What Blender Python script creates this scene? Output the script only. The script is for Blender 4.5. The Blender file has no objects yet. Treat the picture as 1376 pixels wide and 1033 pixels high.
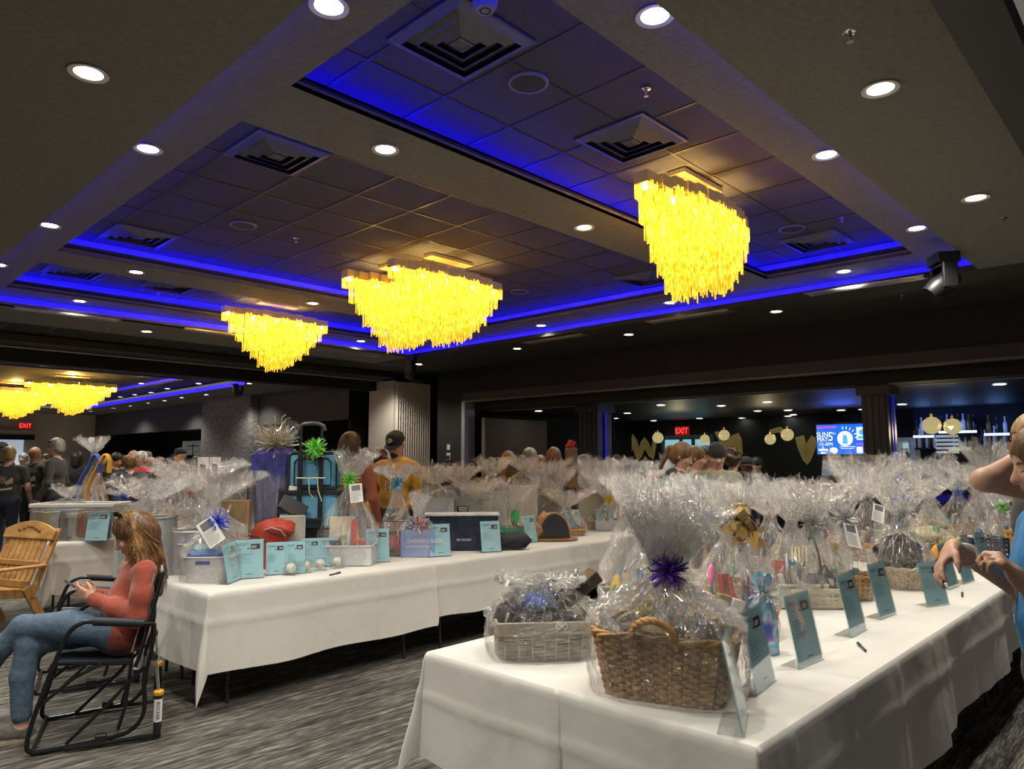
import bpy, bmesh, math, random
import numpy as np
from mathutils import Vector, Matrix, Euler
from mathutils.bvhtree import BVHTree
PI = math.pi
sc = bpy.context.scene
C = sc.collection
# ---------------------------------------------------------------- camera numbers (photo is 1376 x 1033)
FPX, CX, CY, H = 964., 688., 516.5, 1.6
PIT, HEAD = math.radians(5.83), math.radians(43.9)
fw = np.array([math.cos(HEAD), math.sin(HEAD), 0]); rt = np.array([math.sin(HEAD), -math.cos(HEAD), 0]); up = np.array([0, 0, 1.])
FV = fw*math.cos(PIT)+up*math.sin(PIT); UV = -fw*math.sin(PIT)+up*math.cos(PIT)
EYE = np.array([0, 0, H])
def ray(x, y): return FV+rt*((x-CX)/FPX)-UV*((y-CY)/FPX)
def atZ(x, y, z):
    d = ray(x, y); return EYE+d*((z-H)/d[2])
def atX(x, y, X0):
    d = ray(x, y); return EYE+d*(X0/d[0])
def atY(x, y, Y0):
    d = ray(x, y); return EYE+d*(Y0/d[1])
def atD(x, y, D): return EYE+ray(x, y)*D
def zat(x, y, py):
    D = fw[0]*x+fw[1]*y; r = (CY-py)/FPX
    return H+D*(r*math.cos(PIT)+math.sin(PIT))/(math.cos(PIT)-r*math.sin(PIT))
def depth(x, y, z=H): return float(np.dot(np.array([x, y, z])-EYE, FV))
def colX(px, Y, z):            # world X of the point with given Y and z that stands on photo column px
    k = (px-CX)/FPX; a = rt-k*FV
    return -(a[1]*Y+a[2]*(z-H))/a[0]
def colY(px, X, z):
    k = (px-CX)/FPX; a = rt-k*FV
    return -(a[0]*X+a[2]*(z-H))/a[1]
# ---------------------------------------------------------------- materials
MATS = {}
def mat(name, col=(.5, .5, .5), rough=.5, metal=0., ns=0., na=.15, bump=0., bs=None, emit=0., ecol=None, trans=0., coat=0., stretch=(1, 1, 1), spec=.5, sheen=0., alpha=1.):
    if name in MATS: return MATS[name]
    m = bpy.data.materials.new(name); m.use_nodes = True; N = m.node_tree.nodes; L = m.node_tree.links
    p = N['Principled BSDF']
    p.inputs['Roughness'].default_value = rough; p.inputs['Metallic'].default_value = metal
    p.inputs['Specular IOR Level'].default_value = spec
    p.inputs['Coat Weight'].default_value = coat; p.inputs['Sheen Weight'].default_value = sheen
    p.inputs['Transmission Weight'].default_value = trans; p.inputs['Alpha'].default_value = alpha
    p.inputs['Base Color'].default_value = (*col, 1)
    tc = N.new('ShaderNodeTexCoord'); mp = N.new('ShaderNodeMapping'); mp.inputs['Scale'].default_value = stretch
    L.new(tc.outputs['Object'], mp.inputs['Vector'])
    nz = N.new('ShaderNodeTexNoise'); nz.inputs['Scale'].default_value = ns or 8.; nz.inputs['Detail'].default_value = 4
    L.new(mp.outputs[0], nz.inputs['Vector'])
    cr = N.new('ShaderNodeValToRGB'); cr.color_ramp.elements[0].position = .3; cr.color_ramp.elements[1].position = .7
    a = na if ns else .06
    cr.color_ramp.elements[0].color = (*[max(0, c*(1-a)) for c in col], 1); cr.color_ramp.elements[1].color = (*[min(1, c*(1+a)) for c in col], 1)
    L.new(nz.outputs['Fac'], cr.inputs[0]); L.new(cr.outputs[0], p.inputs['Base Color'])
    if bump:
        n2 = N.new('ShaderNodeTexNoise'); n2.inputs['Scale'].default_value = bs or ns or 40.; n2.inputs['Detail'].default_value = 3
        L.new(mp.outputs[0], n2.inputs['Vector'])
        b = N.new('ShaderNodeBump'); b.inputs['Strength'].default_value = bump; b.inputs['Distance'].default_value = .02
        L.new(n2.outputs['Fac'], b.inputs['Height']); L.new(b.outputs[0], p.inputs['Normal'])
    if emit:
        p.inputs['Emission Color'].default_value = (*(ecol or col), 1); p.inputs['Emission Strength'].default_value = emit
        if emit < 3:
            try: m.cycles.emission_sampling = 'NONE'
            except Exception: pass
    MATS[name] = m
    return m
def film_mat(name, tint, gl, rough, haze=0., hcol=(.9, .9, .9), wr=0.):
    """clear film or acrylic: transparent body, mirror-like surface reflection, a little milky haze"""
    if name in MATS: return MATS[name]
    m = bpy.data.materials.new(name); m.use_nodes = True; N = m.node_tree.nodes; L = m.node_tree.links
    N.remove(N['Principled BSDF']); out = N['Material Output']
    t = N.new('ShaderNodeBsdfTransparent'); t.inputs[0].default_value = (*tint, 1)
    g = N.new('ShaderNodeBsdfGlossy'); g.inputs['Roughness'].default_value = rough; g.inputs['Color'].default_value = (1, 1, 1, 1)
    lw = N.new('ShaderNodeLayerWeight'); lw.inputs[0].default_value = .5
    pw = N.new('ShaderNodeMath'); pw.operation = 'POWER'; pw.inputs[1].default_value = 4.; L.new(lw.outputs['Facing'], pw.inputs[0])
    ma = N.new('ShaderNodeMath'); ma.operation = 'MULTIPLY_ADD'; ma.inputs[1].default_value = .75; ma.inputs[2].default_value = gl; L.new(pw.outputs[0], ma.inputs[0])
    tc = N.new('ShaderNodeTexCoord'); nz = N.new('ShaderNodeTexNoise'); nz.inputs['Scale'].default_value = 14; nz.inputs['Detail'].default_value = 2
    L.new(tc.outputs['Object'], nz.inputs['Vector'])
    if wr:      # fine creases of crumpled film
        n3 = N.new('ShaderNodeTexNoise'); n3.inputs['Scale'].default_value = 26; n3.inputs['Detail'].default_value = 3; n3.inputs['Distortion'].default_value = 1.6; L.new(tc.outputs['Object'], n3.inputs[0])
        bp = N.new('ShaderNodeBump'); bp.inputs['Strength'].default_value = wr; bp.inputs['Distance'].default_value = .03; L.new(n3.outputs['Fac'], bp.inputs['Height']); L.new(bp.outputs[0], g.inputs['Normal'])
    mx = N.new('ShaderNodeMixShader'); L.new(ma.outputs[0], mx.inputs[0])
    if haze:
        d = N.new('ShaderNodeBsdfDiffuse'); d.inputs[0].default_value = (*hcol, 1)
        tl = N.new('ShaderNodeBsdfTranslucent'); tl.inputs[0].default_value = (*hcol, 1)
        m1 = N.new('ShaderNodeMixShader'); m1.inputs[0].default_value = .5; L.new(d.outputs[0], m1.inputs[1]); L.new(tl.outputs[0], m1.inputs[2])
        mr = N.new('ShaderNodeMapRange'); mr.inputs[1].default_value = .35; mr.inputs[2].default_value = .75; mr.inputs[3].default_value = haze*.3; mr.inputs[4].default_value = haze*1.7
        L.new(nz.outputs['Fac'], mr.inputs[0])
        m2 = N.new('ShaderNodeMixShader'); L.new(mr.outputs[0], m2.inputs[0]); L.new(t.outputs[0], m2.inputs[1]); L.new(m1.outputs[0], m2.inputs[2])
        L.new(m2.outputs[0], mx.inputs[1])
    else: L.new(t.outputs[0], mx.inputs[1])
    L.new(g.outputs[0], mx.inputs[2]); L.new(mx.outputs[0], out.inputs[0])
    MATS[name] = m
    return m
# ---------------------------------------------------------------- geometry accumulator
def rotz(a): return Matrix.Rotation(a, 3, 'Z')
class G:
    def __init__(s): s.v = []; s.f = []; s.m = []
    def add(s, vs, fs, m=0, M=None, off=(0, 0, 0)):
        b = len(s.v); o = Vector(off)
        for p in vs:
            p = Vector(p); p = (M @ p if M is not None else p)+o
            s.v.append((p.x, p.y, p.z))
        for f in fs: s.f.append([i+b for i in f]); s.m.append(m)
        return s
    def box(s, c, d, m=0, rz=0, M=None, taper=1.):
        x, y, z = d[0]/2, d[1]/2, d[2]/2
        vs = [(sx*x*(taper if sz < 0 else 1), sy*y*(taper if sz < 0 else 1), sz*z) for sz in (-1, 1) for sx, sy in ((-1, -1), (1, -1), (1, 1), (-1, 1))]
        fs = [(3, 2, 1, 0), (4, 5, 6, 7), (0, 1, 5, 4), (1, 2, 6, 5), (2, 3, 7, 6), (3, 0, 4, 7)]
        R = M if M is not None else rotz(rz)
        return s.add(vs, fs, m, R, c)
    def bb(s, a, b, m=0): return s.box([(a[i]+b[i])/2 for i in range(3)], [abs(b[i]-a[i]) for i in range(3)], m)
    def tube(s, path, r=.01, n=8, m=0, cap=True, flat=1.):
        P = [Vector(p) for p in path]; rr = r if isinstance(r, (list, tuple)) else [r]*len(P)
        vs = []; fs = []; prev = None
        for i, p in enumerate(P):
            t = (P[min(i+1, len(P)-1)]-P[max(i-1, 0)])
            if t.length < 1e-9: t = Vector((0, 0, 1))
            t.normalize()
            if prev is None:
                a = Vector((0, 0, 1)) if abs(t.z) < .9 else Vector((1, 0, 0)); u = t.cross(a).normalized()
            else:
                u = (prev-t*prev.dot(t))
                if u.length < 1e-6: u = t.orthogonal()
                u.normalize()
            prev = u; w = t.cross(u)
            for k in range(n):
                an = 2*PI*k/n; vs.append(p+u*math.cos(an)*rr[i]+w*math.sin(an)*rr[i]*flat)
        for i in range(len(P)-1):
            for k in range(n): fs.append((i*n+k, i*n+(k+1) % n, (i+1)*n+(k+1) % n, (i+1)*n+k))
        if cap: fs += [tuple(range(n-1, -1, -1)), tuple(range((len(P)-1)*n, len(P)*n))]
        return s.add(vs, fs, m)
    def lathe(s, prof, n=20, m=0, off=(0, 0, 0), M=None, sx=1., sy=1., closed=True):
        vs = []; fs = []
        for r, z in prof:
            for k in range(n): an = 2*PI*k/n; vs.append((r*math.cos(an)*sx, r*math.sin(an)*sy, z))
        for i in range(len(prof)-1):
            for k in range(n): fs.append((i*n+k, i*n+(k+1) % n, (i+1)*n+(k+1) % n, (i+1)*n+k))
        if closed:
            fs += [tuple(range(n-1, -1, -1)), tuple(range((len(prof)-1)*n, len(prof)*n))]
        return s.add(vs, fs, m, M, off)
    def ell(s, c, r, m=0, nu=14, nv=9, M=None):
        r = r if isinstance(r, (list, tuple)) else (r, r, r)
        pr = [(math.sin(PI*i/nv), -math.cos(PI*i/nv)) for i in range(nv+1)]; pr[0] = (.02, -1); pr[-1] = (.02, 1)
        vs = []; fs = []
        for a, z in pr:
            for k in range(nu): an = 2*PI*k/nu; vs.append((a*math.cos(an)*r[0], a*math.sin(an)*r[1], z*r[2]))
        for i in range(nv):
            for k in range(nu): fs.append((i*nu+k, i*nu+(k+1) % nu, (i+1)*nu+(k+1) % nu, (i+1)*nu+k))
        fs += [tuple(range(nu-1, -1, -1)), tuple(range(nv*nu, (nv+1)*nu))]
        return s.add(vs, fs, m, M, c)
    def prism(s, poly, h, m=0, M=None, off=(0, 0, 0)):
        n = len(poly); vs = [(x, y, 0) for x, y in poly]+[(x, y, h) for x, y in poly]
        fs = [tuple(range(n-1, -1, -1)), tuple(range(n, 2*n))]+[(i, (i+1) % n, n+(i+1) % n, n+i) for i in range(n)]
        return s.add(vs, fs, m, M, off)
    def quad(s, a, b, c, d, m=0): return s.add([a, b, c, d], [(0, 1, 2, 3)], m)
    def build(s, name, mats, parent=None, smooth=35, bevel=0., loc=None, rz=0, M=None):
        me = bpy.data.meshes.new(name); me.from_pydata(s.v, [], s.f)
        for mm in (mats if isinstance(mats, (list, tuple)) else [mats]): me.materials.append(mm)
        if any(s.m): me.polygons.foreach_set('material_index', s.m)
        me.update()
        if smooth:
            me.polygons.foreach_set('use_smooth', [True]*len(me.polygons))
            try: me.set_sharp_from_angle(angle=math.radians(smooth))
            except Exception: pass
        o = bpy.data.objects.new(name, me); C.objects.link(o)
        if parent is not None: o.parent = parent
        if loc is not None: o.location = loc
        if rz: o.rotation_euler.z = rz
        if M is not None: o.matrix_local = M
        if bevel:
            b = o.modifiers.new('edge', 'BEVEL'); b.width = bevel; b.segments = 2; b.limit_method = 'ANGLE'; b.angle_limit = .7
        return o
def thing(name, label, cat, loc=(0, 0, 0), rz=0, group=None):
    o = bpy.data.objects.new(name, None); C.objects.link(o); o.empty_display_size = .05
    o.location = [float(c) for c in loc]; o.rotation_euler = (0, 0, rz); o['label'] = label; o['category'] = cat
    if group: o['group'] = group
    return o
def tag(o, label, cat, group=None):
    o['label'] = label; o['category'] = cat
    if group: o['group'] = group
    return o
def struct(o, label=None):
    o['kind'] = 'structure'
    if label: o['label'] = label
    return o
def copy_tree(o, loc, rz=None, label=None, group=None):
    def cp(a, par):
        c = a.copy(); C.objects.link(c); c.parent = par
        for ch in a.children: cp(ch, c)
        return c
    c = cp(o, None); c.location = [float(k) for k in loc]
    if rz is not None: c.rotation_euler = (0, 0, rz)
    if label: c['label'] = label
    if group: c['group'] = group
    return c
def text(name, body, size, mt, parent, M, ext=.001, align='CENTER', sx=1.):
    cu = bpy.data.curves.new(name, 'FONT'); cu.body = body; cu.size = size; cu.align_x = align; cu.align_y = 'CENTER'; cu.extrude = ext; cu.resolution_u = 3
    tmp = bpy.data.objects.new(name, cu); me = bpy.data.meshes.new_from_object(tmp); bpy.data.objects.remove(tmp); bpy.data.curves.remove(cu)
    me.materials.clear(); me.materials.append(mt); o = bpy.data.objects.new(name, me); C.objects.link(o); o.parent = parent
    o.matrix_local = M @ Matrix.Diagonal((sx, 1, 1, 1)); return o
def frame(origin, xdir, zdir=(0, 0, 1)):
    """4x4 matrix: local x along xdir, local y along zdir (reading up), local z towards the reader"""
    x = Vector(xdir).normalized(); y = Vector(zdir); y = (y-x*y.dot(x)).normalized(); z = x.cross(y)
    M = Matrix.Identity(4)
    for i in range(3): M[i][0], M[i][1], M[i][2], M[i][3] = x[i], y[i], z[i], float(origin[i])
    return M
def curve(pts, k=5):
    """smooth path through the points (Catmull-Rom)"""
    P = [Vector(p) for p in pts]; out = []; n = len(P); cl = (P[0]-P[-1]).length < 1e-6
    for i in range(n-1):
        a = P[i-1] if i else (P[-2] if cl else P[0]*2-P[1]); b, c = P[i], P[i+1]; d = P[i+2] if i+2 < n else (P[1] if cl else c*2-b)
        for j in range(k): t = j/k; out.append(.5*((2*b)+(c-a)*t+(2*a-5*b+4*c-d)*t*t+(3*b-a-3*c+d)*t**3))
    return out+[P[-1]]
ORD = ['nearest', 'second', 'third', 'fourth', 'fifth', 'sixth', 'seventh', 'eighth', 'ninth', 'tenth', 'eleventh', 'twelfth']
# shared materials
WHITE_METAL = mat('white_metal', (.6, .6, .6), .4)
BLACK = mat('black_plastic', (.012, .012, .013), .45)
BLACKM = mat('black_steel', (.018, .018, .02), .35, .6)
CHROME = mat('chrome', (.7, .7, .7), .15, 1.)
INK = mat('printed_ink', (.03, .035, .06), .6)
PAPER = mat('white_paper', (.8, .79, .76), .7)
SKYBLUE = mat('light_blue_paper', (.43, .73, .83), .65)
ACRYL = film_mat('clear_acrylic', (.97, .98, .98), .06, .05)
CELLO = film_mat('cellophane', (.995, .995, .99), .17, .14, .045, wr=.85)
GLINT_FOLD = film_mat('glint_fold_film', (.96, .96, .95), .30, .22, .42, (.95, .95, .93))  # whitened strips that give the wraps their bright streaks
# ================================================================ THE ROOM
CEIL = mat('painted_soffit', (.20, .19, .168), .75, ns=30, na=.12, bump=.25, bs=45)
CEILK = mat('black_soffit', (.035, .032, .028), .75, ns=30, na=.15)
LED3 = mat('faint_blue_led', (.01, .01, .8), .5, emit=2., ecol=(.02, .01, 1.))
LED2 = mat('soft_blue_led', (.01, .01, .8), .5, emit=20., ecol=(.012, .004, 1.))
CEILD = mat('dark_soffit', (.06, .057, .052), .75, ns=30, na=.12)
MOLD = mat('moulding_paint', (.045, .042, .04), .55)
TILE = mat('ceiling_tile', (.085, .08, .075), .9, ns=160, na=.5, bump=.3, bs=300)
TBAR = mat('tile_grid_bar', (.04, .04, .042), .5)
COVEB = mat('led_tinted_cove', (.22, .22, .6), .7)  # base colour tinted blue so the LED-lit band reads purer
LED = mat('blue_led_strip', (.01, .01, .8), .5, emit=55., ecol=(.012, .006, 1.))
WALLK = mat('black_wall', (.005, .005, .0055), .75, ns=3, na=.2)
WALLG = mat('charcoal_wall', (.055, .056, .058), .7, ns=4, na=.12)
BEIGE = mat('beige_wall', (.50, .47, .41), .8, ns=3, na=.06)
STEEL = mat('pale_trim', (.42, .42, .42), .4, .3)
ZO, ZR, ZT = 3.50, 3.65, 3.88      # outer soffit, inner ring and beams, tile field
XR0, XR1, YR0, YR1 = 1.44, 8.40, 1.53, 10.75     # recess in the outer soffit
YB = [(1.98, 3.51), (4.11, 8.10), (8.72, 10.28)]  # the three tile trays
XT0, XT1 = 1.88, 7.90
XW = 10.3                                          # bar side wall
def slab(name, a, b, m=CEIL): return struct(G().bb(a, b).build(name, m, smooth=0))
# carpet
def carpet():
    m = bpy.data.materials.new('striped_grey_carpet'); m.use_nodes = True; N = m.node_tree.nodes; L = m.node_tree.links; p = N['Principled BSDF']
    tc = N.new('ShaderNodeTexCoord')
    def ns(scale, st, rz=0, det=3):
        mp = N.new('ShaderNodeMapping'); mp.inputs['Scale'].default_value = st; mp.inputs['Rotation'].default_value = (0, 0, rz); L.new(tc.outputs['Object'], mp.inputs[0])
        n = N.new('ShaderNodeTexNoise'); n.inputs['Scale'].default_value = scale; n.inputs['Detail'].default_value = det; L.new(mp.outputs[0], n.inputs[0]); return n
    a = ns(1, (9, 95, 1)); b = ns(1, (2.2, 26, 1)); c = ns(.9, (1, 1, 1)); d = ns(260, (1, 1, 1))
    def mth(op, x, y):
        k = N.new('ShaderNodeMath'); k.operation = op
        for i, q in enumerate((x, y)):
            if isinstance(q, (int, float)): k.inputs[i].default_value = q
            else: L.new(q, k.inputs[i])
        return k.outputs[0]
    t = mth('ADD', mth('MULTIPLY', a.outputs['Fac'], .75), mth('MULTIPLY', b.outputs['Fac'], .6)); t = mth('ADD', t, mth('MULTIPLY', c.outputs['Fac'], .25)); t = mth('ADD', t, mth('MULTIPLY', d.outputs['Fac'], .25))
    cr = N.new('ShaderNodeValToRGB'); L.new(mth('DIVIDE', t, 1.85), cr.inputs[0])
    e = cr.color_ramp.elements; e[0].position = .38; e[0].color = (.018, .018, .018, 1); e[1].position = .62; e[1].color = (.30, .285, .255, 1)
    q = e.new(.5); q.color = (.085, .082, .076, 1)
    L.new(cr.outputs[0], p.inputs['Base Color']); p.inputs['Roughness'].default_value = .95; p.inputs['Specular IOR Level'].default_value = .1
    bp = N.new('ShaderNodeBump'); bp.inputs['Strength'].default_value = .5; bp.inputs['Distance'].default_value = .01; L.new(t, bp.inputs['Height']); L.new(bp.outputs[0], p.inputs['Normal'])
    return m
struct(G().bb((-4, -3, -.05), (19, 36, 0)).build('floor', carpet(), smooth=0))
# outer soffit: four boards round the recess
slab('ceiling', (-4, .66, ZO), (XR0, 11.95, ZO+.06)); slab('ceiling', (XR0, .66, ZO), (XR1, YR0, ZO+.06))
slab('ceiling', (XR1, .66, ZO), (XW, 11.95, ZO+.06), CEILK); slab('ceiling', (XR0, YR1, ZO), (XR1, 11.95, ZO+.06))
# raised moulding drop at the near right edge and the dark tiled bay beyond it
slab('ceiling', (-4, .45, ZO-.10), (XW, .66, ZO+.02), MOLD); slab('ceiling', (-4, -3, ZO+.25), (XW, .45, ZO+.3), TILE)
gx = G()
for i in range(20): gx.bb((-2+i*.6, -3, ZO+.243), (-1.98+i*.6, .45, ZO+.25))
for j in range(6): gx.bb((-4, -2.6+j*.6, ZO+.243), (XW, -2.575+j*.6, ZO+.25))
struct(gx.build('ceiling_grid', STEEL, smooth=0))
# ring and beams with stepped crown moulding
def ringboard(name, x0, x1, y0, y1): return slab(name, (x0, y0, ZR), (x1, y1, ZR+.05))
E0 = .16   # ring board runs on above the outer soffit, so the light cove is hidden
ringboard('ceiling_ring', XR0-E0, XT0, YR0-E0, YR1+E0); ringboard('ceiling_ring', XT1, XR1+E0, YR0-E0, YR1+E0)
ringboard('ceiling_ring', XT0, XT1, YR0-E0, YB[0][0]); ringboard('ceiling_beam', XT0, XT1, YB[0][1], YB[1][0])
ringboard('ceiling_beam', XT0, XT1, YB[1][1], YB[2][0]); ringboard('ceiling_ring', XT0, XT1, YB[2][1], YR1+E0)
def rim(name, x0, x1, y0, y1, z, m=MOLD, prof=((0, 0), (.028, .0), (.028, .02), (.05, .035), (.05, .075), (.075, .095), (.075, .12))):
    """crown moulding running round the inside of an opening; profile: (outwards from the opening edge, up)"""
    g = G(); n = len(prof); cs = [(x0, y0, -1, -1), (x1, y0, 1, -1), (x1, y1, 1, 1), (x0, y1, -1, 1)]
    vs = [(x+sx*o-sx*.0, y+sy*o, z+u) for x, y, sx, sy in cs for o, u in prof]
    fs = [(k*n+i, k*n+i+1, ((k+1) % 4)*n+i+1, ((k+1) % 4)*n+i) for k in range(4) for i in range(n-1)]
    g.add(vs, fs); return struct(g.build(name, m, smooth=0))
def cove(name, x0, x1, y0, y1, z, back, ztop, ledz, strip=.012):
    """upright back of a light cove and the LED tape lying in it"""
    X0, X1, Y0, Y1 = x0-back, x1+back, y0-back, y1+back
    g = G().add([(X0, Y0, z), (X1, Y0, z), (X1, Y1, z), (X0, Y1, z), (X0, Y0, ztop), (X1, Y0, ztop), (X1, Y1, ztop), (X0, Y1, ztop)], [(0, 1, 5, 4), (1, 2, 6, 5), (2, 3, 7, 6), (3, 0, 4, 7)])
    struct(g.build(name, COVEB, smooth=0))
    s = back-.035
    l = G(); t = strip
    l.bb((x0-s, y0-s, ledz), (x1+s, y0-s+t, ledz+.012)); l.bb((x0-s, y1+s-t, ledz), (x1+s, y1+s, ledz+.012))
    l.bb((x0-s, y0-s, ledz), (x0-s+t, y1+s, ledz+.012)); l.bb((x1+s-t, y0-s, ledz), (x1+s, y1+s, ledz+.012))
    return l
rim('ceiling_moulding', XR0, XR1, YR0, YR1, ZO, prof=((0, 0), (0, .02), (.02, .035), (.02, .06)))
led = cove('ceiling_cove', XR0, XR1, YR0, YR1, ZO+.06, .13, ZR, ZO+.064)
tag(led.build('led_strip', LED2, smooth=0), 'blue LED light line round the outer edge of the ceiling recess', 'light strip')
names = ['nearest tray, over the right table', 'wide middle tray with the double chandelier', 'far tray before the dividing beam']
for k, (y0, y1) in enumerate(YB):
    rim('ceiling_moulding', XT0, XT1, y0, y1, ZR, prof=((0, 0), (0, .03), (.02, .03), (.02, .06), (.05, .085), (.05, .115)))
    # ledge that carries the LED tape
    g = G(); b = .26
    for a, c in (((XT0-b, y0-b), (XT1+b, y0-.05)), ((XT0-b, y1+.05), (XT1+b, y1+b)), ((XT0-b, y0-.05), (XT0-.05, y1+.05)), ((XT1+.05, y0-.05), (XT1+b, y1+.05))):
        g.bb((*a, ZR+.10), (*c, ZR+.115))
    struct(g.build('ceiling_ledge', MOLD, smooth=0))
    led = cove('ceiling_cove', XT0, XT1, y0, y1, ZR+.115, .26, ZT, ZR+.12)
    tag(led.build('led_strip', LED, smooth=0), 'blue LED light line in the '+names[k], 'light strip')
    struct(G().bb((XT0-.3, y0-.3, ZT), (XT1+.3, y1+.3, ZT+.03)).build('ceiling_tiles', TILE, smooth=0))
    g = G(); p = .585
    x = 2.25-p
    while x < XT1+.3:
        g.bb((x-.012, y0-.26, ZT-.006), (x+.012, y1+.26, ZT)); x += p
    y = [2.15-p, 4.58-p, 9.05-p][k]
    while y < y1+.27:
        if y > y0-.26: g.bb((XT0-.26, y-.012, ZT-.0055), (XT1+.26, y+.012, ZT))
        y += p
    struct(g.build('ceiling_grid', TBAR, smooth=0))
# dark bay, track and dropped beam towards the second hall
slab('ceiling', (-4, 11.95, ZO+.12), (XW+1.6, 14.6, ZO+.16), mat('dark_tile', (.025, .024, .022), .8, ns=50, na=.3))
g = G()
for i in range(26): g.bb((-3+i*.6, 11.95, ZO+.113), (-2.975+i*.6, 14.5, ZO+.12))
struct(g.build('ceiling_grid', BLACKM, smooth=0))
slab('ceiling_beam', (-4, 11.95, ZO), (XW, 12.02, ZO+.2), MOLD); slab('ceiling_beam', (-4, 13.75, ZO-.02), (XW, 14.45, ZO+.1), mat('brown_black_beam', (.035, .028, .018), .6))
slab('trim_track', (-4, 14.5, ZO-.03), (XW+.2, 14.56, ZO), mat('track_metal', (.62, .6, .56), .35, .2))
slab('ceiling_beam', (-4, 14.6, ZO-.26), (XW+1, 14.95, ZO+.2), WALLK)
# the second hall's ceiling
slab('ceiling', (-4, 14.95, ZO), (4.2, 17.4, ZO+.06)); slab('ceiling', (4.2, 14.95, ZO), (12, 17.4, ZO+.06))
slab('ceiling', (8.4, 17.4, ZO), (XW, 36, ZO+.06)); slab('ceiling', (-4, 33, ZO), (8.4, 36, ZO+.06)); slab('ceiling_ring', (-4, 17.4, ZR+.02), (8.6, 33.2, ZR+.06), CEILD)
slab('trim_cove', (-4, 17.38, ZO+.06), (8.4, 17.4, ZR+.02), COVEB)
for a_, b_, l_ in (((-4, 17.40, ZO+.062), (8.3, 17.415, ZO+.075), 'blue LED line across the second hall ceiling beyond the dividing beam'), ((8.36, 17.5, ZO-.05), (8.37, 33, ZO+.05), 'long blue LED line running away along the second hall soffit'), ((7.17, 18.4, ZR-.06), (7.18, 32, ZR-.01), 'inner blue LED line running away behind the far chandeliers')):
    tag(G().bb(a_, b_).build('led_strip', LED3, smooth=0), l_, 'light strip')
g = G().bb((7.2, 18.3, ZR-.10), (7.3, 32, ZR+.02)).bb((0, 18.2, ZR-.10), (7.3, 18.3, ZR+.02)); struct(g.build('ceiling_moulding', MOLD, smooth=0))
led = G().bb((-2, 18.16, ZR-.03), (7.2, 18.18, ZR+.0)); tag(led.build('led_strip', LED3, smooth=0), 'thin blue LED line nearest the dividing beam in the second hall', 'light strip')
# ---------------- walls
def wall(name, a, b, m): return struct(G().bb(a, b).build(name, m, smooth=0))
HB = 2.77    # underside of the header over the bar opening
wall('wall_right', (XW, -3, HB), (XW+.25, 11.35, ZO+.1), WALLK)                   # header over the bar opening
wall('wall_right', (XW, 11.35, 0), (XW+.2, 12.2, ZO+.1), WALLK)                   # pier with the thermostat
wall('wall_right', (XW+.2, 12.2, 0), (XW+1.6, 12.4, ZO+.2), WALLK); wall('wall_right', (XW+1.5, 12.2, 0), (XW+1.7, 15.6, ZO+.2), WALLK)
struct(G().bb((XW-.03, -3, HB-.0), (XW+.03, 11.35, HB+.035)).build('trim_header', mat('header_trim', (.12, .115, .11), .4), smooth=0))
struct(G().bb((XW-.02, -3, HB+.035), (XW+.0, 11.35, HB+.20)).build('trim_header', mat('header_board', (.03, .027, .025), .6), smooth=0))
struct(G().bb((XW-.04, 11.27, 0), (XW+.26, 11.37, HB+.02)).build('trim_opening', mat('jamb_metal', (.30, .31, .33), .4, .3), smooth=0))
slab('ceiling_beam', (XW+.25, -3, 2.61), (XW+.65, 11.35, HB+.3), WALLK)
struct(G().bb((XW+.63, -3, 2.60), (XW+.67, 11.3, 2.63)).build('trim_bulkhead', mat('bulkhead_trim', (.35, .34, .32), .4), smooth=0))
# far part of the bar side wall, in the second hall
wall('wall_right', (XW, 15.6, 2.58), (XW+.2, 20.6, ZO+.1), WALLG)
wall('wall_right', (XW, 15.6, 0), (XW+1.7, 15.7, ZO+.1), WALLK)
wall('wall_right', (XW, 24.0, 2.58), (XW+.2, 36, ZO+.1), WALLG)
STONE = mat('stacked_stone', (.20, .20, .195), .8, ns=9, na=.5, bump=1., bs=16, stretch=(1, 1, 3))
struct(G().bb((XW-.25, 20.6, 0), (XW+.4, 24.0, ZO)).build('column', STONE, smooth=0))
wall('wall_back', (-4, 36, 0), (8.5, 36.2, ZO+.2), BEIGE); wall('wall_back', (8.5, 36, 0), (XW, 36.2, ZO+.2), BEIGE)
wall('wall_back', (XW, 36, 0), (19, 36.2, ZO+.2), WALLK)
struct(G().bb((-4, 35.7, 2.55), (8.0, 36, 2.75)).build('trim_header', BEIGE, smooth=0))
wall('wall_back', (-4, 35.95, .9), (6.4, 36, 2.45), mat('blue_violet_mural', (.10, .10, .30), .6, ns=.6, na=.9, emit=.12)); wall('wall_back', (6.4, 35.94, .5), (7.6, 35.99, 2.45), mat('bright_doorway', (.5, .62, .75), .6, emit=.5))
wall('wall_back', (-4, 35.6, 2.35), (7.9, 35.95, 2.55), WALLK)
# lobby behind the second hall's openings
wall('wall_far', (13.2, 15.7, 0), (13.4, 36, 3.2), WALLK); slab('ceiling', (XW+.2, 15.7, 2.75), (13.2, 36, 2.8), mat('lobby_ceiling', (.012, .012, .014), .6))
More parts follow.
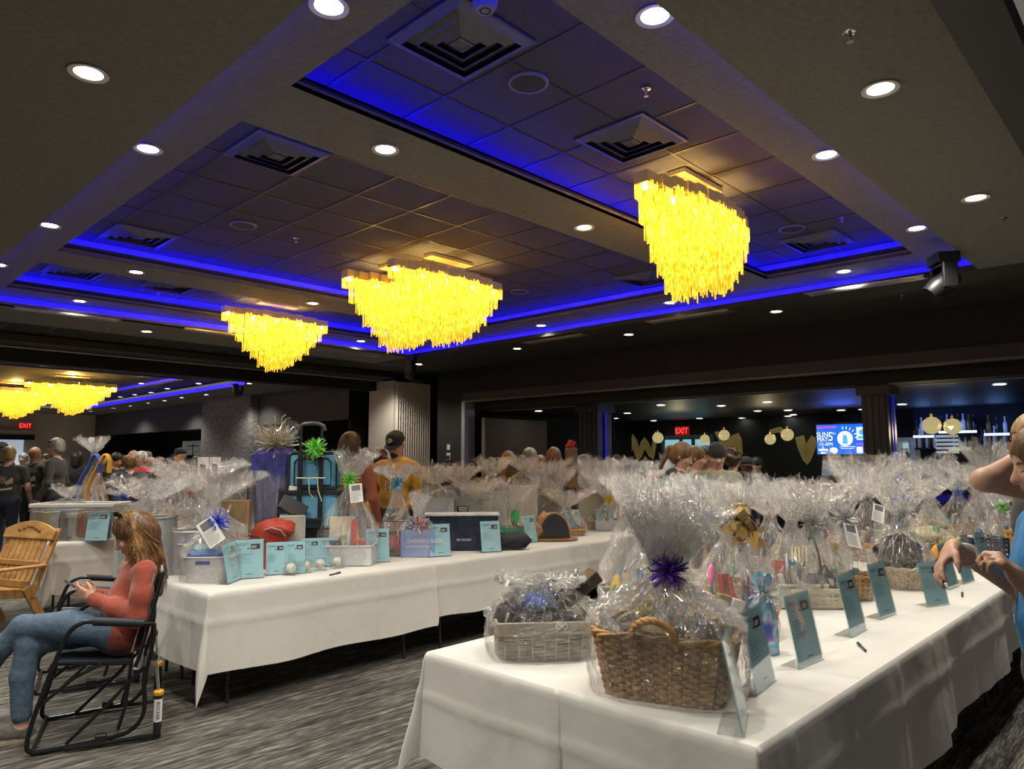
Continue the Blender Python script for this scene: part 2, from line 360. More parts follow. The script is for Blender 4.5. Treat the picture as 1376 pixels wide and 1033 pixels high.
# pictures of dark landscape on the lobby wall
LAND = mat('grey_landscape_print', (.22, .25, .22), .5, ns=2.2, na=.8, emit=.25, stretch=(1, .6, 2.5))  # prints glow faintly by themselves to stay visible in the dark lobby
for k, (p0, p1) in enumerate((((245, 592), (274, 612)), ((276, 592), (298, 612)))):
    a = atX(*p0, 13.1); b = atX(*p1, 13.1); t = thing('wall_picture', ['grey landscape print with a bare signpost on the far lobby wall', 'darker landscape print with a hill, next to the pillar on the lobby wall'][k], 'picture', (13.1, (a[1]+b[1])/2, (a[2]+b[2])/2))
    w, h = abs(a[1]-b[1]), abs(a[2]-b[2])
    G().bb((0, -w/2, -h/2), (.03, w/2, h/2)).build('print', LAND, t, smooth=0); f = G()
    for s in (-1, 1): f.bb((-.01, s*w/2-.03, -h/2), (.04, s*w/2+.03, h/2)); f.bb((-.01, -w/2, s*h/2-.03), (.04, w/2, s*h/2+.03))
    f.build('frame', BLACK, t, smooth=0)
    if k == 0: G().bb((-.008, -.05, -h/2), (0, .03, h*.3)).bb((-.008, -.7, h*.1), (0, .7, h*.16)).build('signpost', BLACK, t, smooth=0)
# folded partition: flat end panel and the pleated stack
PANEL = mat('partition_fabric', (.58, .54, .47), .85, ns=60, na=.08, bump=.15, bs=200)
t = thing('folding_partition', 'beige folded operable wall stack with pleated side under the ceiling track', 'partition', (10.36, 13.9, 0))
G().bb((0, 0, .02), (.06, 1.0, ZO-.05)).build('end_panel', PANEL, t, smooth=0)
g = G(); n = 15; pw = 1.05/n
for i in range(n):
    x = .06+i*pw; z0, z1 = .02, ZO-.08
    g.add([(x, -.0, z0), (x+pw*.5, -.06, z0), (x+pw, 0, z0), (x+pw, .9, z0), (x, .9, z0), (x, -.0, z1), (x+pw*.5, -.06, z1), (x+pw, 0, z1), (x+pw, .9, z1), (x, .9, z1)], [(0, 1, 6, 5), (1, 2, 7, 6), (2, 3, 8, 7), (3, 4, 9, 8), (4, 0, 5, 9), (5, 6, 7, 8, 9)])
g.build('pleated_stack', PANEL, t, smooth=0)
# thermostat / switches on the pier
p = atX(603, 612, XW); t = thing('wall_switch', 'small white wall switch plate on the black pier', 'switch', (XW, p[1], p[2]))
G().bb((-.012, -.06, -.10), (0, .06, .06)).build('plate', mat('switch_white', (.5, .5, .5), .5), t, bevel=.003); G().bb((-.03, -.045, -.08), (-.012, .045, .0)).build('keypad', BLACK, t, bevel=.003)
G().bb((-.012, -.05, .12), (0, .05, .24)).build('sensor', mat('switch_white'), t, bevel=.003)
# ---------------- the bar room behind the opening
BW = 17.5
BARC = mat('bar_ceiling', (.013, .014, .02), .5, ns=2, na=.3)
slab('ceiling', (XW+.65, -6, 2.62), (BW+.2, 12.0, 2.66), BARC)
wall('wall_bar', (BW, -6, 0), (BW+.2, 14, 3.1), mat('dark_green_wall', (.006, .012, .014), .7, ns=2, na=.2)); wall('wall_bar', (XW+.65, 12.0, 0), (BW, 12.2, 3.1), WALLK)
slab('floor_bar', (19, -6, -.05), (19.2, 12, 0), BARC)
struct(G().bb((XW+.3, 11.0, 0), (XW+2.3, 11.1, 2.45)).build('wall_side', mat('taupe_wall', (.13, .115, .095), .7), smooth=0))
for (x, y, w, lab) in ((10.85, colY(1181, 10.85, 2.2), .34, 'a'), (11.2, colY(800, 11.2, 2.0), .45, 'b')):
    g = G().bb((x-w/2, y-w/2, 0), (x+w/2, y+w/2, HB+.2)); g.bb((x-w/2-.05, y-w/2-.05, HB-.3), (x+w/2+.05, y+w/2+.05, HB-.05))
    for i in range(4): g.bb((x-w/2-.015, y-w/2+.03+i*w/4, 0), (x-w/2, y-w/2+.05+i*w/4, HB-.3))
    struct(g.build('column', mat('black_panelled_wood', (.022, .02, .02), .4), smooth=0))
    tag(G().bb((x-.02, y-w/2-.03, .5), (x+.02, y-w/2-.012, HB-.1)).build('led_strip', mat('dim_blue_led', (.01, .01, .3), .5, emit=.35, ecol=(.01, .01, .6)), smooth=0), 'upright blue LED strip on the '+('right' if lab == 'a' else 'middle')+' bar column', 'light strip')
# dark navy banner panels near the middle column
a = atX(803, 553, 15.); b = atX(825, 606, 15.); tag(G().bb((15, b[1], b[2]), (15.04, a[1], a[2])).build('hanging_banner', mat('navy_banner', (.008, .008, .05), .8, emit=.02), smooth=0), 'dark navy hanging banner in the bar room', 'banner')
# ================================================================ FIXTURES
LENS = mat('downlight_lens', (1, 1, 1), .4, emit=14., ecol=(1., .95, .84)); LENS.cycles.emission_sampling = 'NONE'
RIM = mat('downlight_rim', (.75, .74, .7), .35, .1)
LIGHTS = []
def spot(x, y, z, w, ang=125, col=(1., .93, .80), par=None, r=.05, blend=.6):
    l = bpy.data.lights.new('downlight_or_fill', 'SPOT'); l.energy = w; l.spot_size = math.radians(ang); l.spot_blend = blend; l.shadow_soft_size = r; l.color = col
    o = bpy.data.objects.new('downlight_or_fill', l); C.objects.link(o)
    if par is not None: o.parent = par; o.location = (0, 0, -.03)
    else: o.location = (x, y, z)
    return o
def downlight_proto():
    t = thing('recessed_downlight', 'x', 'ceiling light')
    G().lathe([(.062, .004), (.085, .0), (.092, -.006), (.09, -.011), (.066, -.007), (.062, .0)], 24, closed=False).build('trim_ring', RIM, t)
    G().lathe([(.001, -.002), (.064, -.002)], 24, closed=False).build('lens', LENS, t)
    return t
DL = downlight_proto(); first = [True]
def downlight(x, y, z, label, w, group=None, ang=125):
    global DL
    if first[0]: o = DL; o.location = (x, y, z); o['label'] = label; first[0] = False
    else: o = copy_tree(DL, (x, y, z), label=label)
    if group: o['group'] = group
    elif 'group' in o: del o['group']
    if w: spot(x, y, z-.03, w, ang)
DW = 98
def row(px, z, fmt, group, w=DW):
    for i, q in enumerate(px):
        p = atZ(*q, z); downlight(p[0], p[1], z-.001, fmt % ORD[i], w, group)
row([(442, 7), (199, 199), (67, 302), (-2, 355)], ZR, '%s round white downlight along the left border strip inside the ceiling recess', 'downlights in the left border strip')
row([(880, 20), (1110, 207), (1232, 306)], ZR, '%s round white downlight along the right border strip inside the ceiling recess', 'downlights in the right border strip')
row([(518, 200), (785, 305)], ZR, '%s round downlight in the beam between the near and middle trays', 'downlights in the near beam')
row([(183, 365), (420, 407)], ZR, '%s round downlight in the beam between the middle and far trays', 'downlights in the far beam')
row([(1134, 364), (900, 406), (727, 437)], ZR, '%s round downlight in the border strip on the bar side, just above the blue line', 'downlights in the bar side border strip')
row([(107, 404), (348, 434), (485, 458)], ZR, '%s round downlight above the blue line on the far side of the recess', 'downlights in the far border strip', 80)
row([(119, 97)], ZO, '%s round downlight in the plain outer soffit at the upper left', 'downlights in the left outer soffit')
row([(1183, 118), (1311, 265)], ZO, '%s round downlight in the plain outer soffit at the upper right', 'downlights in the right outer soffit')
row([(1043, 418), (845, 449), (695, 468)], ZO, '%s round downlight in the dark outer soffit beside the bar opening', 'downlights in the bar side outer soffit', 45)
row([(197, 445), (563, 489)], ZO, '%s round downlight in the outer soffit before the dividing beam', 'downlights before the dividing beam', 100)
for x, y in ((-1.2, 1.9), (1.0, 1.7), (-1.2, 4.2), (-1.2, 6.4), (-1.2, 8.7), (1.0, 6.3), (1.0, 8.6), (8.9, 1.1)): spot(x, y, ZO-.03, DW)      # downlights of the same grid outside the picture
far = [(59, 491), (212, 503), (190, 515), (267, 515), (225, 522), (203, 527), (181, 530), (162, 533), (277, 530), (244, 534), (221, 538), (199, 541), (175, 545), (152, 548), (122, 552), (93, 555), (335, 515), (378, 516)]
for i, q in enumerate(far):
    p = atZ(*q, ZO-.001 if i not in (5, 6, 7) else ZO); L = 'tiny downlight in the second hall ceiling, '+['left one just past the dividing beam', 'right one just past the dividing beam', 'first in the line along the blue strip', 'second in the line along the blue strip', 'third in the line along the blue strip', 'fourth in the line along the blue strip', 'fifth in the line along the blue strip', 'sixth in the line along the blue strip'][i] if i < 8 else 'tiny downlight in the second hall soffit below the blue strip, '+['right end', '2nd from right', '3rd from right', '4th from right', '5th from right', '6th from right', '7th from right', 'left end', 'beside the camera dome', 'rightmost over the grey wall'][i-8]
    downlight(p[0], p[1], ZO-.002, L, 0, 'second hall downlights')
for x, y, w in ((4, 19, 260), (1.5, 17, 300), (6.5, 16.4, 260), (3, 14, 200), (6, 13, 160), (6.5, 22, 300), (3, 25, 300), (9.5, 20, 160), (9.4, 25, 200), (5, 30, 400), (0, 30, 400), (9.4, 30, 160), (2, 33.0, 700), (6, 33.0, 700), (9.6, 13.4, 120)): spot(x, y, ZO-.05, w, 140, r=.15)  # fill spots without fixtures, added to brighten the second hall, partition and far wall
# bar room ceiling lights
bar = [(724, 552), (843, 555), (827, 562), (878, 565), (888, 544), (940, 562), (969, 545), (997, 563), (1018, 552), (1031, 540), (1059, 551), (1066, 557), (1059, 563), (1130, 551), (1159, 550), (1212, 543), (1262, 552), (1343, 516)]
tags = ['left of the middle column', 'just right of the navy banner, upper', 'just right of the navy banner, lower', 'above the leftmost gold globe', 'upper one left of the exit sign', 'right of the exit sign', 'upper one above the exit sign', 'left of the tall gold stroke', 'over the middle gold globes, upper left', 'top centre', 'upper one over the twin globes', 'middle one over the twin globes', 'lower one over the twin globes', 'above the left half of the screen', 'above the right edge of the screen', 'just right of the fluted column', 'above the pair of globes over the bar', 'far right, largest']
BL = thing('bar_ceiling_light', 'x', 'ceiling light'); G().lathe([(.085, 0), (.10, -.008), (.085, -.012)], 16, closed=False).build('trim_ring', RIM, BL); G().lathe([(.001, -.004), (.087, -.004)], 16, closed=False).build('lens', LENS, BL)
for i, q in enumerate(bar):
    p = atZ(*q, 2.615)
    if p[0] > BW-.1: p = atX(*q, BW-.15); p[2] = 2.615
    lab = 'small bright ceiling light in the bar room, '+tags[i]
    if i == 0: o = BL; o.location = [float(c) for c in (p[0], p[1], 2.618)]; o['label'] = lab
    else: o = copy_tree(BL, (p[0], p[1], 2.618), label=lab)
    o['group'] = 'bar room ceiling lights'
for x, y, w in ((12, 2, 16), (12, 6, 22), (12.2, 9.5, 30), (15.5, 3, 16), (15.5, 8, 22)): spot(x, y, 2.58, w*.28, 130)
# square air diffusers in the tile trays
VENT = mat('grey_vent_metal', (.13, .13, .135), .45, .2)
def vent_proto():
    t = thing('ceiling_vent', 'x', 'air vent'); g = G(); w = .28
    g.add([(-w, -w, -.006), (w, -w, -.006), (w, w, -.006), (-w, w, -.006)], [(3, 2, 1, 0)]); g.build('back_plate', BLACK, t, smooth=0)
    for k in range(4):
        a = w-.068*k; b = a-.045; g = G(); z0, z1 = -.008, -.034
        for i in range(4):
            c, s = [(1, 0), (0, 1), (-1, 0), (0, -1)][i]
            def R(x, y, z): return (x*c-y*s, x*s+y*c, z)
            g.add([R(a, -a, z0), R(a, a, z0), R(b, b, z1), R(b, -b, z1), R(b, b, z1+.006), R(b, -b, z1+.006)], [(0, 1, 2, 3), (3, 2, 4, 5)])
        g.build('louver_ring', VENT, t, smooth=0)
    G().bb((-.05, -.05, -.03), (.05, .05, -.025)).build('centre_plate', VENT, t, smooth=0); g = G()
    for s in (-1, 1): g.bb((s*.28-.012, -.29, -.012), (s*.28+.012, .29, 0)); g.bb((-.29, s*.28-.012, -.012), (.29, s*.28+.012, 0))
    g.build('outer_frame', VENT, t, smooth=0)
    return t
vl = [((620, 55), 'large square ceiling vent in the near tray, closest to the camera'), ((848, 188), 'square ceiling vent in the near tray left of the single chandelier'), ((1097, 324), 'square ceiling vent washed blue at the far right end of the near tray'),
      ((372, 207), 'square ceiling vent at the near corner of the middle tray'), ((187, 317), 'square ceiling vent at the left far corner of the middle tray'), ((868, 374), 'small square vent at the right end of the middle tray'),
      ((100, 364), 'square vent at the left end of the far blue lit tray'), ((228, 384), 'square vent right of the round speaker in the far blue lit tray')]
V0 = vent_proto()
for i, (q, lab) in enumerate(vl):
    p = atZ(*q, ZT-.012)
    o = V0 if i == 0 else copy_tree(V0, (0, 0, 0)); o.location = [float(c) for c in (p[0], p[1], ZT-.007)]; o['label'] = lab; o['group'] = 'square ceiling vents'
# round ceiling speakers and sprinklers / detectors
SPK = thing('ceiling_speaker', 'x', 'speaker'); G().lathe([(.001, -.006), (.105, -.008), (.12, -.004)], 28, closed=False).build('grille', mat('speaker_mesh', (.045, .045, .05), .7, ns=300, na=.6), SPK)
G().lathe([(.105, -.002), (.108, -.012), (.122, -.012), (.127, 0)], 28, closed=False).build('trim_ring', mat('speaker_rim', (.22, .22, .24), .4), SPK)
for i, (q, lab) in enumerate([((710, 112), 'round ceiling speaker in the near tray beside the big vent'), ((327, 303), 'round ceiling speaker in the middle tray, left of the chandeliers'), ((1064, 308), 'round ceiling speaker in the near tray beyond the single chandelier'), ((172, 372), 'round ceiling speaker between two vents in the far tray'), ((698, 392), 'round ceiling speaker right of the double chandelier')]):
    p = atZ(*q, ZT-.012); o = SPK if i == 0 else copy_tree(SPK, (0, 0, 0)); o.location = [float(c) for c in (p[0], p[1], ZT-.005)]; o['label'] = lab; o['group'] = 'round ceiling speakers'
SPR = thing('ceiling_sprinkler', 'x', 'sprinkler'); G().lathe([(.001, -.003), (.035, -.004), (.042, 0)], 18, closed=False).build('escutcheon', CHROME, SPR)
G().tube([(0, 0, 0), (0, 0, -.03)], .012, 10).tube([(-.012, 0, -.03), (-.016, 0, -.045), (0, 0, -.055)], .004, 6).tube([(.012, 0, -.03), (.016, 0, -.045), (0, 0, -.055)], .004, 6).lathe([(.001, -.056), (.02, -.057), (.02, -.06), (.001, -.061)], 12).build('sprinkler_head', mat('sprinkler_brass', (.45, .40, .33), .3, .9), SPR)
for i, (q, z, lab) in enumerate([((1142, 44), ZO, 'chrome sprinkler in the plain soffit at the upper right, by the camera'), ((868, 120), ZT-.012, 'small sprinkler in the near tray above the second vent'), ((398, 320), ZT-.012, 'small sprinkler in the middle tray beyond the round speaker'), ((1348, 293), ZO, 'small sprinkler in the right soffit near the wall'), ((1131, 292), ZT-.012, 'small sprinkler near the right end of the near tray'), ((213, 392), ZT-.012, 'small sprinkler in the far blue lit tray'), ((145, 441), ZO, 'small sprinkler in the soffit before the dividing beam'), ((1211, 397), ZO, 'small sprinkler in the dark soffit above the bar screen')]):
    p = atZ(*q, z); o = SPR if i == 0 else copy_tree(SPR, (0, 0, 0)); o.scale = (.75, .75, .75); o.location = [float(c) for c in (p[0], p[1], z)]; o['label'] = lab; o['group'] = 'ceiling sprinklers'
# small projector-like detector at the top edge
p = atZ(652, 2, ZT-.02); t = thing('smoke_detector', 'round smoke detector in the near tray at the top of the photo', 'detector', p)
G().lathe([(.001, -.05), (.045, -.048), (.06, -.02), (.065, 0)], 24, closed=False).build('housing', mat('detector_shell', (.3, .3, .3), .5), t); G().lathe([(.02, -.052), (.03, -.052)], 16, closed=False).build('sensor_ring', BLACK, t)
# slot diffusers (bright streaks) under the blue line
SLOT = mat('slot_diffuser_metal', (.55, .55, .55), .3, .6)
sl = [((905, 375+6), 0), ((475+435, 383), 0)]
def slotd(q, axis, lab):
    p = atZ(*q, ZO); t = thing('slot_diffuser', lab, 'air vent', (p[0], p[1], ZO)); L = .6
    for j in range(3):
        g = G(); o = (j-1)*.045
        (g.bb((-L, o-.012, -.014), (L, o+.012, -.002)) if axis == 'x' else g.bb((o-.012, -L, -.014), (o+.012, L, -.002))); g.build('slot_blade', SLOT, t, smooth=0)
    g = G()
    for s in (-1, 1): (g.bb((-L-.02, s*.085-.012, -.01), (L+.02, s*.085+.012, 0)) if axis == 'x' else g.bb((s*.085-.012, -L-.02, -.01), (s*.085+.012, L+.02, 0)))
    g.build('border_frame', SLOT, t, smooth=0)
    l = bpy.data.lights.new('slot_glow', 'AREA'); l.energy = 2.2; l.size = 1.0; l.shape = 'RECTANGLE'; l.size_y = .03
for q, ax, lab in [((1160, 384), 'y', 'slatted slot air diffuser in the bar side soffit, nearest of three'), ((925, 425), 'y', 'slatted slot air diffuser in the bar side soffit, middle of three'), ((745, 455), 'y', 'slatted slot air diffuser in the bar side soffit, farthest of three'),
                   ((92, 422), 'x', 'slatted slot air diffuser in the far soffit at the left'), ((300, 448), 'x', 'slatted slot air diffuser in the far soffit behind the left chandelier'), ((470, 474), 'x', 'slatted slot air diffuser in the far soffit near the corner')]: slotd(q, ax, lab)
# moving head stage lights
def moving_head(px, py, z, lab, s=1., aim=.5):
    p = atZ(px, py, z); t = thing('ceiling_stage_light', lab, 'stage light', (p[0], p[1], z), rz=.6); t.scale = (s, s, s)
    G().box((0, 0, -.05), (.26, .20, .10)).build('base', BLACK, t, bevel=.01); g = G()
    for q in (-1, 1): g.box((q*.13, 0, -.22), (.04, .13, .24)); 
    g.box((0, 0, -.115), (.28, .13, .03)); g.build('yoke', BLACK, t, bevel=.01)
    M = Matrix.Rotation(aim, 3, 'X'); G().lathe([(.07, .12), (.10, .08), (.105, -.08), (.085, -.17), (.08, -.18)], 20, M=M, off=(0, 0, -.27)).build('lamp_head', BLACK, t)
    G().lathe([(.001, -.182), (.07, -.182)], 20, M=M, off=(0, 0, -.27), closed=False).build('lens', mat('dark_lens', (.02, .02, .03), .05), t)
moving_head(1267, 342, ZO, 'black moving head stage light hanging in the right corner of the recess', 1., .9)
moving_head(552, 478, ZO, 'black moving head stage light under the double chandelier by the corner', .95, .2)
p = atZ(320, 516, ZO); t = thing('dome_camera', 'black dome camera on the second hall soffit', 'camera', p); G().lathe([(.10, 0), (.11, -.05), (.14, -.08), (.14, -.20), (.10, -.30), (.02, -.33)], 20).build('dome', BLACK, t); G().lathe([(.16, 0), (.16, -.04), (.11, -.05)], 20).build('mount_ring', BLACK, t)
p = atZ(55, 545, ZO)
# ---------------- chandeliers
GOLD = mat('gold_panel', (.62, .42, .14), .35, .7, emit=.10, ecol=(1., .62, .12))
def bead_mat(name, st):
    m = bpy.data.materials.new(name); m.use_nodes = True; N = m.node_tree.nodes; L = m.node_tree.links; N.remove(N['Principled BSDF'])
    tc = N.new('ShaderNodeTexCoord'); mp = N.new('ShaderNodeMapping'); mp.inputs['Scale'].default_value = (70, 70, 22); L.new(tc.outputs['Object'], mp.inputs[0])
    nz = N.new('ShaderNodeTexNoise'); nz.inputs['Scale'].default_value = 1; nz.inputs['Detail'].default_value = 2; L.new(mp.outputs[0], nz.inputs[0])
    sp = N.new('ShaderNodeSeparateXYZ'); L.new(tc.outputs['Object'], sp.inputs[0])
    mr = N.new('ShaderNodeMapRange'); mr.inputs[1].default_value = -.9; mr.inputs[2].default_value = -.18; mr.inputs[3].default_value = .62; mr.inputs[4].default_value = 1.35; L.new(sp.outputs['Z'], mr.inputs[0])  # glow rises towards the top, standing in for light from the bulbs
    cr = N.new('ShaderNodeValToRGB'); e = cr.color_ramp.elements; e[0].position = .38; e[0].color = (.34, .17, .008, 1); e[1].position = .63; e[1].color = (1., .86, .20, 1); q = e.new(.5); q.color = (.92, .55, .018, 1); L.new(nz.outputs['Fac'], cr.inputs[0])
    mu = N.new('ShaderNodeMath'); mu.operation = 'MULTIPLY'; mu.inputs[1].default_value = st; L.new(mr.outputs[0], mu.inputs[0])
    em = N.new('ShaderNodeEmission'); L.new(cr.outputs[0], em.inputs[0]); L.new(mu.outputs[0], em.inputs[1])
    tl = N.new('ShaderNodeBsdfTranslucent'); tl.inputs[0].default_value = (1., .70, .12, 1); gl = N.new('ShaderNodeBsdfGlossy'); gl.inputs[0].default_value = (1, .85, .4, 1); gl.inputs['Roughness'].default_value = .25
    m1 = N.new('ShaderNodeMixShader'); m1.inputs[0].default_value = .12; L.new(tl.outputs[0], m1.inputs[1]); L.new(gl.outputs[0], m1.inputs[2])
    ad = N.new('ShaderNodeAddShader'); L.new(m1.outputs[0], ad.inputs[0]); L.new(em.outputs[0], ad.inputs[1]); L.new(ad.outputs[0], N['Material Output'].inputs[0]); m.cycles.emission_sampling = 'NONE'
    return m
BEAD = bead_mat('amber_bead_strings', 1.0)
BULB = mat('warm_bulb', (1, .8, .4), .5, emit=40., ecol=(1., .75, .3)); BULB.cycles.emission_sampling = 'NONE'
rng = random.Random(5)
def chandelier_proto():
    t = thing('chandelier', 'x', 'chandelier')         # origin: underside of the tile ceiling
    G().box((0, 0, -.02), (.62, .16, .04)).build('canopy_plate', GOLD, t, bevel=.004)
    for s in (-1, 1): G().tube([(s*.22, 0, -.03), (s*.22, 0, -.17)], .006, 8).build('hanging_rod', CHROME, t)
    n = 13; L = 1.62; w = L/n
    for i in range(n):
        x0 = -L/2+i*w; u = (i-(n-1)/2)/((n-1)/2); T = .12+.30*(1-u*u); ln = .13+.64*(1-abs(u)**1.25); zt = -.17-.012*(i % 2)
        g = G(); ox = .006 if i % 2 else -.0
        for s in (-1, 1): g.box((x0+w/2, s*(T/2+ox), zt-.035), (w*.98, .006, .09))
        for q in ((x0, ) if i <= n//2 else (x0+w, )): g.box((q, 0, zt-.035), (.006, T, .09))
        if i in (0, n-1): g.box((x0 if i == 0 else x0+w, 0, zt-.035), (.006, T, .09))
        g.build('frame_panel', GOLD, t, smooth=0)
        g = G(); nx = 7
        rows = max(2, int(T/.07)); 
        for r in range(rows+1):
            y = -T/2+T*r/rows
            for j in range(nx):
                if 0 < r < rows and j % 2: continue
                x = x0+w*(j+.5)/nx+rng.uniform(-.004, .004); l2 = ln*rng.uniform(.95, 1.02)*(1-.25*(0 < r < rows)*0)
                yy = y+rng.uniform(-.006, .006); rr = rng.uniform(.0055, .0085)
                zz = zt-.06; a0 = rng.uniform(0, 2)
                ring = [(x+rr*math.cos(a0+k*2.094), yy+rr*math.sin(a0+k*2.094)) for k in range(3)]
                g.add([(a, b, zz) for a, b in ring]+[(a, b, zz-l2) for a, b in ring], [(0, 1, 4, 3), (1, 2, 5, 4), (2, 0, 3, 5), (3, 4, 5)])
        g.build('bead_curtain', BEAD, t, smooth=0)
        if i % 3 == 0: G().ell((x0+w/2, 0, zt-.09), .028, 0, 10, 6).build('bulb', BULB, t)
    return t
CH = chandelier_proto()
cp = [((935, 241), 'single amber bead chandelier hanging in the near tray over the right table', 1.0, None), ((603, 347), 'nearer of the two overlapping amber chandeliers in the middle tray', 1.0, None), ((541, 361), 'farther of the two overlapping amber chandeliers, lower left one', 1.0, None), ((373, 410), 'amber bead chandelier in the far tray, alone at the left centre', 1.0, 9.75)]
CHP = []
for i, (q, lab, s, Y) in enumerate(cp):
    p = atZ(*q, ZT) if Y is None else atY(*q, Y); 
    CHP.append((p[0], p[1]))
    o = CH if i == 0 else copy_tree(CH, (0, 0, 0)); o.location = [float(c) for c in (p[0], p[1], ZT-.008)]; o['label'] = lab; o['group'] = 'amber bead chandeliers'
for (px, py, Y, lab) in ((98, 506, 20.5, 'amber chandelier in the second hall, upper one of the pair'), (22, 523, 23.5, 'amber chandelier in the second hall, lower left one of the pair')):
    p = atY(px, py, Y); o = copy_tree(CH, (p[0], p[1], ZR+.02), label=lab); o['group'] = 'amber bead chandeliers'; o.scale = (1.25, 1.2, 1.0); CHP.append((p[0], p[1]))
for i, (x, y) in enumerate(CHP):
    for dx in ((-.3, .3) if i < 4 else (0,)):
        l = bpy.data.lights.new('chandelier_bulb', 'POINT'); l.energy = 34 if i < 4 else 70; l.color = (1., .68, .22); l.shadow_soft_size = .06
        o = bpy.data.objects.new('chandelier_bulb', l); C.objects.link(o); o.location = (x+dx, y, ZT-.36)
# ---------------- exit signs
EXITR = mat('red_exit_letters', (.9, .05, .03), .5, emit=2.2, ecol=(1., .05, .04))
def exit_sign(p, rz, w, lab):
    t = thing('exit_sign', lab, 'sign', p, rz=rz); h = w*.62     # local -y faces the viewer
    G().box((0, .03, 0), (w, .05, h)).build('sign_box', mat('exit_box', (.10, .015, .012), .5, emit=.25, ecol=(.5, .02, .02)), t, bevel=.01)
    text('lettering', 'EXIT', h*.86, EXITR, t, frame((0, -.005, 0), (1, 0, 0)), sx=.86)
    return t
p = atY(34, 572, 35.6); p2 = p; exit_sign(p, 0, .46, 'red lit EXIT sign on the beige far wall of the second hall')
for s in (-1, 1): pass
p = atX(916, 579, BW-.08); exit_sign(p, -PI/2, .42, 'red lit EXIT sign over the blue lit doorway in the bar room')
# ---------------- bar room: mural, doorway, screen, pendants, fridge, shelves, bottles
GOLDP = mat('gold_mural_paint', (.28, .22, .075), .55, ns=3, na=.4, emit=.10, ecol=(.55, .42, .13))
def mural(name, strokes, lab, X=BW-.012):
    g = G()
    for st in strokes:
        P = [atX(x, y, X) for x, y, w in st]; W = [w*depth(p[0], p[1])/FPX/2 for p, (x, y, w) in zip(P, st)]
        # smooth sampling
        n = len(st); pts = []
        for i in range(n-1):
            for k in range(6):
                u = k/6; pts.append((P[i]*(1-u)+P[i+1]*u, W[i]*(1-u)+W[i+1]*u))
        pts.append((P[-1], W[-1])); vs = []; 
        for i, (q, w) in enumerate(pts):
            d = pts[min(i+1, len(pts)-1)][0]-pts[max(i-1, 0)][0]; dn = np.array([0, -d[2], d[1]]); dn = dn/(np.linalg.norm(dn)+1e-9)
            vs += [tuple(q+dn*w), tuple(q-dn*w)]
        g.add(vs, [(2*i, 2*i+1, 2*i+3, 2*i+2) for i in range(len(pts)-1)])
    o = g.build(name, GOLDP, smooth=0); tag(o, lab, 'mural'); o['kind'] = 'structure'; return o
mural('wall_mural', [[(796, 606, 6), (803, 614, 9), (807, 607, 7)], [(807, 610, 5), (818, 620, 9), (825, 600, 9), (834, 585, 6)], [(827, 588, 4), (836, 592, 8), (842, 618, 8), (851, 588, 10), (858, 615, 9), (866, 592, 10), (876, 614, 8), (882, 580, 5)]], 'gold zigzag brush strokes on the dark wall left of the doorway')
mural('wall_mural', [[(962, 580, 5), (975, 600, 9), (990, 588, 14), (992, 608, 13), (984, 620, 6)], [(1034, 580, 5), (1048, 577, 8), (1062, 590, 6)], [(1074, 586, 12), (1078, 600, 13), (1084, 620, 9), (1090, 598, 14), (1096, 588, 12)], [(1106, 612, 12), (1120, 616, 13)], [(1144, 612, 10), (1150, 620, 8)]], 'gold painted strokes on the dark bar wall around the screen')
a = atX(891, 590, BW-.05); b = atX(958, 650, BW-.05)
t = thing('doorway', 'pale blue lit doorway with teal frame behind the standing group', 'doorway', (BW-.03, (a[1]+b[1])/2, 0)); w = abs(a[1]-b[1]); h = a[2]
G().bb((0, -w/2, .1), (.02, w/2, h)).build('glass_pane', mat('lit_teal_glass', (.3, .62, .68), .3, ns=1.5, na=.4, emit=.55, ecol=(.35, .75, .85)), t, smooth=0); g = G()
for y in (-w/2, -w*.13, w*.12, w/2): g.bb((-.03, y-.05, 0), (.01, y+.05, h+.05))
g.bb((-.03, -w/2-.05, h-.02), (.01, w/2+.05, h+.10)).bb((-.03, -w/2, h*.80), (.005, w/2, h*.80+.04)); g.build('door_frame', mat('teal_frame', (.06, .10, .11), .5, emit=.08), t, smooth=0)
# TV
TX = 15.6
a = atX(1097, 571, TX); b = atX(1168, 610, TX); w, h = abs(a[1]-b[1]), abs(a[2]-b[2])
t = thing('wall_screen', 'bright blue screen reading SUN MAY 5 above the bar', 'screen', (TX, (a[1]+b[1])/2, (a[2]+b[2])/2), rz=-PI/2)   # local x to the viewer's right, -y to viewer
SCR = mat('blue_screen', (.01, .12, .6), .3, ns=.7, na=.3, emit=1., ecol=(.012, .15, .75)); WHT = mat('screen_white', (.9, .95, 1), .4, emit=1.1, ecol=(.85, .92, 1)); PINK = mat('screen_pink', (.8, .1, .5), .4, emit=.9, ecol=(.7, .05, .45)); CYAN = mat('screen_cyan', (.1, .5, .8), .4, emit=.9, ecol=(.08, .5, .85)); DK = mat('screen_dark', (.02, .03, .1), .4, emit=.1)
G().box((0, .04, 0), (w+.06, .06, h+.06)).build('housing', BLACK, t, bevel=.01); G().box((0, .002, 0), (w, .01, h)).build('display', SCR, t, smooth=0)
def scr(name, s, size, x, y, m=WHT, sx=1., al='CENTER'): return text(name, s, size, m, t, frame((x*w, -.008, y*h), (1, 0, 0)), al and .0005, al, sx)
scr('lettering', 'SUN', .23*h, -.385, .16, sx=.88); scr('lettering', 'MAY', .23*h, -.385, -.0, sx=.78); scr('lettering', '5', .42*h, -.222, .08, sx=.85); scr('lettering', 'TH', .09*h, -.155, .19); scr('lettering', '12-4PM', .16*h, -.32, -.17, sx=.92)
pass
g = G(); r = random.Random(3)
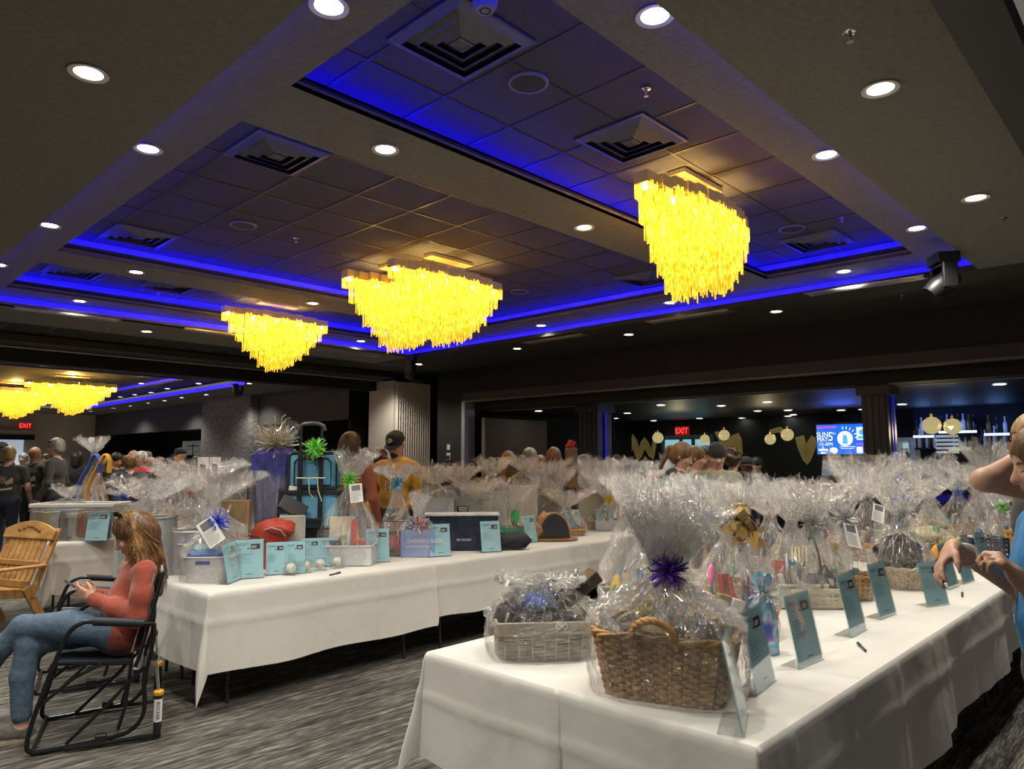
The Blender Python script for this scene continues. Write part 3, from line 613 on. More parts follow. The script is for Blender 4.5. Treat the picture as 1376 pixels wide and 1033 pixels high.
for i in range(14): g.box((-.49*w+.028*w*i+.01*w, -.006, .41*h+r.uniform(-.012, .012)*h), (.018*w, .004, r.uniform(.05, .09)*h))
for i in range(9): g.box((.28*w+.022*w*i, -.006, -.17*h), (.014*w, .004, .05*h))
g.build('pink_line', PINK, t, smooth=0)
g = G(); M = Matrix.Rotation(PI/2, 3, 'X'); g.lathe([(.001, 0), (.25*h, 0)], 28, M=M, off=(.06*w, -.008, .02*h), closed=False)
g.lathe([(.001, 0), (.1*h, 0)], 20, M=M, off=(-.17*w, -.008, -.37*h), sx=1.3, closed=False)
for i in range(6):
    an = .1+i*.33; g.box((.06*w+math.cos(an)*.36*h, -.008, .02*h+math.sin(an)*.36*h), (.09*h, .003, .025*h), M=Matrix.Rotation(-an, 3, 'Y'))

for i in range(7): g.box((-.46*w+.027*w*i, -.008, -.35*h), (.019*w, .003, .07*h))
for i in range(4): g.box((-.42*w+.03*w*i, -.008, -.45*h), (.021*w, .003, .06*h))
g.box((-.38*w, -.008, -.28*h), (.03*w, .003, .04*h)); g.box((.38*w, -.008, .18*h), (.19*w, .003, .42*h)); g.box((.33*w, -.008, -.36*h), (.11*w, .003, .2*h)); g.box((.45*w, -.008, -.36*h), (.09*w, .003, .2*h)); g.box((.1*w, -.008, -.25*h), (.3*w, .003, .02*h)); g.box((.1*w, -.008, -.31*h), (.26*w, .003, .015*h)); g.build('white_shape', WHT, t, smooth=0)
g = G(); g.ell((.06*w, -.011, .08*h), (.07*h, .002, .07*h)); g.box((.06*w, -.011, -.06*h), (.16*h, .003, .2*h)); g.ell((.39*w, -.011, .22*h), (.10*h, .002, .10*h)); g.box((.38*w, -.0105, .05*h), (.14*w, .003, .1*h)); g.build('picture_shape', CYAN, t, smooth=0)
# gold globe pendants
GLOBE = mat('gold_mirror_globe', (.75, .60, .28), .12, 1., emit=.42, ecol=(1, .82, .38))  # own emission added in place of the bright reflections the facets lack
def globe():
    t = thing('globe_pendant', 'x', 'pendant lamp'); bm = bmesh.new(); bmesh.ops.create_icosphere(bm, subdivisions=2, radius=.16)
    me = bpy.data.meshes.new('globe'); bm.to_mesh(me); bm.free(); me.materials.append(GLOBE); o = bpy.data.objects.new('globe', me); C.objects.link(o); o.parent = t
    G().lathe([(.02, .15), (.025, .2), (.008, .22)], 10).build('cap', GOLD, t); G().tube([(0, 0, .2), (0, 0, .5)], .004, 6).build('cable', BLACK, t)
    G().ell((0, 0, 0), .05).build('bulb', mat('globe_bulb', (1, .9, .6), .5, emit=3, ecol=(1, .85, .5)), t)
    return t
gp = [(884, 588, 7.5, 'leftmost gold mirror globe pendant, beside the zigzag mural'), (947, 590, 6.5, 'small gold globe pendant low over the doorway'), (973, 584.5, 7.5, 'gold globe pendant just right of the exit sign'), (1035, 590, 7.5, 'gold globe pendant left one of the pair before the gold strokes'), (1058, 584, 8.5, 'gold globe pendant right one of the pair left of the screen'), (1252, 571.5, 12, 'larger gold globe pendant, left of the two over the bar'), (1280, 573, 11.2, 'larger gold globe pendant, right of the two over the bar')]
G0 = globe()
for i, (px, py, rp, lab) in enumerate(gp):
    p = atX(px, py, 15.4 if i < 5 else 12.4); o = G0 if i == 0 else copy_tree(G0, (0, 0, 0)); k = rp*depth(*p)/FPX/.16
    o.location = [float(c) for c in p]; o.scale = (k, k, k); o['label'] = lab; o['group'] = 'gold globe pendants'
for p in [atX(1265, 573, 12.2), atX(1045, 588, 15.1), atX(930, 590, 15.1)]:
    l = bpy.data.lights.new('pendant_glow', 'POINT'); l.energy = 10; l.color = (1, .8, .45); l.shadow_soft_size = .1; o = bpy.data.objects.new('pendant_glow', l); C.objects.link(o); o.location = (p[0]-.6, p[1], p[2]-.1)
# bar counter, register
BCX = 13.6
y0, y1 = colY(1180, BCX, 1.1), colY(1030, BCX, 1.1)
t = thing('bar_counter', 'dark bar counter with a blue lit front below the screen', 'bar counter', (BCX, (y0+y1)/2, 0)); hw = (y1-y0)/2+1.5
G().bb((0, -hw, 0), (.6, hw, 1.06)).build('counter_front', mat('bar_front', (.01, .012, .03), .4), t); G().bb((-.1, -hw, 1.06), (.7, hw, 1.12)).build('counter_top', mat('bar_top', (.02, .02, .03), .25), t)
G().bb((-.02, -hw, .85), (-.005, hw, 1.0)).build('blue_light_panel', mat('bar_blue_glow', (.005, .01, .08), .5, emit=.10, ecol=(.01, .02, .8)), t)
p = atX(1117, 632, BCX+.2); t = thing('cash_register', 'grey cash register with a pale screen on the bar counter', 'register', (BCX+.25, p[1], 1.12), rz=PI/2)
G().box((0, 0, .08), (.42, .36, .14)).build('base', mat('register_grey', (.32, .34, .36), .5), t, bevel=.01); G().box((0, -.05, .29), (.4, .03, .28), M=Matrix.Rotation(.3, 3, 'X')).build('monitor', mat('register_screen', (.35, .45, .5), .3, emit=.25), t, bevel=.005); G().tube([(0, 0, .12), (0, -.02, .22)], .03).build('stand', BLACK, t)
# bottle prototype
def bottle_obj(name, lab, cat, m, loc, s=1., par=None):
    g = G().lathe([(.03, 0), (.036, .01), (.036, .17), (.03, .2), (.013, .235), (.012, .30), (.015, .305), (.015, .32)], 10)
    o = g.build(name, m); o.location = [float(c) for c in loc]; o.scale = (s, s, s)
    if par: o.parent = par
    else: tag(o, lab, cat)
    return o
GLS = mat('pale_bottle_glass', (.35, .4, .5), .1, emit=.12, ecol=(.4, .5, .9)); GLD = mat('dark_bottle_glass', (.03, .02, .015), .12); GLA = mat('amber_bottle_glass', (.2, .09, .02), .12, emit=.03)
for i, (px, d) in enumerate(((1141, 0), (1147, .1), (1152, 0), (1158, .12), (1163, .02))):
    p = atX(px, 632, BCX+.2+d); o = bottle_obj('bottle', '%s clear bottle on the bar counter right of the register' % ['first', 'second', 'third', 'fourth', 'fifth'][i], 'bottle', GLS, (p[0], p[1], 1.12), .9); o['group'] = 'bottles on the bar counter'
# fridge
FX = 16.2
a = atX(1198, 588, FX); b = atX(1223, 588, FX); w = a[1]-b[1]; zt = a[2]
t = thing('drinks_fridge', 'glass door drinks fridge full of bottles right of the fluted column', 'fridge', (FX, (a[1]+b[1])/2, 0), rz=-PI/2)
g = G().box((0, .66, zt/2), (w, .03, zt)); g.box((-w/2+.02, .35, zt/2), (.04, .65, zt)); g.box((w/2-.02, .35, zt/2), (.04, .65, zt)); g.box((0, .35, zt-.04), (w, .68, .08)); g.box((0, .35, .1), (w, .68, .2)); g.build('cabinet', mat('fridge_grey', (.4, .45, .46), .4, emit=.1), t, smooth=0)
G().box((0, .62, zt/2), (w-.08, .02, zt-.2)).build('lit_back', mat('fridge_light', (.6, .75, .78), .5, emit=.55, ecol=(.5, .72, .78)), t, smooth=0)
for k in range(4):
    z = zt-.5-.38*k; G().box((0, .33, z), (w-.08, .5, .015)).build('shelf', CHROME, t, smooth=0)
    for j in range(6): bottle_obj('bottle', '', '', GLD if (j+k) % 3 else GLS, (-w/2+.1+j*(w-.2)/5, .15, z+.008), .85, t)
G().box((0, .0, zt/2), (w-.06, .01, zt-.1)).build('glass_door', ACRYL, t, smooth=0); G().tube([(w/2-.06, -.04, zt*.45), (w/2-.06, -.04, zt*.75)], .012).build('door_handle', CHROME, t)
# back bar shelves
SX = 16.6
BLU = mat('blue_backlight', (.05, .2, .8), .5, emit=1.4, ecol=(.06, .22, .9)); BLU2 = mat('blue_white_shelf_light', (.4, .6, 1), .5, emit=2.2, ecol=(.45, .62, 1))
def shelf(px0, px1, py, lab, bots, grp, glow=True):
    a = atX(px0, py, SX); b = atX(px1, py, SX); L = a[1]-b[1]; t = thing('bottle_shelf', lab, 'shelf', (SX, (a[1]+b[1])/2, a[2]))
    G().bb((-.1, -L/2, -.05), (.25, L/2, -.01)).build('shelf_board', BLACK, t, smooth=0)
    if glow: G().bb((-.115, -L/2, -.05), (-.1, L/2, -.005)).build('edge_light', BLU2, t, smooth=0)
    for i in range(bots):
        o = bottle_obj('liquor_bottle', '%s bottle from the left on the %s' % (('first '+ORD[0]).split()[0] if i == 0 else ORD[i], lab), 'bottle', [GLS, GLD, GLA][(i*7+bots) % 3], (SX+.02, b[1]+L*(i+.6)/bots, a[2]-.01), random.Random(i+bots).uniform(.95, 1.25)); o['group'] = grp
    return a
shelf(1229, 1257, 585, 'blue edge lit shelf under the left gold globe', 4, 'bottles on the left bar shelf'); shelf(1263, 1314, 579, 'blue edge lit shelf behind the right gold globe', 7, 'bottles on the middle bar shelf'); shelf(1324, 1358, 582, 'blue edge lit shelf at the right end', 3, 'bottles on the right bar shelf')
shelf(1228, 1258, 601, 'unlit low shelf right of the fridge', 9, 'bottles on the low bar shelf', False); shelf(1318, 1362, 599, 'unlit low shelf behind the woman at the bar', 10, 'bottles on the low right bar shelf', False)
wall('wall_bar', (SX+.26, colY(1376, SX, 2)-2, 0), (SX+.3, colY(1224, SX, 2), 3), mat('bar_back_panel', (.006, .008, .02), .5))
for px in (1243, 1288, 1341):
    p = atX(px, 570, SX-.2); l = bpy.data.lights.new('shelf_glow', 'POINT'); l.energy = 2.5; l.color = (.15, .35, 1); l.shadow_soft_size = .15; o = bpy.data.objects.new('shelf_glow', l); C.objects.link(o); o.location = [float(c) for c in p]
p = atX(1273, 597, SX); t = thing('menu_sign', 'stack of white slatted menu strips behind the bar', 'menu board', p)
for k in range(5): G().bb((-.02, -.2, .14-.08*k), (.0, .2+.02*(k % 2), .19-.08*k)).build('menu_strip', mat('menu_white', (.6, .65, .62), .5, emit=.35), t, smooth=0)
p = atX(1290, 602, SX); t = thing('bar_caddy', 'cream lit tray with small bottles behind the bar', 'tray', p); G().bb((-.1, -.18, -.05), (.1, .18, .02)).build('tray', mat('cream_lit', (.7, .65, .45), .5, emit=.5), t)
for k in range(3): bottle_obj('bottle', '', '', GLS, (0, -.1+.1*k, .02), .6, t)
# blue wash at the screen
l = bpy.data.lights.new('screen_wash', 'POINT'); l.energy = 12; l.color = (.05, .12, 1); l.shadow_soft_size = .3; o = bpy.data.objects.new('screen_wash', l); C.objects.link(o); p = atX(1130, 560, TX-1.); o.location = (float(p[0]), float(p[1]), 2.35)
# ================================================================ TABLES
CLOTH = mat('white_tablecloth', (.66, .645, .61), .85, ns=2.5, na=.03, bump=.35, bs=5, sheen=.2)
TOPM = mat('white_table_plastic', (.6, .6, .58), .5)
LEGM = mat('bronze_leg_steel', (.055, .05, .045), .4, .5)
def leg_frame(t, x, w, s):
    for y in (-1, 1):
        G().tube([(x-s*.12, y*(w/2-.16), .70), (x-s*.02, y*(w/2-.15), .56), (x+s*.05, y*(w/2-.12), .40), (x+s*.07, y*(w/2-.09), .12), (x+s*.07, y*(w/2-.08), .0)], .0125, 8).build('leg', LEGM, t)
    G().tube([(x+s*.0, -w/2+.14, .52), (x, w/2-.14, .52)], .011, 8).build('crossbar', LEGM, t)
    G().tube([(x, 0, .52), (x-s*.4, 0, .69)], .008, 6).build('brace', LEGM, t)
def folding_table(x0, x1, y0, y1, label, Z=.735):
    t = thing('folding_table', label, 'table', ((x0+x1)/2, (y0+y1)/2, 0)); L, W = x1-x0, y1-y0
    G().bb((-L/2, -W/2, Z-.04), (L/2, W/2, Z)).build('tabletop', TOPM, t, bevel=.008); leg_frame(t, L/2-.25, W, 1); leg_frame(t, -L/2+.25, W, -1)
    return t
def tablecloth(x0, x1, y0, y1, label, dr=(.48, .48, .48, .48), seed=1, z=.74, fold=1.):
    """dr: drop over the edges y0 (front), x1 (right), y1 (back), x0 (left); 0 = none (the cloth runs on under its neighbour)"""
    R = random.Random(seed); eps = .012; P = []; cr = .03
    def edge(a, b, n, drop, nx, ny):
        for i in range(n):
            u = i/n; P.append((a[0]+(b[0]-a[0])*u, a[1]+(b[1]-a[1])*u, nx, ny, drop, 0))
    def corner(c, n0, n1, d0, d1):
        m = 11
        for i in range(m):
            th = PI/2*i/(m-1); nx = n0[0]*math.cos(th)+n1[0]*math.sin(th); ny = n0[1]*math.cos(th)+n1[1]*math.sin(th)
            ra = 1/max(math.cos(th)/max(d0, .01), math.sin(th)/max(d1, .01)) if min(d0, d1) > .02 else max(d0*math.cos(th)**2, d1*math.sin(th)**2)
            P.append((c[0], c[1], nx, ny, ra, math.sin(2*th) if min(d0, d1) > .02 else 0))
    X0, X1, Y0, Y1 = x0-eps, x1+eps, y0-eps, y1+eps
    ds = [max(d, .008) for d in dr]; st = .028
    corner((X0, Y0), (-1, 0), (0, -1), ds[3], ds[0]); edge((X0, Y0), (X1, Y0), int((X1-X0)/st), ds[0], 0, -1)
    corner((X1, Y0), (0, -1), (1, 0), ds[0], ds[1]); edge((X1, Y0), (X1, Y1), int((Y1-Y0)/st), ds[1], 1, 0)
    corner((X1, Y1), (1, 0), (0, 1), ds[1], ds[2]); edge((X1, Y1), (X0, Y1), int((X1-X0)/st), ds[2], 0, 1)
    corner((X0, Y1), (0, 1), (-1, 0), ds[2], ds[3]); edge((X0, Y1), (X0, Y0), int((Y1-Y0)/st), ds[3], -1, 0)
    n = len(P); rows = 22; vs = []; fs = []; z += (seed % 4)*.0004
    ph = [R.uniform(0, 6.3) for _ in range(6)]; fr = [R.uniform(3.0, 4.2), R.uniform(6, 8), R.uniform(11, 15)]
    s = 0; S = []
    for i in range(n):
        if i: s += math.hypot(P[i][0]-P[i-1][0], P[i][1]-P[i-1][1])+.004
        S.append(s)
    for r in range(rows+1):
        t = r/rows
        for i, (x, y, nx, ny, d, c) in enumerate(P):
            if r == 0: o, zz = 0, 0
            elif r == 1: o, zz = .004, -.004
            elif r == 2: o, zz = .012, -.016
            else:
                q = (r-2)/(rows-2); L = d-.016
                k = fold*(.020*math.sin(fr[0]*S[i]+ph[0])+.014*math.sin(fr[1]*S[i]+ph[1])+.005*math.sin(fr[2]*S[i]+ph[2]))
                o = .012+q*L/.48*(.025+k)*(1+.0*c)+c*q*L*.16*math.sin(q*2.2); zz = -.016-L*q*(1-.02*c)
                sm = (S[i] % .62)-.31; o += .006*math.exp(-(sm/.02)**2)*min(1, d*3)+.006*math.exp(-((q*L-.17)/.018)**2)*min(1, d*3)
                zz += q*.010*math.sin(fr[1]*S[i]+ph[3])*(d > .05)
            vs.append((x+nx*o, y+ny*o, z+zz+.0))
    for r in range(rows):
        for i in range(n): j = (i+1) % n; fs.append((r*n+i, (r+1)*n+i, (r+1)*n+j, r*n+j))
    b = len(vs); nx_, ny_ = 24, 10                                    # the top, with faint pressed creases
    vs += [(X0, Y0, z), (X1, Y0, z), (X1, Y1, z), (X0, Y1, z)]; fs.append((b, b+1, b+2, b+3))
    g = G().add(vs, fs)
    for u in (.25, .5, .75):
        xx = x0+(x1-x0)*u; g.add([(xx-.02, y0+.0, z+.0002), (xx, y0+.0, z+.0016), (xx+.02, y0+.0, z+.0002), (xx-.02, y1, z+.0002), (xx, y1, z+.0016), (xx+.02, y1, z+.0002)], [(0, 1, 4, 3), (1, 2, 5, 4)])
    o = g.build('tablecloth', CLOTH, smooth=50); tag(o, label, 'tablecloth'); o['group'] = 'white tablecloths'
    return o
T1X = [2.13, 3.96, 5.79, 7.62, 9.45]
nm = ['nearest in the right hand row', 'second along the right hand row', 'third along the right hand row', 'at the far end of the right hand row']
for i in range(4):
    folding_table(T1X[i]+.01, T1X[i+1]-.01, 1.05, 1.78, 'folding table with bronze legs, aisle side, '+nm[i], .735)
    folding_table(T1X[i]+.01, T1X[i+1]-.01, 1.82, 2.54, 'folding table with bronze legs, inner side, '+nm[i], .735)
    e = .5 if i == 0 else 0
    d = [.50, .46, .43, .45][i]
    tablecloth(T1X[i], T1X[i+1], 1.04, 1.80, 'white cloth on the aisle side, table '+nm[i], (d, .0 if i < 3 else .45, .0, e), 3+i)
    tablecloth(T1X[i], T1X[i+1], 1.80, 2.55, 'white cloth on the inner side, table '+nm[i], (0, .0 if i < 3 else .45, .46, .44 if i == 0 else 0), 13+i)
T2X = [2.04, 3.87, 5.70, 7.53, 9.36]
nm = ['beside the seated woman', 'second along the middle row', 'third along the middle row', 'at the far end of the middle row']
for i in range(4):
    folding_table(T2X[i]+.01, T2X[i+1]-.01, 4.66, 5.36, 'folding table with dark legs, front side, '+nm[i])
    folding_table(T2X[i]+.01, T2X[i+1]-.01, 5.40, 5.85, 'narrow folding table with dark legs, back side, '+nm[i])
    tablecloth(T2X[i], T2X[i+1], 4.64, 5.375, 'white cloth hanging on the front table '+nm[i], ([.50, .44, .44, .44][i], .0 if i < 3 else .45, .0, .48 if i == 0 else 0), 23+i, fold=.7)
    tablecloth(T2X[i], T2X[i+1], 5.375, 5.86, 'white cloth on the narrow back table '+nm[i], (0, .0 if i < 3 else .45, .45, .40 if i == 0 else 0), 33+i)
T3X = [2.10, 3.93, 5.76]
nm = ['behind the wooden chair', 'second along the back row']
for i in range(2):
    folding_table(T3X[i]+.01, T3X[i+1]-.01, 8.45, 9.18, 'folding table in the back row '+nm[i])
    tablecloth(T3X[i], T3X[i+1], 8.43, 9.2, 'white cloth on the back row table '+nm[i], (.5, 0 if i == 0 else .45, .45, .45 if i == 0 else 0), 43+i)
# ---------------- sloping slat garden chair (left edge)
WOOD = mat('honey_wood', (.46, .25, .085), .5, ns=6, na=.3, bump=.1, stretch=(1, 6, 1))
t = thing('garden_chair', 'honey coloured wooden slat garden chair with arched back at the left edge', 'chair', (1.52, 8.22, 0), rz=0)
# local +y = the way the sitter faces
t.rotation_euler.z = math.atan2(-.38, -.92)-PI/2
def plank(name, a, b, w, th, side, par=t, m=WOOD, bev=.006):
    a, b = Vector(a), Vector(b); d = (b-a); L = d.length; d.normalize(); s = Vector(side).normalized(); s = (s-d*s.dot(d)).normalized(); n = d.cross(s)
    M = Matrix((d, s, n)).transposed(); return G().box((a+b)/2, (L, w, th), M=M).build(name, m, par, bevel=bev)
tilt = Vector((0, -.36, .93))
for i in range(7):
    x = (i-3)*.075; plank('back_slat', Vector((x, -.22, .40)), Vector((x, -.22, .40))+tilt*.46, .062, .018, (1, 0, 0))
for s in (-1, 1): plank('back_post', Vector((s*.31, -.21, .30)), Vector((s*.31, -.21, .30))+tilt*.66, .07, .03, (1, 0, 0))
# arched top rail with a carved relief
o = Vector((0, -.22, .40))+tilt*.44; g = G(); n = 14; vs = []
for k in (0, 1):
    for i in range(n+1):
        x = -.35+.70*i/n; top = .09+.085*(1-(x/.35)**2)
        for zz in (0, top): p = o+Vector((x, 0, 0))+tilt*zz+Vector((0, .93, .36))*(k*.03-.0); vs.append(p)
m2 = 2*(n+1); fs = []
for i in range(n): a = 2*i; fs += [(a, a+2, a+3, a+1), (m2+a+1, m2+a+3, m2+a+2, m2+a), (a+1, a+3, m2+a+3, m2+a+1), (a+2, a, m2+a, m2+a+2)]
fs += [(0, 1, m2+1, m2), (2*n+1, 2*n, m2+2*n, m2+2*n+1)]
tr = g.add(vs, fs).build('top_rail', WOOD, t, bevel=.005); g = G()
for i in range(6): q = o+Vector((-.14+.055*i, .035, .018))+tilt*(.075+.045*(1-abs(i-2.5)/2.5)); g.ell(q, (.03, .006, .018))
g.build('carved_relief', mat('carved_wood', (.33, .17, .06), .6), tr)
plank('lower_back_rail', (-.31, -.19, .42), (.31, -.19, .42), .07, .022, (0, 0, 1)); plank('mid_back_rail', (-.31, -.27, .60), (.31, -.27, .60), .05, .022, (0, 0, 1))
for i in range(6): plank('seat_slat', (-.30, -.19+i*.095, .37+i*.012), (.30, -.19+i*.095, .37+i*.012), .083, .02, (0, 1, 0))
for s in (-1, 1):
    plank('armrest', (s*.35, -.30, .585), (s*.35, .38, .60), .10, .024, (1, 0, 0)); plank('front_leg', (s*.31, .30, 0), (s*.31, .30, .58), .08, .03, (0, 1, 0)); plank('rear_leg', (s*.31, -.38, .0), (s*.31, -.16, .40), .08, .03, (0, 1, 0))
    plank('side_rail', (s*.29, -.25, .33), (s*.29, .34, .41), .08, .025, (0, 0, 1))
# ---------------- rocking camp chair
NAVY = mat('navy_chair_fabric', (.012, .016, .03), .75, ns=60, na=.25, bump=.1, bs=250)
FOAM = mat('navy_foam', (.016, .02, .032), .6); GREYT = mat('graphite_tube', (.03, .032, .035), .3, .7); PIPE = mat('grey_piping', (.35, .35, .35), .6); YEL = mat('yellow_collar', (.75, .42, .02), .5); LBL = mat('white_label', (.8, .8, .8), .6)
def rocker(label, loc, rz, full=True):
    """local +y is the way the sitter faces; seat 0.42 high; x is across"""
    t = thing('rocking_chair', label, 'chair', loc, rz); W = .29
    bt = Vector((0, -.22, .975)).normalized()
    for s in (-1, 1):
        x = s*W
        fr = [(x, -.27, .32), (x, -.28, .16), (x, -.23, .07), (x, -.12, .035), (x, .20, .015), (x, .255, .02), (x, .28, .06), (x, .25, .22), (x, .15, .55), (x, .11, .64), (x, .06, .675), (x, .0, .68), (x, -.27, .645), (x, -.31, .62), (x, -.30, .48), (x, -.28, .38), (x, -.27, .32)]
        G().tube(curve(fr, 3), .0125, 8).build('side_frame', GREYT, t)
        G().tube([(x, .0, .682), (x, -.255, .648)], .024, 12).build('armrest_pad', FOAM, t)
        G().tube([(x*.9, .18, .465), (x*.9, -.20, .425)], .012, 8).build('seat_tube', GREYT, t)
        G().tube([(x*.9, -.22, .40)]+[tuple(Vector((x*.9, -.24, .45))+bt*k) for k in (0, .2, .35, .46, .485)], .011, 8).build('back_tube', GREYT, t)
        G().tube([(x*.95, .25, .24), (x*.95, .08, .38), (x*.95, -.05, .44)], .010, 8).build('front_brace', GREYT, t)
        G().tube([(x*.86, -.20, .42), (x*.86, -.18, .18), (x*.86, -.15, .06)], .010, 8).tube([(x*.93, .10, .03), (x*.93, -.08, .20), (x*.93, -.27, .40)], .010, 8).build('rear_brace', GREYT, t)
        xo = x+s*.035
        G().tube([(xo, .10, .022), (xo, -.37, .022)], .013, 8).build('foot_rail', GREYT, t)
        G().box((x+s*.018, .0-.07, .045), (.05, .06, .05)).build('pivot_bracket', BLACK, t, bevel=.006)
        sh = G().tube([(xo, -.35, .03), (xo, -.35, .25)], .021, 12).tube([(xo, -.35, .03), (xo, -.35, .07)], .013, 8).build('shock_absorber', BLACK, t)
        G().tube([(xo, -.35, .25), (xo, -.325, .46)], .009, 8).build('piston_rod', CHROME, sh)
        G().lathe([(.026, .245), (.028, .25), (.028, .265), (.022, .272)], 14, off=(xo, -.35, 0)).build('collar', YEL, sh)
        G().tube([(xo-s*.05, -.32, .46), (xo+s*.02, -.32, .46)], .018, 10).build('rod_mount', BLACK, sh)
        lb = G(); rr = .0225
        for k in range(6):
            a0, a1 = [(-PI/2*1.1)+PI*1.1*q/6+(0 if s > 0 else PI) for q in (k, k+1)]
            lb.add([(xo+rr*math.cos(a), -.35+rr*math.sin(a), z) for a, z in ((a0, .10), (a1, .10), (a1, .225), (a0, .225))], [(0, 1, 2, 3)])
        lb.build('label_sticker', LBL, sh)
        text('lettering', 'ROCKER', .026, INK, sh, frame((xo+s*.0232, -.35, .163), (0, 0, -1), (0, s, 0)), ext=.0004)
    for y, z in ((.255, .02), (-.27, .32)): G().tube([(-W, y, z), (W, y, z)], .010, 8).build('cross_tube', GREYT, t)
    # seat and back slings
    def sling(name, rows, w, m=NAVY):
        g = G(); nx = 8; vs = []
        for side in (0, 1):
            for (y, z) in rows:
                for i in range(nx+1):
                    u = i/nx*2-1; sag = -.025*(1-u*u); d = Vector((0, 0, 1)) if name == 'seat_sling' else Vector((0, .97, .22))
                    vs.append(Vector((u*w, y, z))+d*(sag-(.008 if side else 0)))
        n = nx+1; R = len(rows); fs = []
        for r in range(R-1):
            for i in range(nx): a = r*n+i; fs += [(a, a+1, a+n+1, a+n), (R*n+a+n, R*n+a+n+1, R*n+a+1, R*n+a)]
            for i in (0, nx): a = r*n+i; fs.append((a, a+n, R*n+a+n, R*n+a))
        for i in range(nx): fs += [(i, i+1, R*n+i+1, R*n+i), ((R-1)*n+i, (R-1)*n+i+1, R*n+(R-1)*n+i+1, R*n+(R-1)*n+i)]
        return g.add(vs, fs).build(name, m, t)
    sling('seat_sling', [(.205, .445), (.19, .475), (.1, .47), (-.05, .455), (-.2, .445)], .275)
    bk = sling('back_sling', [tuple((Vector((0, -.23, .46))+bt*k)[1:]) for k in (0, .12, .25, .36, .44, .485)], .275)
    for s in (-1, 1): G().tube([tuple(Vector((s*.24, -.212, .48))+bt*k+Vector((0, .012, 0))) for k in (0, .22, .45)], .004, 6).build('piping', PIPE, bk)
    G().tube([tuple(Vector((s_*.277, -.23, .46))+bt*.488) for s_ in (-1, 1)], .008, 6).build('top_hem', PIPE if full else NAVY, bk)
    c = Vector((.10, -.215, .46))+bt*.36; g = G()
    for k in range(2): q = c+Vector((.02*k, .0, 0)); g.add([q+Vector((-.008, .004, -.05)), q+Vector((.008, .004, -.05)), q+Vector((.028, -.02, .05)), q+Vector((.016, -.02, .05))], [(0, 1, 2, 3)])
    g.build('printed_mark', LBL, bk)
    return t
RCZ = math.atan2(.34, -.94)-PI/2
RC = (1.46, 4.86, 0)
rocker('navy rocking camp chair on shock absorbers that the red sweater woman sits in', RC, RCZ)
rocker('empty navy rocking camp chair half hidden behind the seated woman', (1.72, 6.02, 0), RCZ+.06, False)
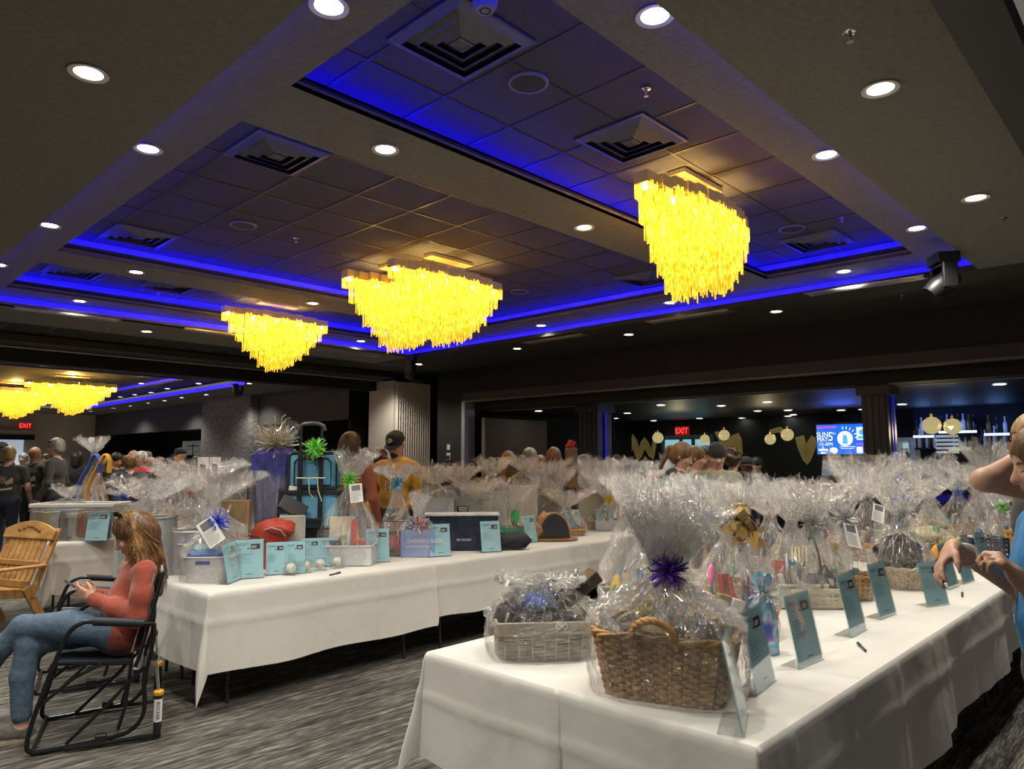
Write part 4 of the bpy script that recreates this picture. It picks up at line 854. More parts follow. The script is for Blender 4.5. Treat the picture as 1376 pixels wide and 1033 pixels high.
# ================================================================ GIFTS ON THE TABLES
def facets(name, vs, fs, m, par, jit=0, seed=0):
    return G().add(vs, fs).build(name, m, par, smooth=0)
def cello(par, a, b, hb, zn, zt, rp, seed, rn=.03, lean=(0, 0), n=54, crumple=1., m=None, name='cellophane_wrap', slump=.55, sq=3.2, z0=.003, body=True):
    """clear film gathered round a basket: body, cone up to the tie at zn, ragged plume up to zt"""
    R = random.Random(seed); vs = []; fs = []
    lv = 2 if n > 100 else 1; pl = [R.uniform(-1, 1) for _ in range(n)]; pl2 = [R.uniform(-1, 1) for _ in range(n)]; jag = [R.uniform(.62, 1.1) for _ in range(n)]
    jag = [(jag[i]+.6*jag[i-1])/1.6 for i in range(n)]
    if lv == 2: jag = [(jag[i-2]+jag[i-1]+jag[i]+jag[(i+1) % n])/4 for i in range(n)]; pl = [(pl[i]+pl[i-1])/1.4 for i in range(n)]; pl2 = [(pl2[i]+pl2[i-1])/1.4 for i in range(n)]
    ph = [R.uniform(0, 6.28) for _ in range(4)]
    def base(th):
        c, s = math.cos(th), math.sin(th); k = (abs(c)**sq+abs(s)**sq)**(-1/sq); return c*k*a, s*k*b
    levels = []
    nb, nc, npl = 5*lv, 10*lv, 9*lv
    if not body: nb = 0
    for i in range(nb): levels.append(('b', i/nb))
    for i in range(nc): levels.append(('c', i/nc))
    for i in range(npl+1): levels.append(('p', i/npl))
    for kind, t in levels:
        for j in range(n):
            th = 2*PI*j/n; bx, by = base(th)
            if kind == 'b':
                k = 1.02+.05*math.sin(PI*min(t*1.2, 1))+.02*pl[j]; x, y, z = bx*k, by*k, z0+hb*t
                amp = .006
            elif kind == 'c':
                f = 1-t**1.55
                k = 1.05*f; nr = rn*(1+.3*pl[j]); mix = t**3
                x, y = bx*k*(1-mix)+math.cos(th)*nr*mix, by*k*(1-mix)+math.sin(th)*nr*mix
                z = hb+(zn-hb)*(t**.9)+.02*math.sin(3*th+ph[0])*math.sin(PI*t)
                q = math.sin(PI*min(1, t*.9+.1)); rad = 1+.16*q*pl[j]+.05*q*math.sin(5*th+ph[1]); x *= rad; y *= rad
                amp = .007+.004*q
            else:
                r = rn+(rp-rn)*(t**.75)*(1+.22*pl2[j]*t); r *= 1+.35*(1-t)*pl[j]*.5
                x, y = math.cos(th)*r, math.sin(th)*r*(.85+.15*math.cos(ph[2])); z = zn+(zt-zn)*t*(1-(1-jag[j])*t)-.10*(rp)*t*t*(pl2[j])
                x += lean[0]*t; y += lean[1]*t; amp = .006+.012*t
            amp *= crumple
            if kind == 'b' and t == 0: dz = 0
            else: dz = R.uniform(-amp, amp)
            vs.append((x+R.uniform(-amp, amp), y+R.uniform(-amp, amp), max(z0, z+dz)))
    nl = len(levels)
    for r in range(nl-1):
        for j in range(n):
            p, q, s, t_ = r*n+j, r*n+(j+1) % n, (r+1)*n+(j+1) % n, (r+1)*n+j
            if (j+r) % 2: fs += [(p, q, s), (p, s, t_)]
            else: fs += [(p, q, t_), (q, s, t_)]
    # a second, shorter ruffle inside the plume
    k0 = len(vs); n2 = n//2; jag2 = [R.uniform(.5, .95) for _ in range(n2)]
    for r in range(6):
        t = r/5
        for j in range(n2):
            th = 2*PI*j/n2; rr = (rn*.6+(rp*.62-rn*.6)*t**.8)*(1+.35*R.uniform(-1, 1)*t)
            vs.append((math.cos(th)*rr+lean[0]*t*.8+R.uniform(-.012, .012)*t, math.sin(th)*rr+lean[1]*t*.8+R.uniform(-.012, .012)*t, zn+(zt-zn)*t*jag2[j]))
    for r in range(5):
        for j in range(n2): p, q, s, t_ = k0+r*n2+j, k0+r*n2+(j+1) % n2, k0+(r+1)*n2+(j+1) % n2, k0+(r+1)*n2+j; fs += [(p, q, s), (p, s, t_)]
    base_n = len(fs); S = Vector((0, 0, 0))
    for q in range(int(n*1.9)):          # pale fold strips along the gathers, whitened to stand in for highlights
        j = R.randrange(n); r0 = R.randrange(max(nb, 1), nl-3); r1 = min(nl-1, r0+R.randrange(2*lv, 7*lv)); wd = R.uniform(.0012, .0034); b0 = len(vs)
        for r in range(r0, r1+1):
            P = Vector(vs[r*n+j]); T = (Vector(vs[r*n+(j+1) % n])-Vector(vs[r*n+j-1])).normalized(); O = Vector((P.x-(lean[0] if False else 0), P.y, 0)); O = O.normalized()*.004 if O.length > 1e-4 else O; k = wd*math.sin(PI*(r-r0+.5)/(r1-r0+1)); vs += [tuple(P+O+T*k), tuple(P+O-T*k)]
        for r in range(r1-r0): fs.append((b0+2*r, b0+2*r+1, b0+2*r+3, b0+2*r+2))
    g = G().add(vs, fs); g.m = [0]*base_n+[1]*(len(fs)-base_n); return g.build(name, [m or CELLO, GLINT_FOLD], par, smooth=0)
def bow(par, p, r, col, seed, kind='curl', n=70, name='ribbon_bow', w=None):
    R = random.Random(seed); g = G(); c = Vector(p)
    m = mat('ribbon_%02x%02x%02x' % tuple(int(max(0, min(1, k))*255) for k in col), col, .3, .0, coat=.4)
    w = w or r*.05
    for i in range(n):
        d = Vector((R.gauss(0, 1), R.gauss(0, 1), R.gauss(0, 1))).normalized(); e = d.orthogonal().normalized(); e.rotate(Matrix.Rotation(R.uniform(0, 6.3), 3, d)); L = r*R.uniform(.7, 1.1); pts = []
        if kind == 'curl':
            cu = R.uniform(-.5, .5)
            for k in range(6): u = k/5; pts.append(c+d*L*u+e*(L*cu*u*u)+d.cross(e)*(.12*L*math.sin(u*6)*(i % 2)))
        else:
            for k in range(9): u = k/8; an = 2*PI*u; pts.append(c+d*L*.5*(1-math.cos(an))+e*L*.34*math.sin(an))
        s = d.cross(e).normalized(); ww = w*R.uniform(.7, 1.3); b = len(g.v)
        g.add([q+s*(ww if z else -ww)*(1-.0*k) for k, q in enumerate(pts) for z in (0, 1)], [(2*k, 2*k+1, 2*k+3, 2*k+2) for k in range(len(pts)-1)])
    return g.build(name, m, par, smooth=60)
PAL = [(.62, .10, .08), (.75, .48, .08), (.10, .25, .50), (.72, .70, .64), (.08, .08, .09), (.35, .20, .10), (.15, .38, .16), (.55, .25, .40), (.75, .66, .45), (.20, .45, .55), (.5, .5, .5), (.30, .12, .30)]
def cm(c, r=.45): return mat('pack_%02x%02x%02x' % tuple(int(k*255) for k in c), c, r, ns=9, na=.25)
def contents(par, a, b, z0, h, seed, pal=None, n=8):
    """the goods inside: bottles, jars, cartons, rolled towels, bags"""
    R = random.Random(seed); pal = pal or PAL
    spots = [((i % 3-1)*a*.55+R.uniform(-.1, .1)*a, ((i//3) % 3-1)*b*.5+R.uniform(-.1, .1)*b) for i in range(9)]; R.shuffle(spots)
    for i in range(min(n, 9)):
        x, y = spots[i]; c = R.choice(pal); k = R.randrange(6); hh = h*R.uniform(.6, 1.)*(1-.35*(abs(x)/a+abs(y)/b)); s = min(a, b)*R.uniform(.22, .32); M = Euler((R.uniform(-.3, .3), R.uniform(-.3, .3), R.uniform(0, 3))).to_matrix()
        if k == 0:
            g = G().lathe([(s*.7, 0), (s*.75, .01), (s*.75, hh*.55), (s*.3, hh*.72), (s*.25, hh*.95), (s*.3, hh)], 12, M=M, off=(x, y, z0)); o = g.build('bottle', cm(c, .15), par); G().lathe([(s*.765, hh*.15), (s*.765, hh*.42)], 12, M=M, off=(x, y, z0), closed=False).build('paper_label', cm(R.choice(pal)), o)
        elif k == 1:
            o = G().box(Vector((x, y, z0))+M @ Vector((0, 0, hh*.45)), (s*1.9, s*.9, hh*.9), M=M).build('carton', cm(c), par, bevel=.003); G().box(Vector((x, y, z0))+M @ Vector((0, 0, hh*.5)), (s*1.4, s*.92, hh*.35), M=M).build('printed_panel', cm(R.choice(pal)), o, smooth=0)
        elif k == 2:
            o = G().lathe([(s*.6, 0), (s*.8, .012), (s*.8, hh*.5), (s*.7, hh*.58)], 14, M=M, off=(x, y, z0)).build('jar', cm(c, .2), par); G().lathe([(s*.74, hh*.56), (s*.74, hh*.68), (s*.66, hh*.7)], 14, M=M, off=(x, y, z0)).build('lid', cm(R.choice(pal)), o)
        elif k == 3:
            g = G(); 
            for q in range(3): g.tube([Vector((x, y, z0+s*.55+q*s*.75))+M @ Vector((-s*1.2, q*.01, 0)), Vector((x, y, z0+s*.55+q*s*.75))+M @ Vector((s*1.2, 0, 0))], [s*.5, s*.52], 12)
            g.build('rolled_towel', cm(c, .9), par)
        elif k == 4:
            vs = []; g = G().ell((x, y, z0+hh*.45), (s*1.1, s*.6, hh*.48), M=M, nu=12, nv=8); g.v = [(p[0]+R.uniform(-.006, .006), p[1]+R.uniform(-.006, .006), p[2]+R.uniform(-.006, .006)) for p in g.v]; o = g.build('snack_bag', cm(c, .25), par); G().ell((x, y, z0+hh*.5), (s*.7, s*.64, hh*.2), M=M, nu=10, nv=6).build('printed_panel', cm(R.choice(pal)), o)
        else:
            g = G().lathe([(s*.75, 0), (s*.78, .004), (s*.78, hh*.62), (s*.7, hh*.65)], 14, M=M, off=(x, y, z0)); g.build('tin', cm(c, .25), par)
WICK = mat('honey_wicker', (.50, .275, .095), .55, ns=14, na=.35); WICKD = mat('dark_wicker', (.20, .115, .05), .6, ns=14, na=.3); ROPE = mat('grey_rope', (.30, .275, .235), .8, ns=20, na=.3); PALEW = mat('pale_lath', (.62, .53, .36), .6, ns=10, na=.2); WHITEL = mat('white_lattice', (.66, .62, .54), .6)
LINEN = mat('linen_liner', (.45, .40, .32), .85, ns=40, na=.12)
def woven(par, a, b, h, m, m2, taper=.86, th=.008, rows=14, stakes=40, sq=5., name='basket', rope=False):
    """rods woven in and out of upright stakes; superelliptic plan"""
    g = G(); N = stakes*2
    def P(u, z, o):
        th_ = 2*PI*u; c, s = math.cos(th_), math.sin(th_); k = (abs(c)**sq+abs(s)**sq)**(-1/sq); f = taper+(1-taper)*z/h
        q = Vector((c*k*a*f, s*k*b*f, z)); d = Vector((c/a, s/b, 0)).normalized(); return q+d*o
    dz = h/rows
    for r in range(rows):
        z = dz*(r+.5); off = th*.8*(0 if rope else 1)
        vs = []; K = 4
        for j in range(N):
            ph = 1 if ((j//1+r) % 2) else -1
            c0 = P(j/N, z+(0.0015*math.sin(j*1.7+r) if not rope else .002*math.sin(j*.9+r*2)), off*ph+th)
            d = (P(j/N, z, .01)-P(j/N, z, 0)).normalized()
            for k in range(K): an = 2*PI*k/K+.78; vs.append(c0+d*math.cos(an)*th*.8+Vector((0, 0, 1))*math.sin(an)*dz*.60)
        g.add(vs, [(j*K+k, ((j+1) % N)*K+k, ((j+1) % N)*K+(k+1) % K, j*K+(k+1) % K) for j in range(N) for k in range(K)])
    o = g.build(name, m, par, smooth=40)
    g = G()
    for j in range(stakes): g.tube([P((j+.25)/stakes, .0, th), P((j+.25)/stakes, h*.99, th)], th*.7, 5)
    g.build('stake', m2, o); o.children[0]['kind'] = 'stuff'
    g = G(); 
    for q in range(3):
        vs = [P(j/N, h+(q-1)*.004+.006*math.sin(j*1.3+q*2.1), th+.007*math.cos(j*1.3+q*2.1)) for j in range(N+1)]; g.tube(vs, th*.85, 6, cap=False)
    g.build('rim', m, o)
    vs = [P(j/48, .006, -.004) for j in range(48)]+[P(j/48, h*.95, -.006) for j in range(48)]
    G().add(vs, [tuple(range(48))]+[(j, (j+1) % 48, 48+(j+1) % 48, 48+j) for j in range(48)]).build('inner_lining', m2, o)
    return o
def hoop(par, p0, p1, rise, r, m, out=(0, 0, 0), name='handle', tw=True):
    p0, p1, o = Vector(p0), Vector(p1), Vector(out); g = G(); n = 22
    for q in range(3 if tw else 1):
        pts = []
        for i in range(n+1):
            u = i/n; c = p0.lerp(p1, .5-.5*math.cos(PI*u))+Vector((0, 0, rise*math.sin(PI*u)))+o*math.sin(PI*u)
            if tw: c += Vector((0, math.cos(u*22+q*2.1), math.sin(u*22+q*2.1)))*r*.6
            pts.append(c)
        g.tube(pts, r*(.75 if tw else 1), 7)
    return g.build(name, m, par)
def lattice(par, a, b, h, m, name='basket'):
    g = G()
    def side(p0, p1):
        p0, p1 = Vector(p0), Vector(p1); L = (p1-p0).length; n = max(3, int(L/.035)); d = (p1-p0)/L; nn = Vector((d.y, -d.x, 0))
        for i in range(n+1): q = p0+(p1-p0)*i/n; g.box(q+Vector((0, 0, h/2))+nn*.002*(-1)**i, (.018, .004, h), rz=math.atan2(d.y, d.x))
        for k in range(4): g.box((p0+p1)/2+Vector((0, 0, h*(k+.6)/4.4))+nn*.003*(-1)**k, (L, .004, .018), rz=math.atan2(d.y, d.x))
    cs = [(-a, -b, 0), (a, -b, 0), (a, b, 0), (-a, b, 0)]
    for i in range(4): side(cs[i], cs[(i+1) % 4])
    g.box((0, 0, .004), (2*a, 2*b, .008)); o = g.build(name, m, par, smooth=0)
    g = G()
    for s in (-1, 1): g.box((0, s*b, h), (2*a+.02, .014, .024)); g.box((s*a, 0, h), (.014, 2*b+.02, .024))
    g.build('rim', m, o, bevel=.003)
    return o
def tag_card(par, p, M, w=.10, h=.15, seed=0, pic=True):
    """white card tied to a wrap, printed lines and a picture"""
    o = G().box(p, (w, .002, h), M=M).build('gift_card', PAPER, par, smooth=0); g = G(); R = random.Random(seed)
    for k in range(8): ww = w*R.uniform(.5, .8); g.box(Vector(p)+M @ Vector((-w*.42+ww/2, -.0016, h*(.05-.065*k))), (ww, .0006, h*.018), M=M)
    if pic: g.box(Vector(p)+M @ Vector((0, -.0016, h*.28)), (w*.7, .0006, h*.3), M=M)
    g.build('printed_lines', mat('grey_print', (.16, .16, .18), .6), o, smooth=0); return o
def flyer_sheet(par, w, h, M4, seed=0, two=False):
    """pale blue bid sheet with a title, a small photograph and rows of print; local x across, y up"""
    def B(g, x, y, ww, hh, z): 
        vs = [M4 @ Vector((x+sx*ww/2, y+sy*hh/2, z)) for sx, sy in ((-1, -1), (1, -1), (1, 1), (-1, 1))]; g.add(vs, [(0, 1, 2, 3)])
    R = random.Random(seed); g = G(); B(g, 0, 0, w, h, .0); o = g.build('bid_sheet', SKYBLUE, par, smooth=0)
    g = G(); g2 = G(); g3 = G()
    for c in ((-w/4, w/4) if two else (0,)):
        W = w/2 if two else w
        for k in range(2): ww = W*R.uniform(.3, .45); B(g, c-W*.42+ww/2, h*(.39-.035*k), ww, h*.012, .0012)
        B(g2, c+W*.22, h*.31, W*.32, h*.14, .0012); B(g3, c+W*.22+R.uniform(-.05, .05)*W, h*.30, W*.18, h*.07, .0018)
        B(g, c-W*.02, h*.26, W*.09, h*.025, .0012); B(g, c-W*.30, h*.27, W*.11, h*.01, .0012)
        for k in range(6): ww = W*R.uniform(.25, .55); B(g, c-W*.40+ww/2, h*(.12-.045*k), ww, h*.007, .0012)
        B(g, c+W*.02, h*-.40, W*.22, h*.02, .0012)
    if two: B(g, 0, 0, .0015, h*.94, .001)
    g.build('printed_text', mat('flyer_ink', (.10, .20, .30), .6), o, smooth=0); g2.build('printed_photo', mat('photo_dark', (.05, .05, .05), .4, ns=60, na=.9), o, smooth=0); g3.build('printed_photo', mat('photo_light', (.45, .40, .34), .4, ns=60, na=.6), o, smooth=0)
    return o
def sign_holder(x, y, z, rz, label, w=.14, h=.216, lean=.20, seed=0, hold=None, sheet=True, two=False, sh=None):
    """slanted clear holder, local -y faces the reader; the foot runs back underneath"""
    hold = hold or h+.012; W = w+.012; t = thing('sign_holder', label, 'sign holder', (x, y, z), rz); th = .0025; g = G()
    d = Vector((0, math.sin(lean), math.cos(lean))); nb = Vector((0, math.cos(lean), -math.sin(lean)))
    def sheetbox(o0, g=g):
        a = [Vector((sx*W/2, 0, 0))+o0+d*k+nb*q for q in (0, th) for sx, k in ((-1, .002), (1, .002), (1, hold), (-1, hold))]; g.add(a, [(3, 2, 1, 0), (4, 5, 6, 7), (0, 1, 5, 4), (1, 2, 6, 5), (2, 3, 7, 6), (3, 0, 4, 7)])
    sheetbox(Vector((0, 0, 0))); sheetbox(nb*.006)
    g.bb((-W/2, -.0, .0005), (W/2, .085, .0005+th)); g.build('acrylic_stand', ACRYL, t, smooth=0)
    if sheet:
        sw, shh = sh or (w, h)
        M4 = Matrix.Translation(d*(hold-.004-shh/2)+nb*.004); A = Matrix.Identity(4)
        for i in range(3): A[i][0] = (1, 0, 0)[i]; A[i][1] = d[i]; A[i][2] = -nb[i]
        flyer_sheet(t, sw, shh, M4 @ A, seed, two)
    return t
def gift(px, Y, z, w, d, hb, np_, tp, pw, base, bc, label, seed, pal=None, rz=None, n=8, br=.05, cn=8, ch=None, card=False, lean=None, X=None, bkind='curl', pwm=None, wrap=True, cell=None):
    """one wrapped gift: px = photo column of its centre, Y = its row on the table, np_/tp = photo rows of tie and plume top, pw = plume half width in px"""
    x = colX(px, Y, z+.2) if X is None else X; y = Y; D = depth(x, y); zn = max(zat(x, y, np_)-z, hb+.03); zt = zat(x, y, tp)-z; rp = pw*D/FPX
    rz = (HEAD-PI/2) if rz is None else rz
    t = thing('gift_basket', label, 'gift basket', (x, y, z+.001), rz); a, b = w/2, d/2
    if base == 'wicker': woven(t, a, b, hb, WICK, WICKD, rows=10, stakes=30)
    elif base == 'dark': woven(t, a, b, hb, WICKD, BLACK, rows=8, stakes=24)
    elif base == 'rope': woven(t, a, b, hb, ROPE, LINEN, rows=12, stakes=24, taper=.94, rope=True)
    elif base == 'round': woven(t, a, b, hb, PALEW, WICK, rows=12, stakes=34, sq=2., taper=.75)
    elif base == 'lattice': lattice(t, a, b, hb, PALEW)
    elif base == 'navylat': lattice(t, a, b, hb, mat('navy_plastic', (.015, .02, .07), .4))
    elif base in ('bin', 'box', 'crate'):
        c = cell or [(.6, .6, .62), (.42, .36, .28), (.55, .52, .45), (.09, .09, .10), (.33, .30, .26), (.45, .48, .50), (.60, .57, .50)][seed % 7]; m = mat('bin_%02x%02x%02x' % tuple(int(k*255) for k in c), c, .4)
        prof = 1.0; g = G(); tp_ = .86 if base == 'bin' else 1.
        for s in (-1, 1): g.add([(-a*tp_, s*b*tp_, .004), (a*tp_, s*b*tp_, .004), (a, s*b, hb), (-a, s*b, hb)], [(0, 1, 2, 3)]); g.add([(s*a*tp_, -b*tp_, .004), (s*a*tp_, b*tp_, .004), (s*a, b, hb), (s*a, -b, hb)], [(0, 1, 2, 3)])
        g.add([(-a*tp_, -b*tp_, .004), (a*tp_, -b*tp_, .004), (a*tp_, b*tp_, .004), (-a*tp_, b*tp_, .004)], [(0, 1, 2, 3)]); o = g.build('bin' if base == 'bin' else 'box', m, t, smooth=0); g = G()
        for s in (-1, 1): g.box((0, s*b, hb), (2*a+.012, .012, .014)); g.box((s*a, 0, hb), (.012, 2*b+.012, .014))
        g.build('rim', m, o, bevel=.003)
    elif base == 'tray': G().lathe([(.9, 0), (1., .01), (1., .02), (.95, .02)], 28, sx=a, sy=b).build('tray', cm((.30, .16, .07)), t)
    ch = ch or min((zn-hb)*.95+hb*.5, .36)
    if n: contents(t, a*.82, b*.82, hb*.35 if base != 'none' else .004, ch, seed, (pal or [])+(PAL if seed % 2 else []), n+1)
    if wrap: cello(t, a*1.07, b*1.07, hb*1.02, zn, zt, rp, seed+100, rn=.022+.05*rp, lean=lean or (random.Random(seed).uniform(-.04, .04), 0), n=cn*6)
    if bc is not None: bow(t, (0, -.035, zn), br, bc, seed, bkind, 110, w=br*.035)
    if card:
        R = random.Random(seed); M = Euler((R.uniform(-.5, -.2), R.uniform(-.4, .4), R.uniform(-.3, .3))).to_matrix(); tag_card(t, (R.uniform(-.05, .08), -b*.55-.05, zn-.10), M, seed=seed)
    return t
TZ = .742
CAMRZ = HEAD-PI/2          # facing straight back to the camera
# ================================================================ RIGHT HAND ROW
# grey rope basket with clothes, cap and a dark wooden box
t = thing('gift_basket', 'low grey rope basket with linen liner, blue cap and dark wooden box', 'gift basket', (2.47, 2.19, TZ), CAMRZ+.10)
o = woven(t, .205, .15, .13, ROPE, LINEN, rows=13, stakes=26, taper=.95, rope=True)
g = G()
for s in (-1, 1): g.box((0, s*.158, .135), (.425, .012, .055)); g.box((s*.213, 0, .135), (.012, .31, .055))
g.build('linen_liner', LINEN, o, bevel=.005)
g = G(); 
for k in (-1, 1): g.tube([(.06+k*.0, -.166, .145)]+[(.06+k*.025*math.sin(u), -.17, .145+.012*math.sin(2*u)) for u in (.8, 1.6, 2.4, 3.1)], .003, 6)
g.build('bow_knot', mat('cream_ribbon', (.8, .75, .65), .6), o)
def blanket(par, name, c, r, m, seed, z=.7):
    R = random.Random(seed); g = G(); ph = [R.uniform(0, 6) for _ in range(6)]
    g.ell((0, 0, 0), r, 0, 28, 16); g.v = [(c[0]+v[0]*(1+.12*math.sin(9*v[0]/r[0]+ph[0]+4*v[2]/r[2])+.08*math.sin(13*v[1]/r[1]+ph[1])), c[1]+v[1]*(1+.12*math.sin(8*v[1]/r[1]+ph[2])), c[2]+v[2]*(1+.14*math.sin(6*v[0]/r[0]+ph[3])*math.cos(5*v[1]/r[1]+ph[4]))) for v in g.v]
    return g.build(name, m, par, smooth=60)
blanket(t, 'folded_shirt', (-.02, .02, .15), (.18, .12, .07), cm((.012, .014, .025), .9), 3); 
chk = mat('black_white_print', (.35, .35, .35), .8, ns=26, na=.98); blanket(t, 'patterned_scarf', (-.13, .03, .205), (.065, .09, .055), chk, 5); blanket(t, 'shirt_bundle', (-.17, -.04, .165), (.045, .07, .06), cm((.01, .012, .02), .9), 6)
blanket(t, 'blue_shirt', (-.03, .0, .20), (.08, .08, .05), cm((.035, .08, .33), .85), 7)
g = G().ell((.05, .05, .235), (.075, .085, .07), nu=18, nv=12); cap = g.build('navy_cap', cm((.015, .03, .09), .85), t); G().lathe([(.001, 0), (.075, -.004), (.08, -.008)], 18, M=Euler((.5, .2, 0)).to_matrix(), off=(.03, -.03, .235), sy=.7, closed=False).build('cap_brim', cm((.02, .04, .12), .8), cap)
G().ell((.095, .045, .235), (.05, .055, .05)).build('tan_cap', cm((.45, .36, .25), .85), t)
DWOOD = mat('dark_walnut', (.045, .028, .018), .4, ns=10, na=.4, stretch=(1, 8, 1)); bx = G().box((.13, .0, .245), (.30, .10, .055), M=Euler((.05, -.62, .15)).to_matrix()).build('wooden_box', DWOOD, t, bevel=.004)
G().box((-.03, .13, .255), (.16, .004, .06), M=Euler((-.3, 0, 0)).to_matrix()).build('blue_note', SKYBLUE, t, smooth=0)
cello(t, .235, .18, .16, .30, .33, .20, 77, rn=.14, n=110, slump=.3, name='cellophane_wrap')
# the big wicker basket in front
BX, BY = 2.40, 1.50
t = thing('gift_basket', 'big honey wicker basket with rope handle and dark violet curly bow, nearest the camera', 'gift basket', (BX, BY, TZ), math.atan2(-.40, .14))
a, b, h = .245, .185, .225
o = woven(t, a, b, h, WICK, WICKD, taper=.82, th=.0085, rows=17, stakes=30, sq=6.)
hoop(o, (-.085, -b-.01, h-.005), (.075, -b-.01, h-.005), .075, .011, WICK, out=(0, -.035, .0)); hoop(o, (-.08, b+.01, h-.005), (.08, b+.01, h-.005), .075, .011, WICK, out=(0, .02, 0))
contents(t, a*.82, b*.8, .12, .20, 11, [(.55, .45, .30), (.30, .20, .12), (.62, .58, .5), (.12, .12, .14), (.4, .28, .15), (.55, .5, .42), (.25, .10, .12)], 9)
contents(t, a*.7, b*.75, .15, .20, 18, [(.55, .35, .18), (.35, .33, .32), (.7, .66, .6), (.15, .10, .2)], 7)
# recognisable goods at the front: yellow flower spool, silver bottle, bright pink pieces, white card
g = G()
for k in range(4): g.lathe([(.018, 0), (.026, .004), (.026, .014), (.018, .018)], 16, M=Euler((.4, .9, 0)).to_matrix(), off=(-.10+.014*k, -.04, .27+.010*k))
g.build('yellow_spool', cm((.75, .62, .05)), t); g = G()
for k in range(5): g.ell((-.055+.012*math.cos(k*1.3), -.02+.02*math.sin(k*1.3), .275+.012*(k % 2)), .013)
g.build('pink_trinket', cm((.75, .08, .32)), t)
G().tube([(-.235, -.05, .265), (-.17, -.09, .215)], [.017, .02], 14).tube([(-.17, -.09, .215), (-.155, -.10, .20)], .02, 14).build('silver_tube', cm((.45, .46, .48), .2), t)
G().box((.03, -.04, .305), (.03, .002, .06), M=Euler((-.2, .5, .2)).to_matrix()).build('white_card', PAPER, t, smooth=0); G().box((-.01, -.12, .235), (.10, .07, .03), M=Euler((.3, .1, .2)).to_matrix()).build('cardboard_carton', cm((.5, .3, .14)), t)
zn = zat(BX, BY, 765)-TZ; zt = zat(BX, BY, 645)-TZ
cello(t, a*1.10, b*1.12, h*1.04, zn, zt, .165, 9, rn=.028, n=150, lean=(-.02, .02)); cello(t, a*1.04, b*1.06, h*1.02, zn-.01, zt-.05, .20, 19, rn=.03, n=110, lean=(.05, -.02), name='cellophane_fold', body=False)
bow(t, (.02, -.05, zn), .075, (.10, .022, .42), 4, 'curl', 130, w=.0035); bow(t, (-.03, -.05, zn+.03), .09, (.10, .022, .42), 14, 'curl', 10, name='ribbon_tail', w=.003)
# ---- sign holders along the aisle edge
def hold(px, py, label, rz, hp=None, seed=0, w=.216, h=.279, **k):
    p = atZ(px, py, TZ); return sign_holder(p[0], p[1], TZ+.0005, rz, label, w, h, seed=seed, **k)
hold(1004, 975, 'clear sign holder seen almost edge on, in front of the big wicker basket', .40, seed=1)
hold(1032, 925, 'clear sign holder with a blue sheet between the wicker basket and the iridescent bag', .12, seed=2)
hold(1092, 893, 'largest facing blue bid sheet in a clear holder, right of the iridescent bag', -.06, seed=3)
hold(1156, 852, 'clear sign holder with a blue sheet in front of the lath basket', -.0, seed=4)
hold(1195, 829, 'clear sign holder with a blue sheet left of the round woven basket', -.08, seed=5)
hold(1262, 814, 'clear sign holder with a blue sheet under the reaching hand', -.35, seed=6, h=.24, w=.2)
hold(1283, 790, 'clear sign holder standing right behind the reaching hand', -.05, seed=7)
hold(1303, 783, 'clear sign holder with a blue sheet below the ringed hands', -.1, seed=8)
hold(1330, 768, 'farthest clear sign holder on the right row, by the blue shirt', -.1, seed=9)
p = atZ(1080, 845, TZ); sign_holder(3.45, 1.62, TZ, 0, 'clear sign holder with a blue sheet standing behind the largest bid sheet', seed=10, h=.26, w=.2)
# pens
def pen(px, py, ang, lab, m=None):
    p = atZ(px, py, TZ); t = thing('marker_pen', lab, 'pen', (p[0], p[1], TZ+.007), ang); G().tube([(-.065, 0, 0), (.045, 0, 0)], .0055, 10).build('barrel', m or mat('pen_grey', (.05, .05, .055), .4), t); G().tube([(.02, 0, 0), (.068, 0, 0)], .0066, 10).build('cap', BLACK, t); return t
pen(1158, 871, .55, 'grey marker pen lying on the right cloth beyond the largest bid sheet'); pen(1293, 800, .2, 'grey marker pen lying on the right cloth below the ringed hands'); pen(450, 772, .4, 'black marker pen lying on the cloth beside the cased baseballs')
# iridescent tall bag
def film_iri():
    m = bpy.data.materials.new('iridescent_film'); m.use_nodes = True; N = m.node_tree.nodes; L = m.node_tree.links; p = N['Principled BSDF']
    tc = N.new('ShaderNodeTexCoord'); nz = N.new('ShaderNodeTexNoise'); nz.inputs['Scale'].default_value = 11; nz.inputs['Detail'].default_value = 1; L.new(tc.outputs['Object'], nz.inputs[0])
    cr = N.new('ShaderNodeValToRGB'); e = cr.color_ramp.elements; e[0].position = .3; e[0].color = (.10, .14, .55, 1); e[1].position = .72; e[1].color = (.05, .42, .25, 1)
    for pos, c in ((.40, (.35, .28, .68, 1)), (.48, (.62, .62, .70, 1)), (.55, (.10, .45, .55, 1)), (.62, (.50, .45, .75, 1))): q = e.new(pos); q.color = c
    L.new(nz.outputs[0], cr.inputs[0]); L.new(cr.outputs[0], p.inputs['Base Color']); p.inputs['Roughness'].default_value = .18; p.inputs['Metallic'].default_value = .35; return m
IRI = film_iri()
x, y = 3.12, 1.46; t = thing('gift_bag', 'tall iridescent blue green film bag between two blue bid sheets', 'gift bag', (x, y, TZ), CAMRZ)
g = G(); R = random.Random(8); n = 22; lv = [(.0, .062, .035), (.06, .066, .045), (.14, .06, .045), (.20, .05, .035), (.245, .03, .02), (.26, .016, .014), (.29, .03, .022), (.335, .055, .04)]
vs = [(math.cos(2*PI*j/n)*ra*(1+R.uniform(-.12, .12)), math.sin(2*PI*j/n)*rb*(1+R.uniform(-.12, .12)), z*(1+(R.uniform(-.06, .06) if z else 0))) for z, ra, rb in lv for j in range(n)]
